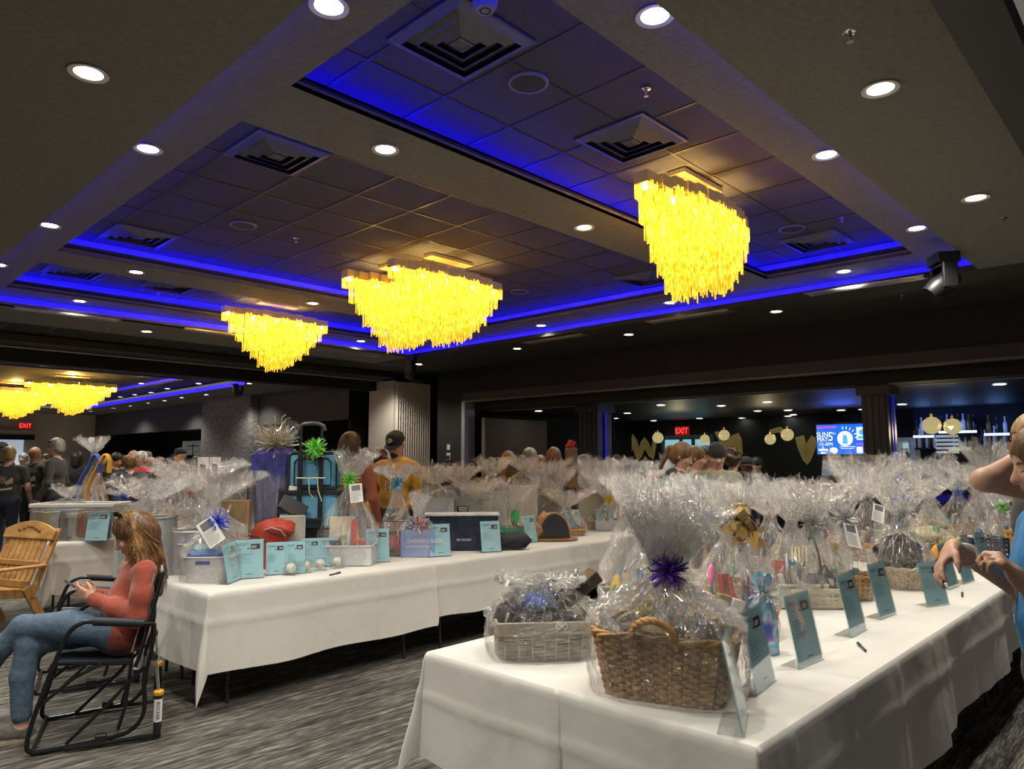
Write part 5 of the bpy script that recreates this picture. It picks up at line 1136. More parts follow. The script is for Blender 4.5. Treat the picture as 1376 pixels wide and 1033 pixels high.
fs = [q for r in range(len(lv)-1) for j in range(n) for q in ((r*n+j, r*n+(j+1) % n, (r+1)*n+(j+1) % n), (r*n+j, (r+1)*n+(j+1) % n, (r+1)*n+j))]; fs.append(tuple(range(n-1, -1, -1)))
g.add(vs, fs).build('film_bag', IRI, t, smooth=0); bow(t, (0, -.015, .262), .07, (.5, .52, .55), 9, 'curl', 50); contents(t, .035, .02, .01, .16, 5, [(.8, .3, .25), (.2, .5, .35), (.7, .7, .7)], 3)
# ---- wrapped gifts of the right row: column, row, table z, w, d, body h, tie row, plume-top row, plume half width px, base, bow colour, label
SIL = (.50, .51, .54); GOLDB = (.50, .33, .12); BLUB = (.10, .16, .62); PURB = (.22, .12, .52); YELB = (.85, .62, .06); GRNB = (.22, .68, .10); REDB = (.80, .10, .08); PNKB = (.85, .10, .40); CRM = (.72, .66, .48)
NAT = [(.55, .45, .30), (.30, .20, .12), (.62, .58, .5), (.12, .12, .14), (.4, .28, .15), (.72, .70, .66)]
DRK = [(.02, .02, .025), (.03, .03, .04), (.05, .05, .05), (.15, .16, .2), (.3, .3, .32)]
PLE = [(.70, .68, .60), (.75, .72, .66), (.60, .55, .45), (.45, .50, .55), (.55, .45, .35)]
T1 = [
 (985, 1.72, .36, .27, .13, 700, 632, 55, 'wicker', None, 'clear plumed gift with a gold gauze bow, right behind the big wicker basket', 31, NAT),
 (1092, 1.72, .34, .26, .10, 702, 655, 40, 'lattice', SIL, 'pale lath basket with tall dark hoop handle, dark goods and a silver bow', 33, NAT+DRK),
 (1212, 1.52, .34, .30, .13, 690, 640, 45, 'round', SIL, 'round straw woven basket with black bag of goods and silver bow under a white card', 35, DRK),
 (1252, 1.72, .36, .28, .06, 668, 640, 30, 'wicker', None, 'gift with a cream plush blanket, yellow pouch and orange bag under clear film', 37, PLE),
 (1318, 1.45, .30, .24, .17, 655, 620, 38, 'navylat', None, 'navy plastic lattice basket wrapped in clear film near the bare elbow', 39, PLE),
 (1345, 1.42, .30, .22, .10, 680, 640, 36, 'box', GRNB, 'gift with lime green bow and orange butterfly card at the right edge', 41, PLE),
 (1376, 1.30, .28, .22, .10, 665, 625, 30, 'wicker', PNKB, 'gift with hot pink bow cut off by the right edge', 43, PLE),
 (885, 2.18, .36, .27, .12, 692, 630, 50, 'wicker', None, 'tall clear plume with a yellow packet behind the big wicker basket', 45, PLE+[YELB]),
 (955, 2.20, .36, .28, .12, 690, 640, 50, 'wicker', PURB, 'clear wrapped gift with small violet blue bow near the black hoodie person', 47, PLE),
 (1035, 2.15, .36, .28, .12, 692, 645, 46, 'rope', None, 'pale wrapped gift with coral goods behind the gold gauze bow', 49, PLE+[(.6, .3, .22)]),
 (1105, 2.20, .34, .28, .14, 682, 640, 44, 'bin', PURB, 'wrapped pale bin with lilac bow behind the hoop handled basket', 51, PLE),
 (1165, 2.12, .34, .28, .14, 672, 606, 50, 'wicker', SIL, 'tall wrapped gift with a large silver bow and white card, under the screen', 53, DRK+PLE),
 (1203, 2.25, .32, .26, .14, 668, 620, 42, 'bin', BLUB, 'wrapped gift with deep blue bow beside the cream plush blanket', 55, DRK),
 (1246, 2.28, .32, .26, .16, 655, 606, 40, 'wicker', None, 'peach toned wrapped gift behind the cream plush blanket', 57, [(.6, .4, .28), (.65, .55, .45), (.3, .2, .12)]),
 (1288, 1.93, .32, .26, .16, 660, 615, 40, 'wicker', (.15, .24, .6), 'wrapped gift with small blue bow beside the navy lattice basket', 59, PLE),
 (1335, 1.62, .32, .26, .20, 640, 588, 36, 'bin', None, 'tall peaked clear wrap at the far right, in front of the bartender', 61, [(.6, .35, .3), (.7, .65, .5)]),
 (845, 2.36, .30, .24, .12, 680, 632, 34, 'box', YELB, 'wrapped gift with a golden star bow at the inner edge, left of the tall plume', 63, PLE),
 (1066, 1.80, .30, .24, .13, 700, 640, 42, 'box', None, 'cream wrapped gift with a straw roll right of the gold gauze bow', 65, PLE),
 (1135, 1.66, .28, .22, .14, 695, 648, 34, 'wicker', SIL, 'small silver bowed gift with a hanging printed card, above the lath basket', 67, DRK+NAT),
]
for (px, Y, w, d, hb, np_, tp, pw, base, bc, lab, sd, pal) in T1:
    t = gift(px, Y, TZ, w, d, hb, np_, tp, pw, base, bc, lab, sd, pal, br=.06 if bc != SIL else .075, card=sd in (53, 67, 41), cn=11)
    D = Vector(t.location)
    if sd == 31:
        m = mat('gold_gauze', GOLDB, .5, ns=30, na=.2); zz = zat(D.x, D.y, 697)-TZ; bow(t, (.02, -.06, zz), .10, GOLDB, 90, 'loop', 26, w=.022, name='gauze_bow'); bow(t, (.05, -.08, zz-.06), .12, GOLDB, 91, 'curl', 9, w=.02, name='gauze_tail')
        G().ell((-.13, -.10, .30), (.02, .02, .05)).build('pink_bundle', cm((.85, .25, .45), .4), t); G().box((-.10, -.14, .17), (.06, .03, .10), M=Euler((.2, .2, .3)).to_matrix()).build('printed_carton', cm((.3, .25, .1)), t, bevel=.003)
        G().box((-.03, -.14, .15), (.06, .03, .09), M=Euler((.1, .3, .1)).to_matrix()).build('white_carton', cm((.6, .6, .6)), t, bevel=.003)
    if sd == 33: hoop(t, (.0, -.13, .10), (.0, .13, .10), zat(D.x, D.y, 722)-TZ-.10, .006, mat('dark_hoop', (.10, .06, .03), .5), name='hoop_handle', tw=False)
    if sd == 35:
        blanket(t, 'black_bag', (-.02, 0, .22), (.15, .11, .12), mat('black_gloss_bag', (.012, .012, .014), .25), 12)
    if sd == 37:
        blanket(t, 'cream_plush_blanket', (-.03, .0, .21), (.16, .12, .07), mat('cream_plush', (.70, .62, .42), .95, ns=50, na=.12, bump=.4, bs=90), 21); blanket(t, 'plush_fold', (.06, -.05, .16), (.11, .08, .06), mat('cream_plush'), 22)
        blanket(t, 'yellow_pouch', (.12, -.12, .15), (.05, .03, .045), cm((.80, .58, .04), .35), 23); blanket(t, 'orange_bag', (-.04, -.17, .09), (.07, .035, .06), cm((.80, .36, .04), .35), 24); blanket(t, 'green_cloth', (.10, .02, .27), (.06, .03, .018), cm((.12, .22, .05), .8), 25)
    if sd == 41:
        G().box((-.02, -.14, .16), (.12, .004, .09), M=Euler((-.5, .3, .1)).to_matrix()).build('orange_card', cm((.80, .42, .06)), t, smooth=0); g = G()
        for s in (-1, 1): g.ell((-.02+s*.018, -.146, .168), (.018, .002, .012), M=Euler((-.5, s*.5, .1)).to_matrix())
        g.build('butterfly_print', cm((.45, .08, .03)), t)
    if sd == 45: G().box((.02, -.10, .30), (.08, .05, .11), M=Euler((.2, .2, .3)).to_matrix()).build('yellow_packet', cm((.80, .65, .03)), t, bevel=.004)
    if sd == 65: 
        for k in range(5): G().tube([(-.04+.02*k, -.10, .26), (-.03+.02*k, -.07, .34)], .007, 8).build('straw_roll', PALEW, t)
# ================================================================ MIDDLE ROW (table height 0.742), left to right
def T2(px, py): return atZ(px, py, TZ)
BINW = mat('white_bin_plastic', (.66, .64, .68), .4)
# white open bin with blue cloths
p = T2(275, 785); x, y = p[0]+.09, p[1]+.12; t = thing('gift_bin', 'white plastic bin with slot handle and blue cloths, blue curly bow, at the table corner', 'gift bin', (x, y, TZ), CAMRZ+.10)
g = G(); a, b, h = .165, .12, .175; f = .84
def trough(g, a, b, h, f=.84, th=.006):
    n = 28
    def P(j, k, z): 
        an = 2*PI*j/n; c, s = math.cos(an), math.sin(an); q = (abs(c)**6+abs(s)**6)**(-1/6); kk = f+(1-f)*z/h; return (c*q*(a-k)*kk, s*q*(b-k)*kk, z)
    vs = [P(j, 0, 0) for j in range(n)]+[P(j, 0, h) for j in range(n)]+[P(j, th, h) for j in range(n)]+[P(j, th, th) for j in range(n)]
    fs = [(r*n+j, r*n+(j+1) % n, (r+1)*n+(j+1) % n, (r+1)*n+j) for r in range(3) for j in range(n)]+[tuple(range(n-1, -1, -1)), tuple(range(3*n, 4*n))]; g.add(vs, fs)
trough(g, a, b, h); o = g.build('bin', BINW, t, smooth=40); g = G()
g.tube([(math.cos(2*PI*j/40)*(abs(math.cos(2*PI*j/40))**6+abs(math.sin(2*PI*j/40))**6)**(-1/6)*a, math.sin(2*PI*j/40)*(abs(math.cos(2*PI*j/40))**6+abs(math.sin(2*PI*j/40))**6)**(-1/6)*b, h) for j in range(41)], .006, 6); g.build('rim', BINW, o)
G().box((-.02, -b*.985+.003, h*.80), (.10, .008, .026)).build('handle_slot', cm((.03, .10, .42)), o, bevel=.012)
BLUC = cm((.03, .14, .50), .7); blanket(t, 'blue_cloth', (-.03, -.02, .185), (.13, .07, .025), BLUC, 31); blanket(t, 'pale_cloth', (-.05, .02, .215), (.08, .06, .035), cm((.35, .55, .65), .8), 32); contents(t, .12, .08, .10, .14, 8, [(.4, .4, .42), (.55, .6, .65)], 5)
zn = zat(x, y, 705)-TZ; cello(t, a*1.1, b*1.1, h, zn, zn+.14, .10, 31, n=48); bow(t, (.05, -.05, zn+.03), .085, (.035, .07, .62), 3, 'curl', 120, w=.003)
tag_card(t, (.02, -.10, zn-.04), Euler((-.3, -.62, .1)).to_matrix(), .12, .20, 2)
# clear wrapped white tub behind it
p = T2(228, 770); x, y = p[0]+.12, 5.55; t = thing('gift_tub', 'tall pale lilac round tub full of wrapped goods behind the white bin', 'gift tub', (2.32, 5.58, TZ), CAMRZ)
g = G(); trough(g, .17, .16, .31, .80); g.build('tub', mat('lilac_tub', (.50, .47, .54), .35), t, smooth=50); g = G(); g.tube([(math.cos(2*PI*j/40)*.172, math.sin(2*PI*j/40)*.162, .31) for j in range(41)], .009, 6); g.build('rim', BINW, t)
contents(t, .12, .11, .18, .2, 71, PLE, 6); cello(t, .185, .175, .31, .40, .50, .16, 72, n=48)
# big heap of film with red bow behind
for (px, Y, w, d, hb, np_, tp, pw, base, bc, lab, sd, pal) in [
 (230, 5.60, .0, .0, 0, 0, 0, 0, '', None, '', 0, None),
 (262, 5.78, .40, .22, .22, 655, 612, 60, 'bin', REDB, 'large film heap with coral red bow behind the lilac tub', 101, PLE+[(.5, .2, .2)]),
 (305, 5.72, .34, .22, .20, 660, 630, 40, 'wicker', None, 'film wrapped gift with mint and lilac goods under the brown paper bag', 103, [(.5, .6, .5), (.55, .48, .6), (.7, .7, .6)]),
 (470, 5.10, .36, .28, .14, 645, 600, 28, 'box', GRNB, 'tall film cone with lime bow over black and red goods, before the rust top woman', 105, DRK+[(.6, .05, .05), (.5, .42, .3)]),
 (533, 5.25, .26, .2, .03, 648, 622, 26, 'tray', (.10, .45, .7), 'film wrapped black and red boxed set in front of the man in yellow', 107, DRK+[(.6, .03, .05)]),
 (618, 5.58, .55, .26, .20, 648, 622, 28, 'crate', GOLDB, 'long wrapped box with gold bow and a black picture card, behind the navy box', 109, [(.3, .32, .3), (.1, .12, .2), (.55, .5, .35)]),
 (692, 5.20, .24, .2, .13, 690, 640, 26, 'bin', None, 'bright green plastic basket wrapped in film right of the navy duffel', 111, [(.05, .4, .15), (.5, .5, .45)]),
 (742, 5.55, .36, .24, .10, 666, 622, 36, 'wicker', YELB, 'wrapped gift with bright yellow bow behind the wooden board', 113, [(.6, .3, .1), (.65, .55, .3), (.7, .65, .5)]),
 (790, 5.60, .36, .24, .10, 660, 612, 36, 'box', (.62, .42, .06), 'wrapped gift with a gold starburst bow right of the yellow bow', 115, PLE),
 (818, 5.20, .30, .22, .10, 670, 628, 32, 'box', YELB, 'film wrapped gift at the cloth end beside the big plume, yellow star inside', 117, PLE),
 (585, 5.66, .34, .24, .16, 650, 622, 40, 'box', None, 'heap of clear film with olive goods between the boxed set and the long box', 131, [(.3, .32, .15), (.5, .5, .45), (.1, .1, .12)]),
 (640, 5.36, .30, .2, .16, 668, 640, 36, 'box', None, 'low film heap with grey goods in front of the long wrapped box', 133, PLE),
 (762, 5.20, .34, .2, .06, 680, 655, 36, 'wicker', None, 'low film heap with orange goods behind the half round box', 135, [(.7, .33, .1), (.6, .5, .3), (.4, .2, .1)]),
 (728, 5.72, .34, .24, .2, 640, 615, 40, 'box', None, 'pale striped wrapped gift beside the foil bottle', 137, PLE),
 (812, 5.70, .34, .24, .22, 640, 612, 38, 'box', None, 'pale wrapped box right of the foil bottle', 139, PLE+[(.5, .25, .2)]),
 (838, 5.30, .30, .22, .12, 665, 640, 34, 'box', None, 'film wrapped gift with blue card behind the cloth end', 141, PLE+[(.15, .35, .5)]),
 (905, 5.70, .34, .24, .22, 645, 622, 38, 'box', None, 'pale wrapped box before the black hoodie', 143, PLE),
 (196, 5.66, .30, .2, .22, 672, 640, 55, 'box', None, 'sprawling film heap at the left end of the middle row', 145, PLE),
 (285, 5.45, .34, .24, .2, 672, 642, 46, 'bin', None, 'sprawling film heap with blue papers behind the blue bow', 147, [(.3, .4, .5), (.6, .6, .58), (.5, .45, .3)]),
 (660, 5.74, .30, .2, .2, 640, 612, 24, 'box', None, 'pale wrapped box behind the long wrapped box', 119, PLE),
 (703, 5.75, .28, .2, .2, 632, 612, 24, 'box', None, 'wrapped gift with dark panels behind the green basket', 121, DRK+PLE),
 (845, 5.62, .34, .24, .2, 650, 615, 30, 'box', None, 'cream wrapped gift far down the middle row with a straw hat shape', 123, PLE+[(.6, .35, .2)]),
 (878, 5.25, .34, .24, .2, 640, 616, 34, 'bin', (.75, .2, .35), 'wrapped gift with pink bow far down the middle row', 125, PLE+[YELB]),
 (925, 5.3, .34, .24, .2, 640, 612, 34, 'bin', PURB, 'wrapped gift with violet bow far down the middle row', 127, PLE),
 ]:
    if not lab: continue
    if Y > 5.5 and base in ('box', 'crate', 'bin') and sd not in (101,): xx = colX(px, Y, 1.0); hb = max(hb, (zat(xx, Y, np_+16)-TZ)/1.1*.92); d = .2
    t = gift(px, Y, TZ, w*1.15, d*1.1, hb*1.1, np_, tp, pw*1.05, base, bc, lab, sd, pal, br=.08, cn=9, cell={101: (.55, .52, .6), 111: (.01, .32, .17), 109: (.55, .54, .46)}.get(sd), card=sd in (105,))
    L = Vector(t.location)
    if sd == 105:
        G().box((-.06, -.02, .26), (.20, .02, .24), M=Euler((-.1, 0, .1)).to_matrix()).build('cream_board', cm((.55, .48, .34)), t, bevel=.003); G().box((.05, -.06, .26), (.05, .02, .20)).build('red_carton', cm((.55, .03, .03)), t, bevel=.003); G().box((-.12, -.1, .12), (.14, .08, .16)).build('black_carton', cm((.02, .02, .025)), t, bevel=.003)
        for k in range(3): G().lathe([(.02, 0), (.03, .01), (.03, .05), (.02, .06)], 14, M=Euler((PI/2, 0, .4)).to_matrix(), off=(.1, -.08+.02*k, .06+.06*k)).build('red_jar', cm((.5, .06, .05), .25), t)
    if sd == 107:
        o = G().box((0, 0, .16), (.24, .10, .28)).build('boxed_set', cm((.025, .025, .03), .3), t, bevel=.003); G().box((.02, -.052, .12), (.19, .002, .12)).build('red_panel', cm((.55, .03, .05), .3), o, smooth=0); G().box((0, -.052, .25), (.14, .002, .08)).build('printed_photo', cm((.35, .18, .15), .3), o, smooth=0); G().box((-.09, -.052, .22), (.03, .002, .14)).build('white_stripe', cm((.6, .6, .6)), o, smooth=0)
    if sd == 109:
        o = G().box((.04, -.16, .30), (.12, .004, .14)).build('picture_card', cm((.05, .04, .03)), t, smooth=0); G().box((.04, -.163, .28), (.10, .002, .07)).build('printed_photo', cm((.45, .33, .12)), o, smooth=0); g = G()
        for k in range(2): g.box((.04, -.1635, .355-.022*k), (.09-.02*k, .001, .012))
        g.build('printed_text', PAPER, o, smooth=0); tag_card(t, (-.08, -.16, .27), Euler((-.1, -.3, 0)).to_matrix(), .10, .17, 5, False)
        G().box((-.17, -.14, .22), (.18, .02, .13), M=Euler((-.15, .25, 0)).to_matrix()).build('dark_print_cloth', mat('dark_swirl', (.12, .13, .16), .8, ns=18, na=.95), t); G().ell((-.08, -.14, .13), (.05, .04, .04)).build('green_pouch', cm((.2, .35, .1)), t)
    if sd == 111:
        G().box((0, -.106, .10), (.10, .003, .03)).build('handle_slot', cm((.01, .12, .07)), t, bevel=.01); G().ell((0, 0, .24), (.05, .05, .09)).build('green_bottle', cm((.04, .42, .12), .2), t)
    if sd in (113,): 
        for k in range(3): G().ell((-.1+.09*k, -.08, .16), (.045, .04, .05)).build('orange_pouch', cm((.7, .33, .08)), t)
# clear holders and sheets of the middle row
def h2(px, py, lab, rz=CAMRZ, **k): p = T2(px, py); return sign_holder(p[0], p[1], TZ, rz, lab, **k)
h2(316, 782, 'clear sign holder standing side on, left of the wrapped white bin card', .75, seed=21, w=.216, h=.27)
h2(334, 778, 'pale blue bid sheet in a clear holder beside the red drybag', -.35, seed=22, w=.2, h=.27)
h2(384, 772, 'double pale blue bid sheet leaning left in front of the red drybag', -.42, seed=23, w=.28, h=.235, two=True, lean=.3)
h2(430, 762, 'double pale blue bid sheet upright behind the cased baseballs', -.45, seed=24, w=.30, h=.22, two=True, lean=.2)
h2(508, 756, 'pale blue bid sheet in front of the lime bowed film cone', -.45, seed=25, w=.19, h=.27)
h2(592, 748, 'pale blue bid sheet over the right half of the light blue gift bag', -.42, seed=26, w=.19, h=.275)
h2(661, 742, 'pale blue bid sheet standing in front of the navy duffel', -.40, seed=27, w=.19, h=.275)
h2(716, 729, 'pale blue bid sheet turned sideways between green basket and wooden board', .12, seed=28, w=.2, h=.27)
h2(773, 718, 'pale blue bid sheet in front of the round wooden board', -.25, seed=29, w=.2, h=.27)
h2(812, 712, 'pale blue bid sheet at the cloth end right of the beige bag', -.2, seed=30, w=.2, h=.25)
# baseballs in clear cubes
BALL = mat('baseball_leather', (.72, .69, .62), .6, ns=30, na=.06); STITCH = mat('red_stitch', (.45, .06, .04), .6)
def ballcase():
    t = thing('cased_baseball', 'x', 'baseball'); o = G().ell((0, 0, .047), .0365, 0, 20, 14).build('baseball', BALL, t); g = G()
    for s in (-1, 1):
        pts = []
        for i in range(25): u = -1.9+3.8*i/24; v = Vector((.62+.42*math.cos(u*1.0)*.0+.35*math.cos(2*u)*.5, math.sin(u)*.85, math.cos(u)*.0+.55*math.cos(u))).normalized()*.0372; pts.append((s*v.x, v.y, .047+v.z*s))
        g.tube(pts, .0013, 5)
    g.build('stitching', STITCH, o); g = G(); k = .046; g.bb((-k, -k, 0), (k, k, .003)); g.bb((-k, -k, .003), (-k+.0015, k, .092)); g.bb((k-.0015, -k, .003), (k, k, .092)); g.bb((-k, -k, .003), (k, -k+.0015, .092)); g.bb((-k, k-.0015, .003), (k, k, .092)); g.bb((-k, -k, .09), (k, k, .0915)); g.build('clear_case', ACRYL, t, smooth=0); return t
B0 = None
for i, (px, py, lab) in enumerate([(391, 772, 'leftmost baseball in a clear cube, before the leaning double sheet'), (411, 769, 'second baseball in a clear cube from the left'), (430, 766, 'third baseball in a clear cube, right of centre'), (453, 763, 'rightmost baseball in a clear cube, beside the marker pen')]):
    p = T2(px, py); rz = CAMRZ+.2*i
    if i == 0: B0 = ballcase(); o = B0; o.location = (p[0], p[1], TZ); o.rotation_euler.z = rz; o['label'] = lab
    else: o = copy_tree(B0, (p[0], p[1], TZ), rz, lab)
    o['group'] = 'baseballs in clear cubes'
# red drybag
p = T2(350, 768); REDF = mat('red_ripstop', (.42, .045, .022), .55, ns=30, na=.12, bump=.1); t = thing('dry_bag', 'slumped red nylon bag with drawstring top and dark strap beside the cooler', 'bag', (p[0]+.15, p[1]+.17, TZ), CAMRZ)
g = G(); R = random.Random(2); n = 30; lv = [(0, .14, .11, 0), (.05, .155, .12, 0), (.14, .15, .115, .0), (.22, .15, .11, .01), (.28, .165, .11, .03), (.33, .15, .10, .05), (.36, .10, .07, .07), (.375, .03, .03, .08)]
vs = [(math.cos(2*PI*j/n)*ra*(1+.07*math.sin(j*1.9+z*20)+R.uniform(-.02, .02))+dx, math.sin(2*PI*j/n)*rb*(1+.06*math.sin(j*2.3)), z+(.012*math.sin(j*1.3) if z > 0 else 0)) for z, ra, rb, dx in lv for j in range(n)]
fs = [(r*n+j, r*n+(j+1) % n, (r+1)*n+(j+1) % n, (r+1)*n+j) for r in range(len(lv)-1) for j in range(n)]+[tuple(range(n-1, -1, -1)), tuple(range((len(lv)-1)*n, len(lv)*n))]
o = g.add(vs, fs).build('bag_body', REDF, t, smooth=50)
blanket(t, 'folded_top', (.09, -.04, .30), (.12, .085, .055), REDF, 41); G().tube([(-.12, -.11, .26), (-.05, -.135, .25), (.04, -.135, .2), (.08, -.12, .1), (.07, -.115, .02)], .007, 6).build('strap', mat('dark_webbing', (.05, .03, .03), .8), t); G().tube([(.0, -.13, .3), (.06, -.14, .32), (.13, -.13, .30), (.16, -.1, .25)], .006, 6).build('grey_trim', cm((.4, .36, .35)), t)
# wheeled cooler on its black pull frame
p = T2(402, 745); x, y = 3.24, 5.42; t = thing('wheeled_cooler', 'sky blue and black soft cooler standing up with its tall black telescopic handle', 'cooler', (x, y, TZ), CAMRZ+.08)
CBL = mat('sky_blue_nylon', (.12, .36, .54), .6, ns=40, na=.1); CBK = mat('black_nylon', (.014, .014, .016), .7, ns=40, na=.2)
D = depth(x, y); k = D/FPX; zz = lambda py: zat(x, y-.1, py)-TZ
zt, zm, zl = zz(606), zz(658), zz(710); w1, w2 = 66*k/2, 90*k/2
o = G().bb((-w2*.9, -.12, 0), (w2*.9, .14, zl)).build('base_section', CBK, t, bevel=.02)
o = G().bb((-w2*.75, -.13, zl), (w2*.75, .14, zm)).build('lower_pocket', CBL, t, bevel=.03); G().bb((-w2, -.10, zl-.02), (-w2*.72, .12, zm+.02)).build('side_pocket', CBK, o, bevel=.02); G().bb((w2*.72, -.1, zl-.02), (w2*.95, .12, zm)).build('side_pocket', CBK, o, bevel=.02); G().bb((-w2*.85, -.145, zm-.035), (w2*.8, -.12, zm-.0)).build('compression_strap', CBK, o, bevel=.004)
o = G().bb((-w1, -.11, zm), (w1, .12, zt)).build('upper_lid', CBL, t, bevel=.04); 
def frm(g, x0, x1, z0, z1, y, r=.008): g.tube([(x0, y, z0), (x0, y, z1-.03), (x0+.03, y, z1), (x1-.03, y, z1), (x1, y, z1-.03), (x1, y, z0), (x0, y, z0)], r, 6)
g = G(); frm(g, -w1+.012, w1-.012, zm+.01, zt-.012, -.112, .010); frm(g, -w1*.72, w1*.72, zm+.04, zt-.06, -.114, .006); g.build('black_piping', CBK, o); G().bb((-.07, -.118, zt-.075), (.07, -.11, zt-.035)).build('logo_patch', mat('dark_patch', (.03, .02, .02), .5), o, bevel=.006); G().bb((-.035, -.121, zt-.06), (.035, -.118, zt-.05)).build('red_mark', cm((.45, .05, .04)), o, smooth=0)
zh = zz(571); hw = 13.5*k; hx = -.01; g = G()
for s in (-1, 1): g.bb((hx+s*hw-.018, -.165, 0), (hx+s*hw+.018, -.135, zt-.02)); g.bb((hx+s*hw-.011, -.158, zt-.02), (hx+s*hw+.011, -.142, zh-.03))
g.build('telescopic_tube', BLACK, t, bevel=.003); G().tube([(hx-hw-.025, -.15, zh-.05), (hx-hw-.012, -.15, zh-.012), (hx-hw+.03, -.15, zh+.008), (hx, -.15, zh+.012), (hx+hw-.03, -.15, zh+.008), (hx+hw+.012, -.15, zh-.012), (hx+hw+.025, -.15, zh-.05)], .016, 8).build('grip', mat('grip_grey', (.06, .06, .065), .35), t)
G().bb((hx-hw-.03, -.17, zl+.05), (hx+hw+.03, -.13, zl+.09)).build('cross_plate', BLACK, t, bevel=.004); G().bb((hx-hw, -.16, .16), (hx+hw, -.14, .19)).build('cross_plate', BLACK, t, bevel=.004)
G().tube([(hx-hw*1.3, -.17, zm+.10), (hx+hw*1.5, -.17, zm+.10)], .006, 6).tube([(hx-.01, -.172, zm+.1), (hx+.0, -.175, zm-.02), (hx+.03, -.172, zm-.06)], .004, 6).tube([(hx+.06, -.172, zm+.1), (hx+.07, -.175, zm-.0), (hx+.10, -.172, zm-.09)], .004, 6).build('pale_cord', cm((.6, .62, .4)), t)
bow(t, (.025, -.20, zz(602)), .10, GRNB, 51, 'curl', 150, w=.004); tag_card(t, (-w1*.75, -.125, zm-.01), Euler((-.05, .1, 0)).to_matrix(), .065, .09, 3, False)
for s in (-1, 1): G().lathe([(.02, -.02), (.06, -.02), (.065, -.01), (.065, .01), (.06, .02), (.02, .02)], 18, M=Matrix.Rotation(PI/2, 3, 'Y'), off=(s*w2*.78, .16, .065)).build('wheel', BLACK, t)
# tall purple wrapped gift with cream ribbon plume
x, y = 3.02, 5.80-.16; D = depth(x, y); t = thing('gift_basket', 'dark violet blue film gift with a wild cream ribbon plume', 'gift basket', (x, y+.05, TZ), CAMRZ)
PURF = mat('violet_film', (.045, .045, .22), .3, ns=16, na=.5, spec=.8); zn = zat(x, y, 606)-TZ; zb = zat(x, y, 652)-TZ; R = random.Random(6); g = G(); n = 40; vs = []; wv = 27*D/FPX
for r, (z, s) in enumerate(((0, .8), (zb*.7, .85), (zb, .95), ((zb+zn)/2, 1.04), (zn-.02, 1.02), (zn+.012, .7), (zn+.02, .2))):
    for j in range(n): an = 2*PI*j/n; q = (abs(math.cos(an))**4+abs(math.sin(an))**4)**-.25; k2 = s*(1+.05*(-1)**j); vs.append((math.cos(an)*q*wv*k2, math.sin(an)*q*.12*k2, z+R.uniform(-.01, .01)*(r > 0)))
g.add(vs, [(r*n+j, r*n+(j+1) % n, (r+1)*n+(j+1) % n, (r+1)*n+j) for r in range(6) for j in range(n)]+[tuple(range(n-1, -1, -1))]).build('violet_wrap', PURF, t, smooth=20)
bow(t, (0, -.02, zn+.05), .19, (.62, .55, .38), 61, 'curl', 170, name='ribbon_plume', w=.004); cello(t, wv*1.1, .14, zb, zn, zn+.24, .19, 62, n=48); bow(t, (.0, -.02, zn+.17), .17, (.45, .38, .20), 63, 'curl', 22, name='curly_tail', w=.004)
# brown paper bag and black gift box, stacked behind
x, y = 2.72, 5.72; t = thing('paper_bag', 'brown kraft paper bag standing above the film heap left of the violet gift', 'paper bag', (2.68, 5.66, TZ), CAMRZ+.1); g = G().box((0, 0, .26), (.22, .12, .52)); g.build('bag', mat('kraft_paper', (.36, .24, .12), .8, ns=12, na=.15, bump=.3), t, bevel=.01); hoop(t, (-.05, -.06, .52), (.05, -.06, .52), .07, .004, cm((.4, .3, .18)), tw=False)
x, y = 2.93, 5.30; t = thing('gift_box', 'tilted black gift box with a gold label below the violet gift', 'gift box', (2.97, 5.29, TZ), CAMRZ+.3); o = G().box((0, .06, .46), (.22, .05, .12), M=Euler((-.5, .5, 0)).to_matrix()).build('box', cm((.015, .015, .018), .35), t, bevel=.004); G().box((-.02, .028, .45), (.11, .004, .06), M=Euler((-.5, .5, 0)).to_matrix()).build('gold_label', cm((.55, .36, .10)), o, smooth=0); G().box((0, .07, .2), (.2, .2, .4)).build('support_carton', cm((.42, .40, .36)), t, bevel=.006)
# light blue gift bag with lettering
p = T2(561, 749); x, y = p[0]+.05, p[1]+.06; D = depth(x, y); w = 44*D/FPX; t = thing('gift_bag', "light blue gift bag lettered OWNER'S SUITE with striped ribbon top", 'gift bag', (x, y, TZ), CAMRZ+.12); h = zat(x, y, 712)-TZ
o = G().box((0, 0, h/2), (w, .12, h)).build('bag', mat('periwinkle_paper', (.22, .33, .66), .5), t, bevel=.004); text('lettering', "OWNER'S SUITE", .046, PAPER, o, frame((.06, -.062, h*.60), (1, 0, 0)), sx=.95); g = G(); [g.box((-.09+.03*i, -.061, h*.40), (.022, .002, .008)) for i in range(7)]; g.build('small_print', PAPER, o, smooth=0)
bow(t, (0, 0, h+.05), .10, (.62, .60, .62), 71, 'curl', 60); bow(t, (.03, -.02, h+.03), .09, (.55, .05, .06), 72, 'curl', 30, name='red_ribbon'); bow(t, (-.02, 0, h+.04), .09, (.06, .08, .35), 73, 'curl', 30, name='blue_ribbon'); cello(t, w*.5, .07, h, zat(x, y, 690)-TZ, zat(x, y, 660)-TZ, .09, 74, n=40)
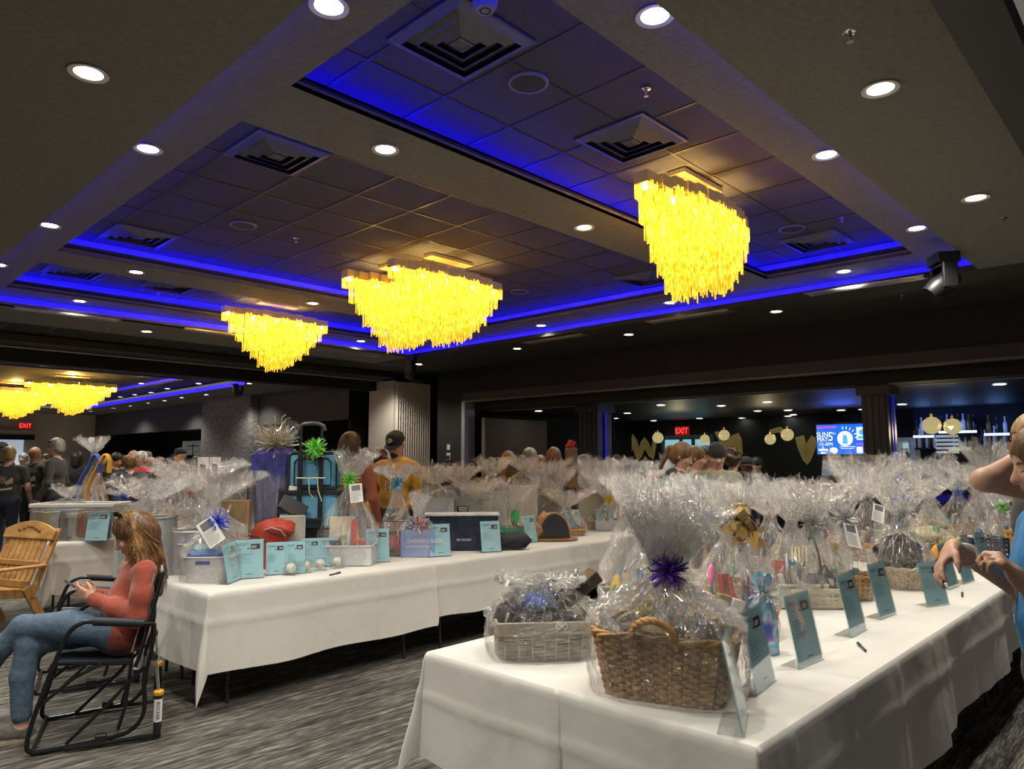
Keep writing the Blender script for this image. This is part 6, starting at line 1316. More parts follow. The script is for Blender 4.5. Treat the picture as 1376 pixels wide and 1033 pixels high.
# navy box with white lid edge, navy duffel
x, y = 4.62, 5.05; D = depth(x, y); zt = zat(x, y, 690)-TZ; w = 96*D/FPX; t = thing('storage_box', 'long navy box with a white lid edge behind the duffel', 'box', (x, y+.05, TZ), CAMRZ+.06); NVY = mat('navy_print', (.014, .02, .05), .5, ns=16, na=.7)
o = G().box((0, 0, zt/2), (w, .2, zt)).build('box_body', NVY, t, bevel=.005); G().box((0, 0, zt-.006), (w+.02, .22, .022)).build('lid_edge', cm((.62, .62, .62)), t, bevel=.004); text('lettering', 'ED HUGO', .030, PAPER, o, frame((.02, -.102, zt*.30), (1, 0, 0)))
x, y = 4.80, 4.86; D = depth(x, y); w = 100*D/FPX; t = thing('duffel_bag', 'flat navy duffel bag with white swirl print lying at the table front', 'bag', (x+.03, y+.02, TZ), CAMRZ+.02); g = G(); n = 24; vs = []; L = w/2
for i in range(13):
    u = -1+2*i/12; s = (1-abs(u)**5)**.5*.9+.1
    for j in range(n): an = 2*PI*j/n; q = (abs(math.cos(an))**2.6+abs(math.sin(an))**2.6)**(-1/2.6); vs.append((u*L, math.cos(an)*q*.085*s, .085+math.sin(an)*q*.083*s*(1-.1*math.sin(u*5))))
g.add(vs, [(i*n+j, i*n+(j+1) % n, (i+1)*n+(j+1) % n, (i+1)*n+j) for i in range(12) for j in range(n)]+[tuple(range(n-1, -1, -1)), tuple(range(12*n, 13*n))]); o = g.build('bag_body', mat('navy_canvas', (.018, .022, .035), .7, ns=30, na=.2, bump=.15), t, smooth=50); G().tube([(-.2, -.07, .12), (-.1, -.095, .08), (.05, -.095, .06), (.2, -.08, .1)], .008, 6).build('carry_strap', CBK, t)
g = G()
for k in range(3): g.tube([(-.02+.05*math.cos(u)*(.4+.3*k), -.091, .09+.05*math.sin(u)*(.4+.3*k)) for u in [k+.5*i for i in range(9)]], .0025, 5)
g.build('swirl_print', PAPER, o)
# wooden board with half round dark box and rattan
p = T2(755, 728); x, y = p[0]+.05, p[1]+.17; t = thing('serving_board', 'oval wooden serving board at the cloth edge', 'board', (x, y, TZ), CAMRZ); D = depth(x, y); G().lathe([(.9, 0), (1, .006), (1, .02), (.96, .026)], 40, sx=34*D/FPX, sy=.15).build('board', mat('teak_board', (.24, .11, .04), .4, ns=8, na=.4, stretch=(1, 6, 1)), t)
x2, y2 = x+.02, y+.0; t = thing('arched_box', 'half round dark faced wooden box standing on the serving board', 'box', (x2, y2, TZ+.028), CAMRZ+.12); w = 22*D/FPX; pr = [(w*math.cos(a), .26*math.sin(a)) for a in [PI*i/20 for i in range(21)]]; M = Matrix.Rotation(PI/2, 3, 'X'); o = G().prism(pr, .11, M=M, off=(0, .055, 0)).build('arch', mat('tan_wood', (.34, .20, .09), .5), t, smooth=30, bevel=.004); G().prism([(q*.92, z*.93+.004) for q, z in pr], .006, M=M, off=(0, -.056, 0)).build('dark_face', mat('slate_face', (.03, .035, .045), .35), o)
t = thing('rattan_bundle', 'brown rattan and leather bundle leaning beside the arched box', 'rattan bundle', (x-.16, y+.12, TZ), CAMRZ); blanket(t, 'rattan_body', (0, 0, .10), (.10, .07, .10), mat('rattan', (.33, .19, .08), .6, ns=30, na=.4), 66); blanket(t, 'leather_pouch', (.12, .02, .17), (.09, .05, .12), cm((.42, .22, .09), .5), 67)
p = T2(795, 712); x, y = p[0]+.1, p[1]+.1; D = depth(x, y); w = 34*D/FPX; h = zat(x, y, 662)-TZ; t = thing('gift_bag', 'beige paper bag printed with a white G at the cloth end', 'gift bag', (x, y, TZ), CAMRZ+.1); o = G().box((0, 0, h/2), (w, .14, h)).build('bag', mat('beige_bag', (.42, .38, .30), .7), t, bevel=.004); text('lettering', 'G', .10, PAPER, o, frame((0, -.072, h*.28), (1, 0, 0)))
# tall bottle wrap with red bow
x, y = colX(768, 5.72, 1.2), 5.72; t = thing('wrapped_bottle', 'tall foil wrapped bottle shape with a coral red bow, highest on the middle row', 'wrapped bottle', (x, y, TZ), CAMRZ+.2); zt = zat(x, y, 598)-TZ; z3 = zat(x, y, 655)-TZ; D = depth(x, y)
G().box((0, 0, z3/2), (.13, .12, z3)).build('stand_box', cm((.25, .18, .12)), t, bevel=.004); cello(t, .10, .07, .05, zt-z3-.05, zt-z3+.05, .05, 81, n=36, z0=0, name='foil_wrap'); t.children[-1].location = (0, 0, z3)
o = G().lathe([(.07, 0), (.08, .05), (.06, (zt-z3)*.6), (.03, (zt-z3)*.9)], 16).build('bottle', cm((.36, .22, .10), .25), t); o.location = (0, 0, z3); bow(t, (-.01, -.03, zt), .075, REDB, 82, 'loop', 40)
# ================================================================ BACK ROW
TZ3 = .742
p = atZ(100, 727, TZ3); D = depth(p[0], p[1]); w = 104*D/FPX; x, y = p[0]+.10, p[1]+.2; t = thing('storage_tote', 'big clear plastic tote packed with books and boxes behind the wooden chair', 'storage tote', (x, y, TZ3), CAMRZ+.10); h = zat(x, y, 675)-TZ3
g = G()
for s in (-1, 1): g.box((0, s*.2, h/2), (w, .005, h)); g.box((s*w/2, 0, h/2), (.005, .4, h))
g.box((0, 0, .004), (w, .4, .006)); g.build('tub', film_mat('milky_plastic', (.88, .90, .90), .1, .2, .10), t, smooth=0); g = G()
for s in (-1, 1): g.box((0, s*.205, h-.02), (w+.03, .02, .04)); g.box((s*w/2, 0, h-.02), (.02, .42, .04))
g.build('rim', mat('frosted_rim', (.6, .6, .58), .4), t, bevel=.006); R = random.Random(12)
for i in range(9): G().box((-w*.44+w*.11*i, -.14+.02*(i % 2), h*.42), (w*.10, .08, h*R.uniform(.6, .85)), M=Euler((0, 0, R.uniform(-.1, .1))).to_matrix()).build('carton', cm(R.choice([(.25, .26, .3), (.45, .12, .08), (.55, .45, .2), (.5, .5, .48), (.15, .17, .22), (.4, .28, .15)])), t, bevel=.003)
text('lettering', 'SALT', .075, PAPER, t, frame((.02, -.19, h*.68), (1, 0, 0)))
p = atZ(127, 727, TZ3); sign_holder(p[0], p[1]-.02, TZ3, CAMRZ+.05, 'pale blue bid sheet in front of the clear tote on the back row', w=.22, h=.30, seed=41)
BK = []
x, y = 2.32, 8.98
for i in range(8):
    t_ = thing('paperback_book', 'paperback in the pile left of the clear tote, '+['bottom', 'second from bottom', 'third from bottom', 'fourth from bottom', 'fifth from bottom', 'sixth from bottom', 'second from top', 'top'][i], 'book', (x, y, TZ3+.032*i), CAMRZ+R.uniform(-.1, .1), 'paperbacks piled beside the tote'); c = R.choice(PAL); G().box((0, .0, .016), (.15, .21, .028)).build('pages', PAPER, t_); g = G().box((0, 0, .0015), (.155, .215, .002)); g.box((0, 0, .0305), (.155, .215, .002)); g.box((0, -.108, .016), (.155, .002, .03)); g.build('cover', cm(c), t_, smooth=0)
for (px, Y, w, d, hb, np_, tp, pw, base, bc, lab, sd, pal, X) in [
 (122, 9.02, .34, .22, .10, 607, 585, 20, 'bin', None, 'tall film plume with blue and orange hoop on the back row', 201, PLE, None),
 (90, 9.0, .40, .26, .30, 668, 650, 20, 'box', None, 'wrapped mint and black print box above the tote', 203, [(.35, .5, .42), (.5, .4, .35)], None),
 (165, 8.98, .50, .3, .16, 668, 655, 26, 'bin', (.10, .14, .5), 'low wrapped gift with pink goods and a small blue bow behind the woman', 205, [(.65, .35, .38), (.6, .55, .5)], None),
 (205, 8.98, .45, .3, .2, 660, 640, 30, 'wicker', None, 'film heap on the back row between the tote and the red bow', 207, PLE, None),
 (238, 8.92, .42, .3, .25, 650, 630, 34, 'wicker', None, 'film heap with colourful papers right along the back row', 209, PAL, None)]:
    t = gift(px, Y, TZ3, w, d, hb, np_, tp, pw, base, bc, lab, sd, pal, br=.09, cn=7)
    if sd == 201:
        L = t.location; D = depth(L.x, L.y); zt = zat(L.x, L.y, 603)-TZ3
        for j, (c, dx) in enumerate((((.04, .10, .5), 0), ((.75, .40, .04), .11))): G().tube(curve([(-.12+dx, -.04, .1), (-.14+dx, -.05, zt*.5), (-.02+dx, -.06, zt*.80), (.05+dx, -.06, zt*.93), (.10+dx, -.06, zt*.86), (.10+dx, -.06, zt*.72)]), .04, 8, flat=.4).build('coloured_hoop', cm(c), t)
x, y = colX(283, 9.0, 1.3), 9.0
for k, (px, lab) in enumerate(((272, 'left white card on a stand, behind the film heaps near the capped man'), (288, 'right white card on a stand, behind the film heaps near the violet gift'))):
    x = colX(px, 8.8, 1.3); zt = zat(x, 8.8, 614)-TZ3; t = thing('card_stand', lab, 'card stand', (x, 8.8, TZ3), CAMRZ); G().box((0, .0, zt/2), (.13, .01, zt)).build('card', PAPER, t, smooth=0); G().box((0, -.007, zt*.85), (.07, .002, .09)).build('printed_photo', INK, t, smooth=0); G().box((0, .05, .01), (.13, .12, .02)).build('foot', ACRYL, t)
# ================================================================ PEOPLE
# each body is one continuous surface: tapered limbs blended together on a grid, then meshed
V3 = lambda *a: np.array(a, float)
class Body:
    def __init__(s): s.p = []; s.names = []
    def mid(s, m):
        if m not in s.names: s.names.append(m)
        return s.names.index(m)
    def cone(s, a, b, ra, rb, m, k=.03, w=(1, 1, 1)): s.p.append(('c', V3(*a), V3(*b), ra, rb, s.mid(m), k)); return s
    def chain(s, pts, rs, m, k=.03):
        for i in range(len(pts)-1): s.cone(pts[i], pts[i+1], rs[i], rs[i+1], m, k)
        return s
    def ell(s, c, r, m, k=.03, R=None): s.p.append(('e', V3(*c), V3(*r), np.eye(3) if R is None else np.array(R), 0, s.mid(m), k)); return s
    def cut(s, c, r, R=None): s.p.append(('x', V3(*c), V3(*r), np.eye(3) if R is None else np.array(R), 0, -1, 0)); return s
    def dist(s, q, P):
        if q[0] == 'c':
            a, b = q[1], q[2]; ab = b-a; L = max(float(ab@ab), 1e-9); t = np.clip(((P-a)@ab)/L, 0, 1); return np.linalg.norm(P-a-t[..., None]*ab, axis=-1)-(q[3]+(q[4]-q[3])*t)
        d = (P-q[1])@q[3]; k0 = np.linalg.norm(d/q[2], axis=-1); k1 = np.linalg.norm(d/(q[2]**2), axis=-1)+1e-9; return k0*(k0-1)/k1
    def bounds(s, q):
        if q[0] == 'c': r = max(q[3], q[4]); return np.minimum(q[1], q[2])-r, np.maximum(q[1], q[2])+r
        r = max(q[2]); return q[1]-r, q[1]+r
    def mesh(s, name, mats, parent, vox=.014, noise=0, clampz=None):
        bs = [s.bounds(q) for q in s.p if q[0] != 'x']; lo = np.min([b[0] for b in bs], 0)-.05; hi = np.max([b[1] for b in bs], 0)+.05
        n = np.ceil((hi-lo)/vox).astype(int)+1; D = np.full(n, 1.)
        ax = [lo[i]+vox*np.arange(n[i]) for i in range(3)]
        for q in s.p:
            b0, b1 = s.bounds(q); pad = .05+q[6]; i0 = np.clip(((b0-pad-lo)/vox).astype(int), 0, n-1); i1 = np.clip(((b1+pad-lo)/vox).astype(int)+2, 1, n); sl = tuple(slice(i0[k], i1[k]) for k in range(3))
            P = np.stack(np.meshgrid(*[ax[k][sl[k]] for k in range(3)], indexing='ij'), -1); d = s.dist(q, P); cur = D[sl]
            if q[0] == 'x': D[sl] = np.maximum(cur, -d); continue
            h = np.clip(q[6]-np.abs(cur-d), 0, None)/max(q[6], 1e-6); D[sl] = np.minimum(cur, d)-h*h*q[6]*.25
        if clampz is not None: D = np.maximum(D, (clampz-ax[2])[None, None, :])
        ins = D < 0; c = np.zeros(n-1, int)
        for dx in (0, 1):
            for dy in (0, 1):
                for dz in (0, 1): c += ins[dx:n[0]-1+dx, dy:n[1]-1+dy, dz:n[2]-1+dz]
        act = (c > 0) & (c < 8); idx = -np.ones(n-1, int); I = np.argwhere(act); idx[act] = np.arange(len(I))
        acc = np.zeros((len(I), 3)); cnt = np.zeros(len(I)); cor = [(x, y, z) for x in (0, 1) for y in (0, 1) for z in (0, 1)]
        for a in cor:
            for k in range(3):
                if a[k]: continue
                b = list(a); b[k] = 1; va = D[tuple((I+a).T)]; vb = D[tuple((I+b).T)]; m = (va < 0) != (vb < 0); t = np.where(m, va/(va-vb+1e-12), 0); p = np.repeat(np.array(a, float)[None], len(I), 0); p[:, k] = t; acc += p*m[:, None]; cnt += m
        V = lo+vox*(I+acc/cnt[:, None]); F = []
        for k in range(3):
            u, v = (k+1) % 3, (k+2) % 3; sh = list(n); A = [slice(None)]*3; B = [slice(None)]*3; A[k] = slice(0, n[k]-1); B[k] = slice(1, n[k]); ia, ib = ins[tuple(A)], ins[tuple(B)]
            E = np.argwhere(ia != ib); E = E[(E[:, u] > 0) & (E[:, v] > 0) & (E[:, u] < n[u]-1) & (E[:, v] < n[v]-1)]
            if not len(E): continue
            du = np.zeros(3, int); du[u] = 1; dv = np.zeros(3, int); dv[v] = 1
            q = np.stack([idx[tuple((E-du-dv).T)], idx[tuple((E-dv).T)], idx[tuple(E.T)], idx[tuple((E-du).T)]], 1); fl = ~ia[tuple(E.T)]; q[fl] = q[fl][:, ::-1]; F.append(q)
        F = np.concatenate(F); me = bpy.data.meshes.new(name); me.from_pydata(V.tolist(), [], F.tolist()); ctr = V[F].mean(1); best = np.full(len(F), 9.); mi = np.zeros(len(F), int)
        for q in s.p:
            if q[0] == 'x': continue
            d = s.dist(q, ctr); m = d < best; best[m] = d[m]; mi[m] = q[5]
        for nm in s.names: me.materials.append(mats[nm])
        me.polygons.foreach_set('material_index', mi.tolist()); me.polygons.foreach_set('use_smooth', [True]*len(F)); me.update()
        o = bpy.data.objects.new(name, me); C.objects.link(o); o.parent = parent; return o
SKINS = {'fair': (.56, .33, .235), 'tan': (.42, .235, .15), 'brown': (.17, .085, .05)}
HAIRS = {'brown': (.075, .038, .018), 'dark': (.018, .012, .009), 'grey': (.26, .25, .23), 'blond': (.34, .22, .10), 'lightbrown': (.16, .085, .035), 'white': (.55, .53, .5)}
def skin(k): return mat('skin_'+k, SKINS[k], .5, ns=20, na=.06, spec=.35)
def hairm(k): return mat('hair_'+k, HAIRS[k], .45, ns=26, na=.55, bump=.5, bs=60, stretch=(1, 1, .12))
def clothm(c, r=.85): return mat('cloth_%02x%02x%02x' % tuple(int(k*255) for k in c), c, r, ns=14, na=.18, bump=.35, bs=16, sheen=.1)
def hand(B, w, d, nrm, side, curl=.5, m='skin', k=.010, s=1., curls=None, thumb=.5):
    """palm, four bending fingers of different length and a thumb leaving the side of the palm"""
    d = Vector(d).normalized(); nrm = Vector(nrm); nrm = (nrm-d*nrm.dot(d)).normalized(); t = d.cross(nrm)*side; w = Vector(w)
    B.cone(w, w+d*.03*s, .024*s, .026*s, m, .015)
    for j, o in enumerate((.028, .010, -.009, -.027)):
        kn = w+d*(.092-.004*abs(j-1))*s+t*o*s; B.cone(w+d*.02*s+t*o*.6*s, kn, .014*s, .0115*s, m, .012)
        L = (.072, .080, .074, .058)[j]*s; p = kn; an = 0; c = (curls[j] if curls else curl); r = .0090*s
        for q, f in enumerate((.45, .31, .24)):
            an += c*(.8, 1., .7)[q]; e = p+(d*math.cos(an)+nrm*math.sin(an)+t*(.10-.066*j)*(1-c*.6))*L*f; B.cone(p, e, r, r*.9, m, k*.5); p = e; r *= .9
    b = w+d*.022*s+t*.022*s; a1 = b+(t*.62+d*.62+nrm*.30).normalized()*.042*s; a2 = a1+(t*.25+d*.85+nrm*(.25+thumb*.6)).normalized()*.032*s; a3 = a2+(d*.85+nrm*(.2+thumb)-t*.1).normalized()*.026*s
    B.cone(b, a1, .015*s, .012*s, m, .012).cone(a1, a2, .0115*s, .010*s, m, k*.6).cone(a2, a3, .010*s, .008*s, m, k*.5)
def head(B, c, R, sk='skin', s=1., face=True, ear=True, beard=None, fat=0.):
    R = np.array(R); T = lambda x, y, z: tuple(np.array(c)+R@(np.array([x, y, z])*s))
    B.ell(T(0, -.012, .022), (.077*s, .098*s, .098*s), sk, .02, R); B.ell(T(0, .022, -.045), ((.060+fat)*s, .070*s, .072*s), sk, .03, R); B.ell(T(0, .048, -.092), ((.032+fat)*s, .034*s, .024*s), beard or sk, .025, R)
    if beard: B.ell(T(0, .058, -.070), (.042*s, .036*s, .042*s), beard, .012, R); B.ell(T(0, .083, -.050), (.026*s, .012*s, .007*s), beard, .004, R)
    if face:
        B.cone(T(0, .083, .010), T(0, .108, -.024), .009*s, .0125*s, sk, .012); B.ell(T(0, .100, -.030), (.017*s, .011*s, .009*s), sk, .008, R)
        for q in (-1, 1):
            B.ell(T(q*.040, .068, -.02), (.02*s, .02*s, .02*s), sk, .02, R)
    if ear:
        for q in (-1, 1): B.ell(T(q*(.077), -.012, -.008), (.010*s, .020*s, .032*s), sk, .006, R)
    return T
def hair(par, c, R, kind, col, s=1., vox=.012, name='hair'):
    H_ = Body(); R = np.array(R); T = lambda x, y, z: tuple(np.array(c)+R@(np.array([x, y, z])*s)); rr = lambda *a: tuple(q*s for q in a)
    if kind == 'bald': H_.ell(T(0, -.028, -.015), rr(.0795, .085, .058), 'h', .02, R)
    else: H_.ell(T(0, -.020, .036), rr(.090, .108, .104), 'h', .03, R); H_.ell(T(0, -.05, -.03), rr(.084, .075, .075), 'h', .03, R)
    if kind == 'long':
        for q in (-1, 1): H_.cone(T(q*.066, -.01, .0), T(q*.085, -.035, -.24), .036*s, .040*s, 'h', .04)
        H_.cone(T(0, -.075, 0), T(0, -.085, -.25), .062*s, .075*s, 'h', .05)
    if kind == 'bob':
        for q in (-1, 1): H_.cone(T(q*.070, -.005, .0), T(q*.080, -.01, -.13), .034*s, .032*s, 'h', .04)
        H_.cone(T(0, -.07, 0), T(0, -.07, -.13), .065*s, .07*s, 'h', .05)
    if kind == 'tail': H_.ell(T(0, -.13, .02), rr(.035, .04, .035), 'h', .02, R); H_.cone(T(0, -.15, .01), T(0, -.15, -.20), .03*s, .02*s, 'h', .03)
    if kind == 'bun': H_.ell(T(0, -.10, .10), rr(.045, .045, .04), 'h', .02, R)
    if kind == 'curly':
        rg = random.Random(4)
        for i in range(34): a, b = rg.uniform(0, 6.28), rg.uniform(-.5, 1.3); H_.ell(T(.088*math.cos(a)*math.cos(b), -.03+.10*math.sin(a)*math.cos(b), .03+.10*math.sin(b)), rr(.03, .03, .03), 'h', .012, R)
    if kind == 'bald': H_.cut(T(0, .0, .075), rr(.10, .12, .09), R)
    H_.cut(T(0, .125, -.035), rr(.068, .092, .105), R)
    if kind in ('short', 'bald'): 
        H_.cut(T(0, .03, -.13), rr(.12, .14, .09), R)
        for q in (-1, 1): H_.cut(T(q*.085, .01, -.035), rr(.03, .034, .045), R)
    return H_.mesh(name, {'h': hairm(col)}, par, vox)
def face_parts(t, Mh, lips=True, closed=False):
    for q in (-1, 1):
        if closed:
            G().ell((q*.031, .0765, .006), (.0135, .0075, .007), nu=12, nv=8).build('eyelid', mat('eyelid_skin', (.44, .25, .18), .5), t, M=Mh); G().tube([(q*.017, .0815, .003), (q*.031, .0855, .000), (q*.045, .078, .002)], [.0012, .002, .0012], 5).build('eyelash', EYE_M, t, M=Mh); G().tube([(q*.016, .084, .0265), (q*.030, .0835, .0315), (q*.046, .074, .028)], [.0028, .0034, .002], 6).build('eyebrow', BROW, t, M=Mh); continue
        o = G().ell((q*.031, .0775, .009), (.0125, .0075, .0055), nu=12, nv=8).build('eye', mat('eye_white', (.45, .42, .40), .3), t, M=Mh); G().ell((q*.031, .0825, .009), (.0052, .0035, .0052), nu=10, nv=6).build('iris', EYE_M, o)
        G().tube([(q*.016, .084, .0265), (q*.030, .0835, .0315), (q*.046, .074, .028)], [.0028, .0034, .002], 6).build('eyebrow', BROW, t, M=Mh)
    if lips: g = G(); g.tube([(-.021, .083, -.061), (-.008, .0925, -.058), (0, .0925, -.0595), (.008, .0925, -.058), (.021, .083, -.061)], [.002, .0038, .0036, .0038, .002], 6); g.tube([(-.018, .083, -.063), (0, .0915, -.067), (.018, .083, -.063)], [.002, .0045, .002], 6); g.build('lips', LIP, t, M=Mh)
def rot(yaw=0, pitch=0, roll=0):   # pitch > 0 looks down
    return np.array((Matrix.Rotation(yaw, 3, 'Z') @ Matrix.Rotation(-pitch, 3, 'X') @ Matrix.Rotation(roll, 3, 'Y')))
def conform(par, body, polys, org, d, mt, name, off=.004):
    """lay flat cut-outs onto the body surface: polys in (u across, v up) metres round org, projected along d"""
    me = body.data; bvh = BVHTree.FromPolygons([v.co for v in me.vertices], [tuple(p.vertices) for p in me.polygons]); d = Vector(d); u = d.cross(Vector((0, 0, 1))).normalized(); g = G()
    for poly in polys:
        P = []; c = Vector((sum(p[0] for p in poly)/len(poly), sum(p[1] for p in poly)/len(poly), 0)); ring = [(c.x, c.y)]+[tuple(p) for p in poly]; ok = True
        for x, y in ring:
            q = Vector(org)+u*x+Vector((0, 0, y)); h = bvh.ray_cast(q-d*.6, d)
            if h[0] is None: ok = False; break
            P.append(h[0]-d*off)
        if ok: g.add(P, [(0, i, i % (len(ring)-1)+1) for i in range(1, len(ring))])
    if g.v: return g.build(name, mt, par, smooth=60)
def circ(r, x=0, y=0, n=16, sx=1.): return [(x+r*math.cos(2*PI*i/n)*sx, y+r*math.sin(2*PI*i/n)) for i in range(n)]
EYE_M = mat('dark_eye', (.03, .022, .02), .2); BROW = mat('brow_hair', (.07, .045, .03), .7); LIP = mat('lip', (.40, .15, .12), .5)
def person(label, loc, face_dir, h=1.75, sk='fair', hr=('short', 'brown'), top=(.1, .1, .1), legs=(.03, .04, .07), sleeve='long', yaw=0, pitch=.1, lean=0., vox=.0125, beard=None, cap=None, build=1., arms=None, glasses=False, hood=False, vest=None, low=True, skirt=False, inner=None):
    rz = math.atan2(face_dir[1], face_dir[0])-PI/2; t = thing('person', label, 'person', (loc[0], loc[1], 0), rz); s = h/1.75; B = Body(); b = build
    S = lambda x, y, z: (x*s, (y+lean*max(0, z-.95))*s, z*s)
    if low:
        for q in (-1, 1):
            B.cone(S(q*.09, 0, .92), S(q*.10, .015, .50), .088*s*b, .06*s, 'legs', .03).cone(S(q*.10, .015, .50), S(q*.105, -.015, .10), .058*s, .045*s, 'legs', .02).cone(S(q*.105, -.03, .05), S(q*.12, .15, .038), .042*s, .036*s, 'shoe', .015)
    B.ell(S(0, 0, .95), (.165*s*b, .118*s*b, .13*s), 'legs', .05)
    B.ell(S(0, .012, 1.10), (.160*s*b, .122*s*b, .15*s), 'top', .05).ell(S(0, .0, 1.29), (.180*s*b, .122*s*b, .17*s), 'top', .05).cone(S(-.135*b, -.005, 1.415), S(.135*b, -.005, 1.415), .066*s, .066*s, 'top', .05)
    if inner: B.ell(S(0, .075, 1.33), (.055*s, .06*s, .12*s), 'inner', .01)
    B.cone(S(0, -.012, 1.44), S(0, .012, 1.56), .056*s, .052*s, 'skin', .03)
    if hood: B.ell(S(0, -.075, 1.44), (.13*s, .075*s, .075*s), 'top', .03); B.cone(S(-.085, .02, 1.455), S(0, .10, 1.40), .030*s, .028*s, 'top', .02).cone(S(.085, .02, 1.455), S(0, .10, 1.40), .030*s, .028*s, 'top', .02)
    A = arms or {}
    for q in (-1, 1):
        sh = S(q*.185*b, -.005, 1.40); el, wr, hd, hn, *cu = A.get(q, ((q*.25*b, -.03, 1.13), (q*.25*b, .09, .92), (0, .25, -1), (-q, 0, .1)))
        el, wr = S(*el), S(*wr); k = sleeve
        B.cone(sh, el, .058*s, .047*s, 'top', .04)
        if sleeve == 'none': B.p[-1] = B.p[-1][:3]+(.050*s, .039*s, B.mid('skin'), .03)
        if sleeve == 'short': 
            m = tuple(np.array(sh)*.4+np.array(el)*.6); B.p[-1] = ('c', V3(*sh), V3(*m), .060*s, .056*s, B.mid('top'), .04); B.cone(m, el, .046*s, .041*s, 'skin', .01)
        fm = 'top' if sleeve == 'long' else 'skin'
        B.cone(el, wr, (.046 if fm == 'top' else .038)*s, (.034 if fm == 'top' else .026)*s, fm, .03)
        hand(B, wr, hd, hn, q, cu[0] if cu else .45, s=s)
    hc = S(0, .022+.0, 1.625); R = rot(yaw, pitch); T = head(B, hc, R, s=s, beard='beard' if beard else None, fat=.006*(b-1)/.15 if b > 1 else 0)
    mats = {'skin': skin(sk), 'legs': clothm(legs), 'shoe': mat('shoe_dark', (.02, .02, .022), .5), 'top': clothm(top), 'eye': EYE_M, 'brow': BROW, 'lip': LIP, 'beard': hairm(beard or 'brown'), 'inner': clothm(inner or (.5, .5, .5))}
    body = B.mesh('body', mats, t, vox)
    if hr and cap is None or (hr and hr[0] in ('long', 'bob', 'tail')): hair(t, hc, R, hr[0], hr[1], s*1.0, min(vox, .013))
    Mh = Matrix.Identity(4)
    for i in range(3):
        for j in range(3): Mh[i][j] = float(R[i][j])*s
        Mh[i][3] = hc[i]
    face_parts(t, Mh, beard is None, pitch > .25)
    if cap:
        kind, cc = cap; cmn = clothm(cc, .8)
        if kind == 'cap':
            g = G().lathe([(.086, .030), (.093, .045), (.092, .075), (.078, .112), (.045, .136), (.004, .143)], 24, sy=1.17, off=(0, -.010, 0)); o = g.build('cap', cmn, t, M=Mh); g = G(); n = 14; vs = []
            for k in (0, 1):
                for i in range(n+1): a = PI*(.06+.88*i/n); vs += [(.088*math.cos(a), -.01+.100*math.sin(a), .040-.006*k), (.090*math.cos(a), -.01+.100*math.sin(a)+.075*math.sin(a)**.7, .030-.006*k+.010*math.cos(a)**2*-1)]
            m2 = 2*(n+1); fs = [q for i in range(n) for q in ((2*i, 2*i+1, 2*i+3, 2*i+2), (m2+2*i, m2+2*i+2, m2+2*i+3, m2+2*i+1), (2*i+1, m2+2*i+1, m2+2*i+3, 2*i+3))]; g.add(vs, fs).build('cap_brim', cmn, o); G().ell((0, -.01, .143), .007).build('cap_button', cmn, o)
        else: G().lathe([(.088, .012), (.094, .016), (.096, .05), (.088, .09), (.06, .128), (.02, .146), (.004, .147)], 24, sy=1.15, off=(0, -.012, 0)).build('beanie', cmn, t, M=Mh)
    if glasses:
        g = G()
        for q in (-1, 1): g.tube([(q*.033+.024*math.cos(a), .101-.006*abs(math.cos(a)), .008+.018*math.sin(a)) for a in [2*PI*i/16 for i in range(17)]], .0024, 5); g.tube([(q*.057, .098, .012), (q*.083, .03, .012), (q*.083, -.03, .0)], .0024, 5)
        g.tube([(-.009, .102, .012), (.009, .102, .012)], .0024, 5); g.build('glasses', BLACK, t, M=Mh)
    if vest:   # emblem on the back: rays, wings, ring and a small centre
        o = Vector((0, -.05*s, 1.25*s)); rays = [[(.03*math.cos(a-.12), .03*math.sin(a-.12)), (.10*math.cos(a), .10*math.sin(a)), (.03*math.cos(a+.12), .03*math.sin(a+.12))] for a in [i*PI/8 for i in range(1, 8)]]
        wings = [[(q*.03, -.02), (q*.12, .045-.03*k), (q*.14, .02-.03*k), (q*.04, -.045-.01*k)] for q in (-1, 1) for k in range(3)]; rock = [[(-.12+.024*i, -.10-.02*math.sin(PI*i/10)), (-.12+.024*(i+1), -.10-.02*math.sin(PI*(i+1)/10)), (-.12+.024*(i+1), -.125-.02*math.sin(PI*(i+1)/10)), (-.12+.024*i, -.125-.02*math.sin(PI*i/10))] for i in range(10)]
        e = conform(t, body, rays+wings, o, (0, 1, 0), mat('patch_cream', (.55, .50, .38), .7), 'back_emblem'); 
        if e:
            conform(e, body, rock, o, (0, 1, 0), mat('patch_cream'), 'rocker_band', .005); conform(e, body, [circ(.05)], o, (0, 1, 0), mat('patch_grey', (.30, .28, .25), .7), 'emblem_disc', .006); conform(e, body, [circ(.034)], o, (0, 1, 0), mat('patch_gold', (.5, .38, .16), .7), 'emblem_ring', .008); conform(e, body, [circ(.018)], o, (0, 1, 0), mat('patch_red', (.5, .05, .04), .7), 'emblem_centre', .010)
            for c in list(e.children): c.parent = e
    return t, body, Mh, hc
toCam = -fw[:2]; L_ = -rt[:2]; R_ = rt[:2]
def mix(a, b): v = np.array(a)+np.array(b); return v/np.linalg.norm(v)
def stand(px, dep, topy, lab, fd, **k):
    """person whose head top shows at photo row `top` in column px, at the given distance"""
    xy = fw[:2]*dep+rt[:2]*(px-CX)/FPX*dep; h = zat(xy[0], xy[1], topy)-.02; return person(lab, xy, fd, h=h*1.75/1.765, **k)
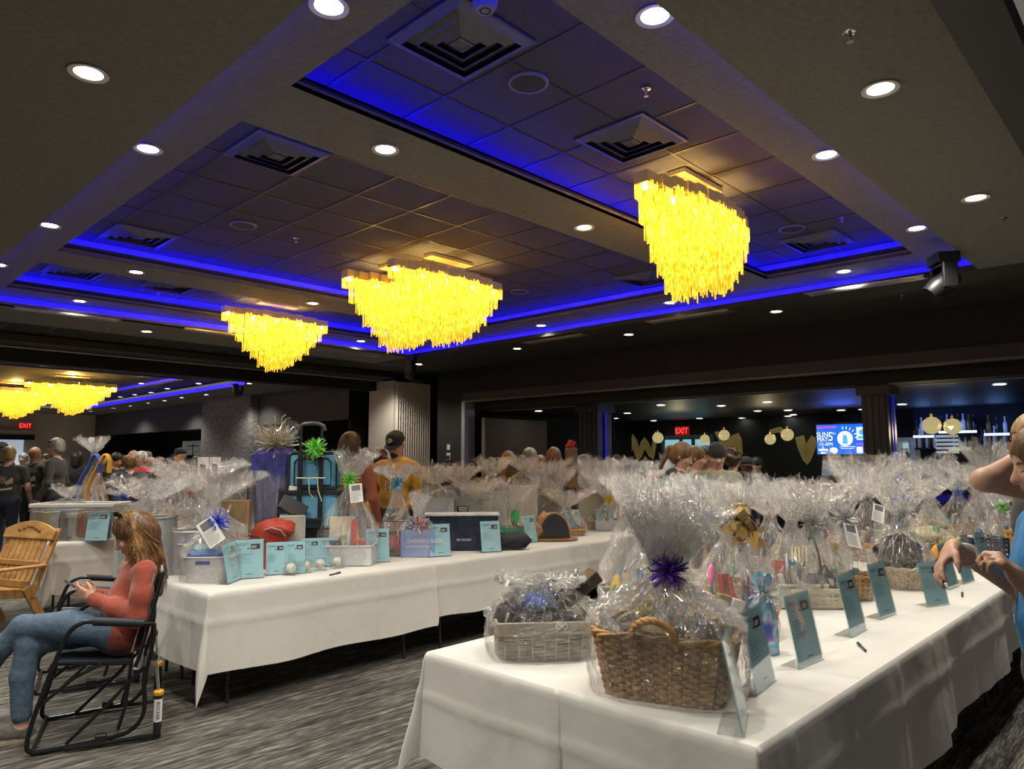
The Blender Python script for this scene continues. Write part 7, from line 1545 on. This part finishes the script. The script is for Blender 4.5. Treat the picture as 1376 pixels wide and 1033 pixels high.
# ---------------- the man in yellow
xm = colX(533, 6.22, 1.6); hy = zat(xm, 6.22, 573)
arms = {-1: ((-.27, .02, 1.14), (-.20, .20, .98), (.2, .6, -.8), (1, 0, .2)), 1: ((.27, -.02, 1.13), (.24, .16, .95), (-.1, .6, -.8), (-1, 0, .2))}
t, bd, Mh, hc = person('man in mustard yellow hoodie and dark cap looking down behind the middle row', (xm, 6.22), mix(toCam, L_*.45), h=hy*.995*1.75/1.80, sk='fair', hr=None, top=(.60, .33, .045), legs=(.03, .03, .04), yaw=.10, pitch=.42, vox=.010, beard='dark', cap=('cap', (.012, .014, .028)), build=1.12, arms=arms, glasses=True, hood=True)
cap = [c for c in t.children if c.name.startswith('cap')][0]
for i, (ch, dx, dz) in enumerate((('D', -.010, .004), ('U', .010, -.004))): text('lettering', ch, .062, mat('cap_cream', (.70, .66, .52), .7), cap, frame((dx, .1035-.002*i, .083+dz), (-1, 0, 0), (0, -.25, 1)), ext=.003)
for q in (-1, 1): G().tube([(q*.03, .13, 1.40), (q*.035, .155, 1.32), (q*.03, .155, 1.24)], .004, 6).build('drawstring', mat('cap_cream'), t)
# woman in rust seen from behind
xw = colX(470, 6.30, 1.5); hw_ = zat(xw, 6.30, 579)
t, bd, Mh, hc = person('woman with brown hair in a rust red top, seen from behind', (xw, 6.30), mix(fw[:2], R_*.25), h=hw_*.99, hr=('bob', 'brown'), top=(.30, .085, .045), legs=(.03, .04, .07), vox=.013, pitch=.2, yaw=-.3, build=1.05)
conform(t, bd, [circ(.0045, -.16+.028*i+.014*(j % 2), .05-.030*j, 6) for i in range(6) for j in range(10)], (0, -.05, 1.28), (0, 1, 0), mat('pale_dots', (.55, .35, .30), .8), 'dotted_print')
# ---------------- left hall groups
stand(15, 10.9, 597, 'heavy man in black leather vest with a winged round back patch, at the left edge', mix(fw[:2], L_*.2), hr=('short', 'blond'), top=(.035, .037, .036), legs=(.02, .026, .05), sleeve='short', build=1.22, vest=1)
stand(49, 11.8, 597, 'bald man in a black patched vest seen from behind, second from the left edge', mix(fw[:2], R_*.1), hr=None, top=(.014, .014, .015), legs=(.015, .018, .03), sleeve='short', build=1.15, vest=1, sk='tan')
t, bd, Mh, hc = stand(79, 11.0, 586, 'grey haired man with sunglasses pushed up on his head, in profile', mix(L_, toCam*.2), hr=('short', 'grey'), top=(.045, .045, .042), legs=(.02, .02, .03), build=1.12)
g = G()
for q in (-1, 1): g.ell((q*.035, .075, .095), (.028, .012, .02))
g.tube([(-.06, .07, .10), (-.088, 0, .07)], .004, 5).tube([(.06, .07, .10), (.088, 0, .07)], .004, 5).build('sunglasses', BLACK, t, M=Mh)
stand(3, 12.2, 592, 'man in a dark cap half cut off at the left edge', mix(R_, toCam*.3), hr=('short', 'grey'), top=(.02, .02, .022), cap=('cap', (.012, .012, .014)), build=1.1)
stand(106, 13.4, 604, 'dark haired person half hidden behind the tall film plume', mix(fw[:2], L_*.3), hr=('bob', 'dark'), top=(.02, .02, .022))
stand(66, 15.5, 608, 'person with brown hair far back between the two patched vests', toCam, hr=('short', 'brown'), top=(.1, .1, .12))
stand(35, 16.5, 607, 'small far person with grey hair beside the mural at the left', toCam, hr=('short', 'grey'), top=(.25, .2, .2))
t, bd, Mh, hc = stand(178, 10.9, 608, 'short haired man in black vest with a gold crest on the back', mix(L_*.8, fw[:2]), hr=('short', 'lightbrown'), top=(.018, .018, .018), build=1.12, vest=1)
stand(158, 12.2, 606, 'dark haired man in black T-shirt looking down, left of the gold crested vest', mix(R_, toCam*.4), hr=('short', 'dark'), top=(.015, .015, .018), sleeve='short', pitch=.5)
stand(146, 12.6, 612, 'woman in pale pink top left of the man looking down', mix(R_, toCam*.2), hr=('bob', 'blond'), top=(.55, .38, .36))
stand(168, 13.6, 610, 'person in bright blue shirt behind the gold crested vest', mix(R_, fw[:2]), hr=('short', 'brown'), top=(.03, .16, .36))
stand(193, 12.2, 604, 'white bearded man in a red shirt beside the gold crested vest', mix(toCam, L_*.5), hr=('short', 'white'), top=(.55, .03, .03), beard='white', sleeve='short')
stand(181, 13.6, 602, 'tall balding man behind the white bearded man', mix(fw[:2], R_*.4), hr=None, top=(.08, .08, .09))
stand(200, 14.2, 605, 'person in a grey cap right of the white bearded man', mix(toCam, L_), hr=('short', 'brown'), top=(.3, .28, .25), cap=('cap', (.2, .19, .16)))
stand(206, 13.3, 611, 'bald person in a teal top left of the long brown hair', mix(L_, fw[:2]), hr=None, top=(.04, .25, .38))
stand(218, 11.9, 612, 'woman with long brown hair turned away, right of the teal top', fw[:2], hr=('long', 'brown'), top=(.05, .05, .05))
stand(246, 12.6, 600, 'man in black cap and black jacket facing left before the landscape prints', mix(L_, toCam*.25), hr=None, top=(.018, .018, .02), cap=('cap', (.012, .012, .013)), beard='brown', build=1.1)
stand(265, 14.6, 611, 'person in red behind the capped man in black', fw[:2], hr=('short', 'dark'), top=(.45, .03, .03))
stand(493, 8.6, 599, 'person with light brown hair between the rust top and the yellow hoodie', fw[:2], hr=('short', 'lightbrown'), top=(.4, .36, .3))
stand(511, 9.4, 602, 'person with auburn hair just left of the yellow hoodie', mix(fw[:2], L_), hr=('curly', 'brown'), top=(.3, .05, .05))
# ---------------- centre group at the bar opening
stand(683, 8.9, 603, 'woman with long brown hair seen from behind, largest of the central group', mix(fw[:2], R_*.2), hr=('long', 'lightbrown'), top=(.03, .03, .03))
stand(659, 9.7, 612, 'person leaning in dark clothes left of the long brown hair', mix(R_, fw[:2]), hr=('short', 'dark'), top=(.03, .028, .028))
stand(701, 9.3, 609, 'dark haired person right of the long brown hair', fw[:2], hr=('bob', 'dark'), top=(.05, .05, .06))
stand(712, 10.6, 599, 'man with glasses and short grey hair in profile, central group', mix(L_, toCam*.3), hr=('short', 'grey'), top=(.02, .02, .025), glasses=True)
stand(726, 9.9, 609, 'young woman with fair skin facing the camera, lowest of the central group', mix(toCam, L_*.2), hr=('long', 'lightbrown'), top=(.4, .2, .18), vox=.012)
stand(744, 9.2, 598, 'woman with long tawny hair turned away, left of the foil bottle', mix(fw[:2], L_*.3), hr=('long', 'lightbrown'), top=(.035, .03, .028))
stand(785, 9.8, 608, 'dark haired woman in a grey T-shirt right of the foil bottle', mix(L_, toCam*.15), hr=('long', 'dark'), top=(.25, .25, .25), sleeve='short')
# ---------------- right group
stand(913, 7.0, 591, 'woman in black hoodie with pulled back hair looking down, right of the doorway', mix(R_, toCam*.5), hr=('tail', 'lightbrown'), top=(.022, .022, .024), hood=True, pitch=.45, vox=.012)
stand(932, 7.9, 596, 'woman in pale pink top behind the black hoodie', mix(R_*.8, toCam*.3), hr=('tail', 'lightbrown'), top=(.5, .42, .40), sleeve='short', pitch=.3, vox=.012)
stand(947, 8.7, 596, 'man in a teal shirt between the doorway and the beanie', mix(toCam, L_*.3), hr=('short', 'dark'), top=(.06, .22, .24), sk='tan', pitch=.3)
stand(962, 7.4, 592, 'man in dark beanie and sage green jacket looking down', mix(toCam, L_*.15), hr=None, top=(.22, .24, .17), cap=('beanie', (.015, .015, .017)), pitch=.35, vox=.010, build=1.05)
stand(983, 8.9, 600, 'person with dark curly hair right of the beanie', mix(fw[:2], R_), hr=('curly', 'brown'), top=(.05, .05, .05))
stand(1000, 9.4, 611, 'man in a dark cap and grey shirt behind the film plumes', mix(toCam, R_*.2), hr=None, top=(.22, .22, .20), sk='brown', cap=('cap', (.02, .02, .025)))
stand(1026, 10.0, 611, 'dark haired person in a navy T-shirt bending to the left', mix(L_, toCam*.5), hr=('short', 'dark'), top=(.02, .04, .08), sk='tan', sleeve='short', lean=.25)
stand(1318, 9.5, 596, 'woman with dark wavy hair facing left at the bar, right side', mix(L_, toCam*.1), hr=('bob', 'dark'), top=(.10, .045, .03), sk='tan', sleeve='none')
# ---------------- the two women at the right edge
def xyd(px, d): return fw[:2]*d+rt[:2]*(px-CX)/FPX*d
# in blue: hands before her
pB = xyd(1411, 2.34); hB = 1.70; fdB = mix(L_, fw[:2]*.30); rzB = math.atan2(fdB[1], fdB[0])-PI/2
def toloc(p, base, rz): v = np.array([p[0]-base[0], p[1]-base[1]]); return (v[0]*math.cos(rz)+v[1]*math.sin(rz), -v[0]*math.sin(rz)+v[1]*math.cos(rz), p[2])
sB = hB/1.75; LB = lambda px, py, d: tuple(np.array(toloc(atD(px, py, d), pB, rzB))/sB)
wN = LB(1374, 782, 2.02); eN = LB(1430, 838, 2.12); wF = LB(1282, 736, 2.32); eF = LB(1372, 792, 2.46)
dv = lambda a, b: tuple(np.array(b)-np.array(a))
armsB = {-1: (eN, wN, dv(LB(1374, 782, 2.02), LB(1318, 724, 2.04)), (.3, .7, -.5), 1.05), 1: (eF, wF, dv(LB(1282, 736, 2.32), LB(1240, 790, 2.26)), (-.4, -.2, -.8))}
t, bd, Mh, hc = person('woman in bright blue T-shirt at the right edge, hands reaching over the bid sheets', pB, fdB, h=hB, hr=('bob', 'lightbrown'), top=(.008, .17, .42), legs=(.015, .017, .025), sleeve='short', vox=.009, arms=armsB, pitch=.3)
G().tube([tuple(np.array(wN)*sB+np.array([.030*math.cos(a), .012*math.cos(a), .034*math.sin(a)])+.12*(np.array(eN)-np.array(wN))*sB) for a in [2*PI*i/18 for i in range(19)]], .0028, 6).build('bracelet', mat('rose_bracelet', (.55, .28, .2), .3, .7), t)
G().tube([tuple(np.array(wF)*sB+.16*(np.array(eF)-np.array(wF))*sB+np.array([.012*math.cos(a), .034*math.cos(a), .034*math.sin(a)])) for a in [2*PI*i/18 for i in range(19)]], .007, 6).build('wristband', mat('pale_wristband', (.6, .6, .62), .4), t)
# bare shouldered woman beyond, elbow raised to her head
pA = xyd(1399, 3.15); hA = zat(pA[0], pA[1], 556); fdA = mix(L_, fw[:2]*.15); rzA = math.atan2(fdA[1], fdA[0])-PI/2; sA = hA/1.75
LA = lambda px, py, d: tuple(np.array(toloc(atD(px, py, d), pA, rzA))/sA)
armsA = {-1: (LA(1322, 645, 2.75), LA(1392, 602, 2.86), dv(LA(1322, 640, 2.75), LA(1400, 580, 2.9)), (0, -.5, .5)), 1: ((.27, -.06, 1.13), (.25, -.02, .9), (0, .1, -1), (-1, 0, 0))}
person('blond woman with bare raised elbow at the right edge, above the blue T-shirt', pA, fdA, h=hA, hr=('long', 'blond'), top=(.02, .02, .022), legs=(.02, .02, .02), sleeve='none', vox=.009, arms=armsA, pitch=.15)
# ---------------- the seated woman
t = thing('person', 'woman in rust red sweatshirt and jeans sitting in the rocking chair, looking at her phone', 'person', RC, RCZ)
B = Body(); RED = 'top'; J = 'legs'
B.ell((0, -.13, .56), (.165, .13, .11), J, .05).ell((0, -.140, .565), (.212, .155, .150), RED, .04).ell((0, -.16, .71), (.165, .128, .15), RED, .06).ell((0, -.205, .85), (.165, .108, .13), RED, .06).cone((-.125, -.245, .925), (.125, -.245, .925), .060, .060, RED, .05)
B.cone((0, -.24, .95), (0, -.20, 1.055), .052, .047, 'skin', .03); B.ell((0, -.150, .915), (.040, .055, .075), 'skin', .006)
for q in (-1, 1): B.cone((q*.055, -.21, .985), (q*.010, -.105, .84), .022, .020, RED, .02)
# near (left) thigh crosses over the other knee
B.chain([(-.10, -.09, .575), (-.06, .14, .625), (.02, .37, .625)], [.098, .085, .066], J, .03).chain([(.02, .37, .625), (.05, .47, .52), (.10, .58, .30)], [.064, .058, .042], J, .03).cone((.10, .58, .28), (.11, .60, .22), .034, .032, 'skin', .01).chain([(.105, .575, .19), (.12, .69, .22), (.13, .75, .25)], [.038, .038, .03], 'shoe', .02)
B.chain([(.10, -.09, .55), (.05, .12, .555), (.0, .335, .525)], [.095, .08, .066], J, .03).chain([(.0, .335, .525), (-.015, .355, .36), (-.03, .345, .15)], [.064, .062, .052], J, .02).cone((-.03, .345, .16), (-.03, .34, .085), .037, .036, 'skin', .008)
B.chain([(-.03, .31, .045), (-.035, .40, .055), (-.045, .50, .038)], [.042, .043, .034], 'shoe', .02).chain([(-.03, .295, .016), (-.04, .42, .016), (-.046, .52, .016)], [.036, .040, .034], 'sole', .004)
# arms
B.chain([(-.165, -.245, .92), (-.215, -.235, .79), (-.225, -.22, .67)], [.060, .058, .056], RED, .04).chain([(-.225, -.22, .67), (-.165, -.10, .72), (-.105, .0, .765)], [.056, .052, .040], RED, .03).cone((-.112, -.012, .76), (-.098, .012, .772), .043, .040, RED, .01)
B.chain([(.165, -.245, .92), (.215, -.235, .79), (.215, -.20, .68)], [.060, .058, .054], RED, .04).chain([(.215, -.20, .68), (.15, -.08, .725), (.09, .01, .765)], [.054, .050, .040], RED, .03)
hand(B, (-.098, .015, .775), (.38, .85, .38), (.75, -.25, .2), -1, s=.95, curls=(.35, .45, .55, .65), thumb=.3)
hand(B, (.085, .02, .775), (-.35, .85, .36), (-.75, -.25, .2), 1, s=.95, curls=(.35, .45, .55, .65), thumb=.3)
hc = (0, -.165, 1.125); R = rot(.10, .52); T = head(B, hc, R, s=1.0, ear=False); Mh = Matrix.Identity(4)
for i in range(3):
    for j in range(3): Mh[i][j] = float(R[i][j])
    Mh[i][3] = hc[i]
face_parts(t, Mh, True, True)
mats = {'skin': skin('fair'), 'top': mat('rust_sweatshirt', (.32, .062, .035), .9, ns=12, na=.14, bump=.5, bs=14, sheen=.3), 'legs': mat('blue_denim', (.085, .135, .20), .85, ns=40, na=.18, bump=.3, bs=30), 'shoe': mat('grey_slip_on', (.12, .11, .10), .8, ns=60, na=.3), 'sole': mat('tan_sole', (.42, .36, .27), .7), 'eye': EYE_M, 'brow': BROW, 'lip': LIP}
bd = B.mesh('body', mats, t, .0062)
Hh = Body(); Rn = np.array(R); TT = lambda x, y, z: tuple(np.array(hc)+Rn@np.array([x, y, z]))
Hh.ell(TT(0, -.025, .042), (.094, .115, .105), 'h', .03, Rn).ell(TT(0, -.075, -.01), (.09, .08, .10), 'h', .04, Rn)
for q in (-1, 1): Hh.chain([TT(q*.078, .0, .02), (q*.092, -.20, 1.05), (q*.105, -.225, .95), (q*.09, -.21, .86)], [.030, .034, .036, .024], 'h', .04)
Hh.chain([(0, -.235, 1.10), (0, -.27, .98), (0, -.30, .87), (0, -.325, .77)], [.075, .068, .058, .03], 'h', .06)
Hh.cut(TT(0, .128, -.030), (.066, .090, .105), Rn)
ho = Hh.mesh('hair', {'h': mat('auburn_hair', (.125, .06, .025), .4, ns=70, na=.8, bump=.2, bs=80, stretch=(1, 1, .07))}, t, .009)
rg = random.Random(7); g = G(); g2 = G(); bv = BVHTree.FromPolygons([v.co for v in ho.data.vertices], [tuple(p.vertices) for p in ho.data.polygons])
for i in range(300):
    a = rg.uniform(-2.9, 2.9); st = Vector(TT(.02*rg.uniform(-1, 1), .005-.07*abs(a)/2.9, .15)); end = Vector((.135*math.sin(a)*1., -.225-.11*math.cos(a*.5)**2, rg.uniform(.76, .90))) if abs(a) < 2.2 else Vector((.11*math.copysign(1, a), -.21, rg.uniform(.88, 1.0))); pts = []
    for k in range(13):
        u = k/12; q = st.lerp(end, u)+Vector((math.sin(a)*.10, -.03*math.cos(a*.6), .05))*math.sin(PI*u)*.9; w_ = .020*math.sin(u*10+i)*u; q += Vector((w_, w_*.6, 0)); h = bv.find_nearest(q)
        if h[0] is not None: q = h[0]+h[1]*(.003+.010*u*rg.random())
        pts.append(q)
    (g if i % 3 else g2).tube(pts, [.0045*(1-.5*k/12) for k in range(13)], 5)
g.build('hair_locks', mat('auburn_locks', (.17, .085, .034), .35, ns=20, na=.5), ho); g2.build('hair_highlights', mat('honey_highlights', (.36, .21, .085), .35, ns=20, na=.4), ho)
g = G()
for i in range(14): d = Vector((rg.gauss(0, 1), rg.gauss(0, 1), abs(rg.gauss(0, 1)))).normalized()*.028; p0 = Vector(TT(-.035, .02, .150)); g.tube([p0, p0+d*.6, p0+d], [.006, .004, .005], 5)
g.build('hair_clip', mat('black_gloss', (.01, .01, .012), .15), t)
o = G().box((0, 0, 0), (.072, .009, .15)).build('phone', mat('phone_case', (.05, .03, .025), .3), None, bevel=.006); o.parent = None
M = Matrix.Translation((-.0, .118, .835)) @ Euler((-.95, 0, .1)).to_matrix().to_4x4(); base = Matrix.Translation(Vector(RC)) @ Matrix.Rotation(RCZ, 4, 'Z'); o.matrix_world = base @ M; tag(o, 'dark smartphone held in both hands by the seated woman', 'phone'); G().box((0, -.0052, 0), (.064, .001, .138)).build('screen', mat('phone_screen', (.05, .06, .07), .1, emit=.2), o)
G().tube([(-.05, -.20, .99), (-.045, -.135, .88), (-.01, -.08, .76), (.03, -.07, .72), (.045, -.135, .88), (.05, -.20, .99)], .0035, 6).build('lanyard', BLACK, t)
g = G()
for k in range(3): g.tube([(.09+.0*k+.040*math.cos(a), .015-.02*k+.012*math.cos(a), .755-.006*k+.04*math.sin(a)) for a in [2*PI*i/16 for i in range(17)]], .005, 6)
g.build('bracelet', mat('beaded_bracelet', (.25, .14, .07), .4, ns=80, na=.6), t)
G().tube([(-.19, -.05, .66), (-.14, .05, .70), (.0, .14, .73)], .001, 4)
# ================================================================ CAMERA, WORLD
cam = bpy.data.cameras.new('camera'); co = bpy.data.objects.new('camera', cam); C.objects.link(co)
cam.sensor_width = 36; cam.sensor_fit = 'HORIZONTAL'; cam.lens = 36*FPX/1376; cam.clip_start = .05; cam.clip_end = 200
Rm = Matrix((rt.tolist(), UV.tolist(), (-FV).tolist())).transposed(); co.matrix_world = Matrix.Translation((0, 0, H)) @ Rm.to_4x4(); sc.camera = co
w = bpy.data.worlds.new('ambient_fill'); sc.world = w; w.use_nodes = True; b = w.node_tree.nodes['Background']; b.inputs[0].default_value = (1., .93, .82, 1); b.inputs[1].default_value = .125  # even warm glow added to lift dark areas, not a source in the room
sc.view_settings.view_transform = 'Standard'; sc.view_settings.look = 'None'; sc.view_settings.exposure = .12; sc.view_settings.gamma = 1.
sc.cycles.transparent_max_bounces = 32; sc.cycles.max_bounces = 6; sc.cycles.diffuse_bounces = 3; sc.cycles.glossy_bounces = 3; sc.cycles.transmission_bounces = 3
sc.cycles.sample_clamp_indirect = 4.; sc.cycles.caustics_reflective = False; sc.cycles.caustics_refractive = False
sc.cycles.use_denoising = True
try: sc.cycles.use_light_tree = True
except Exception: pass
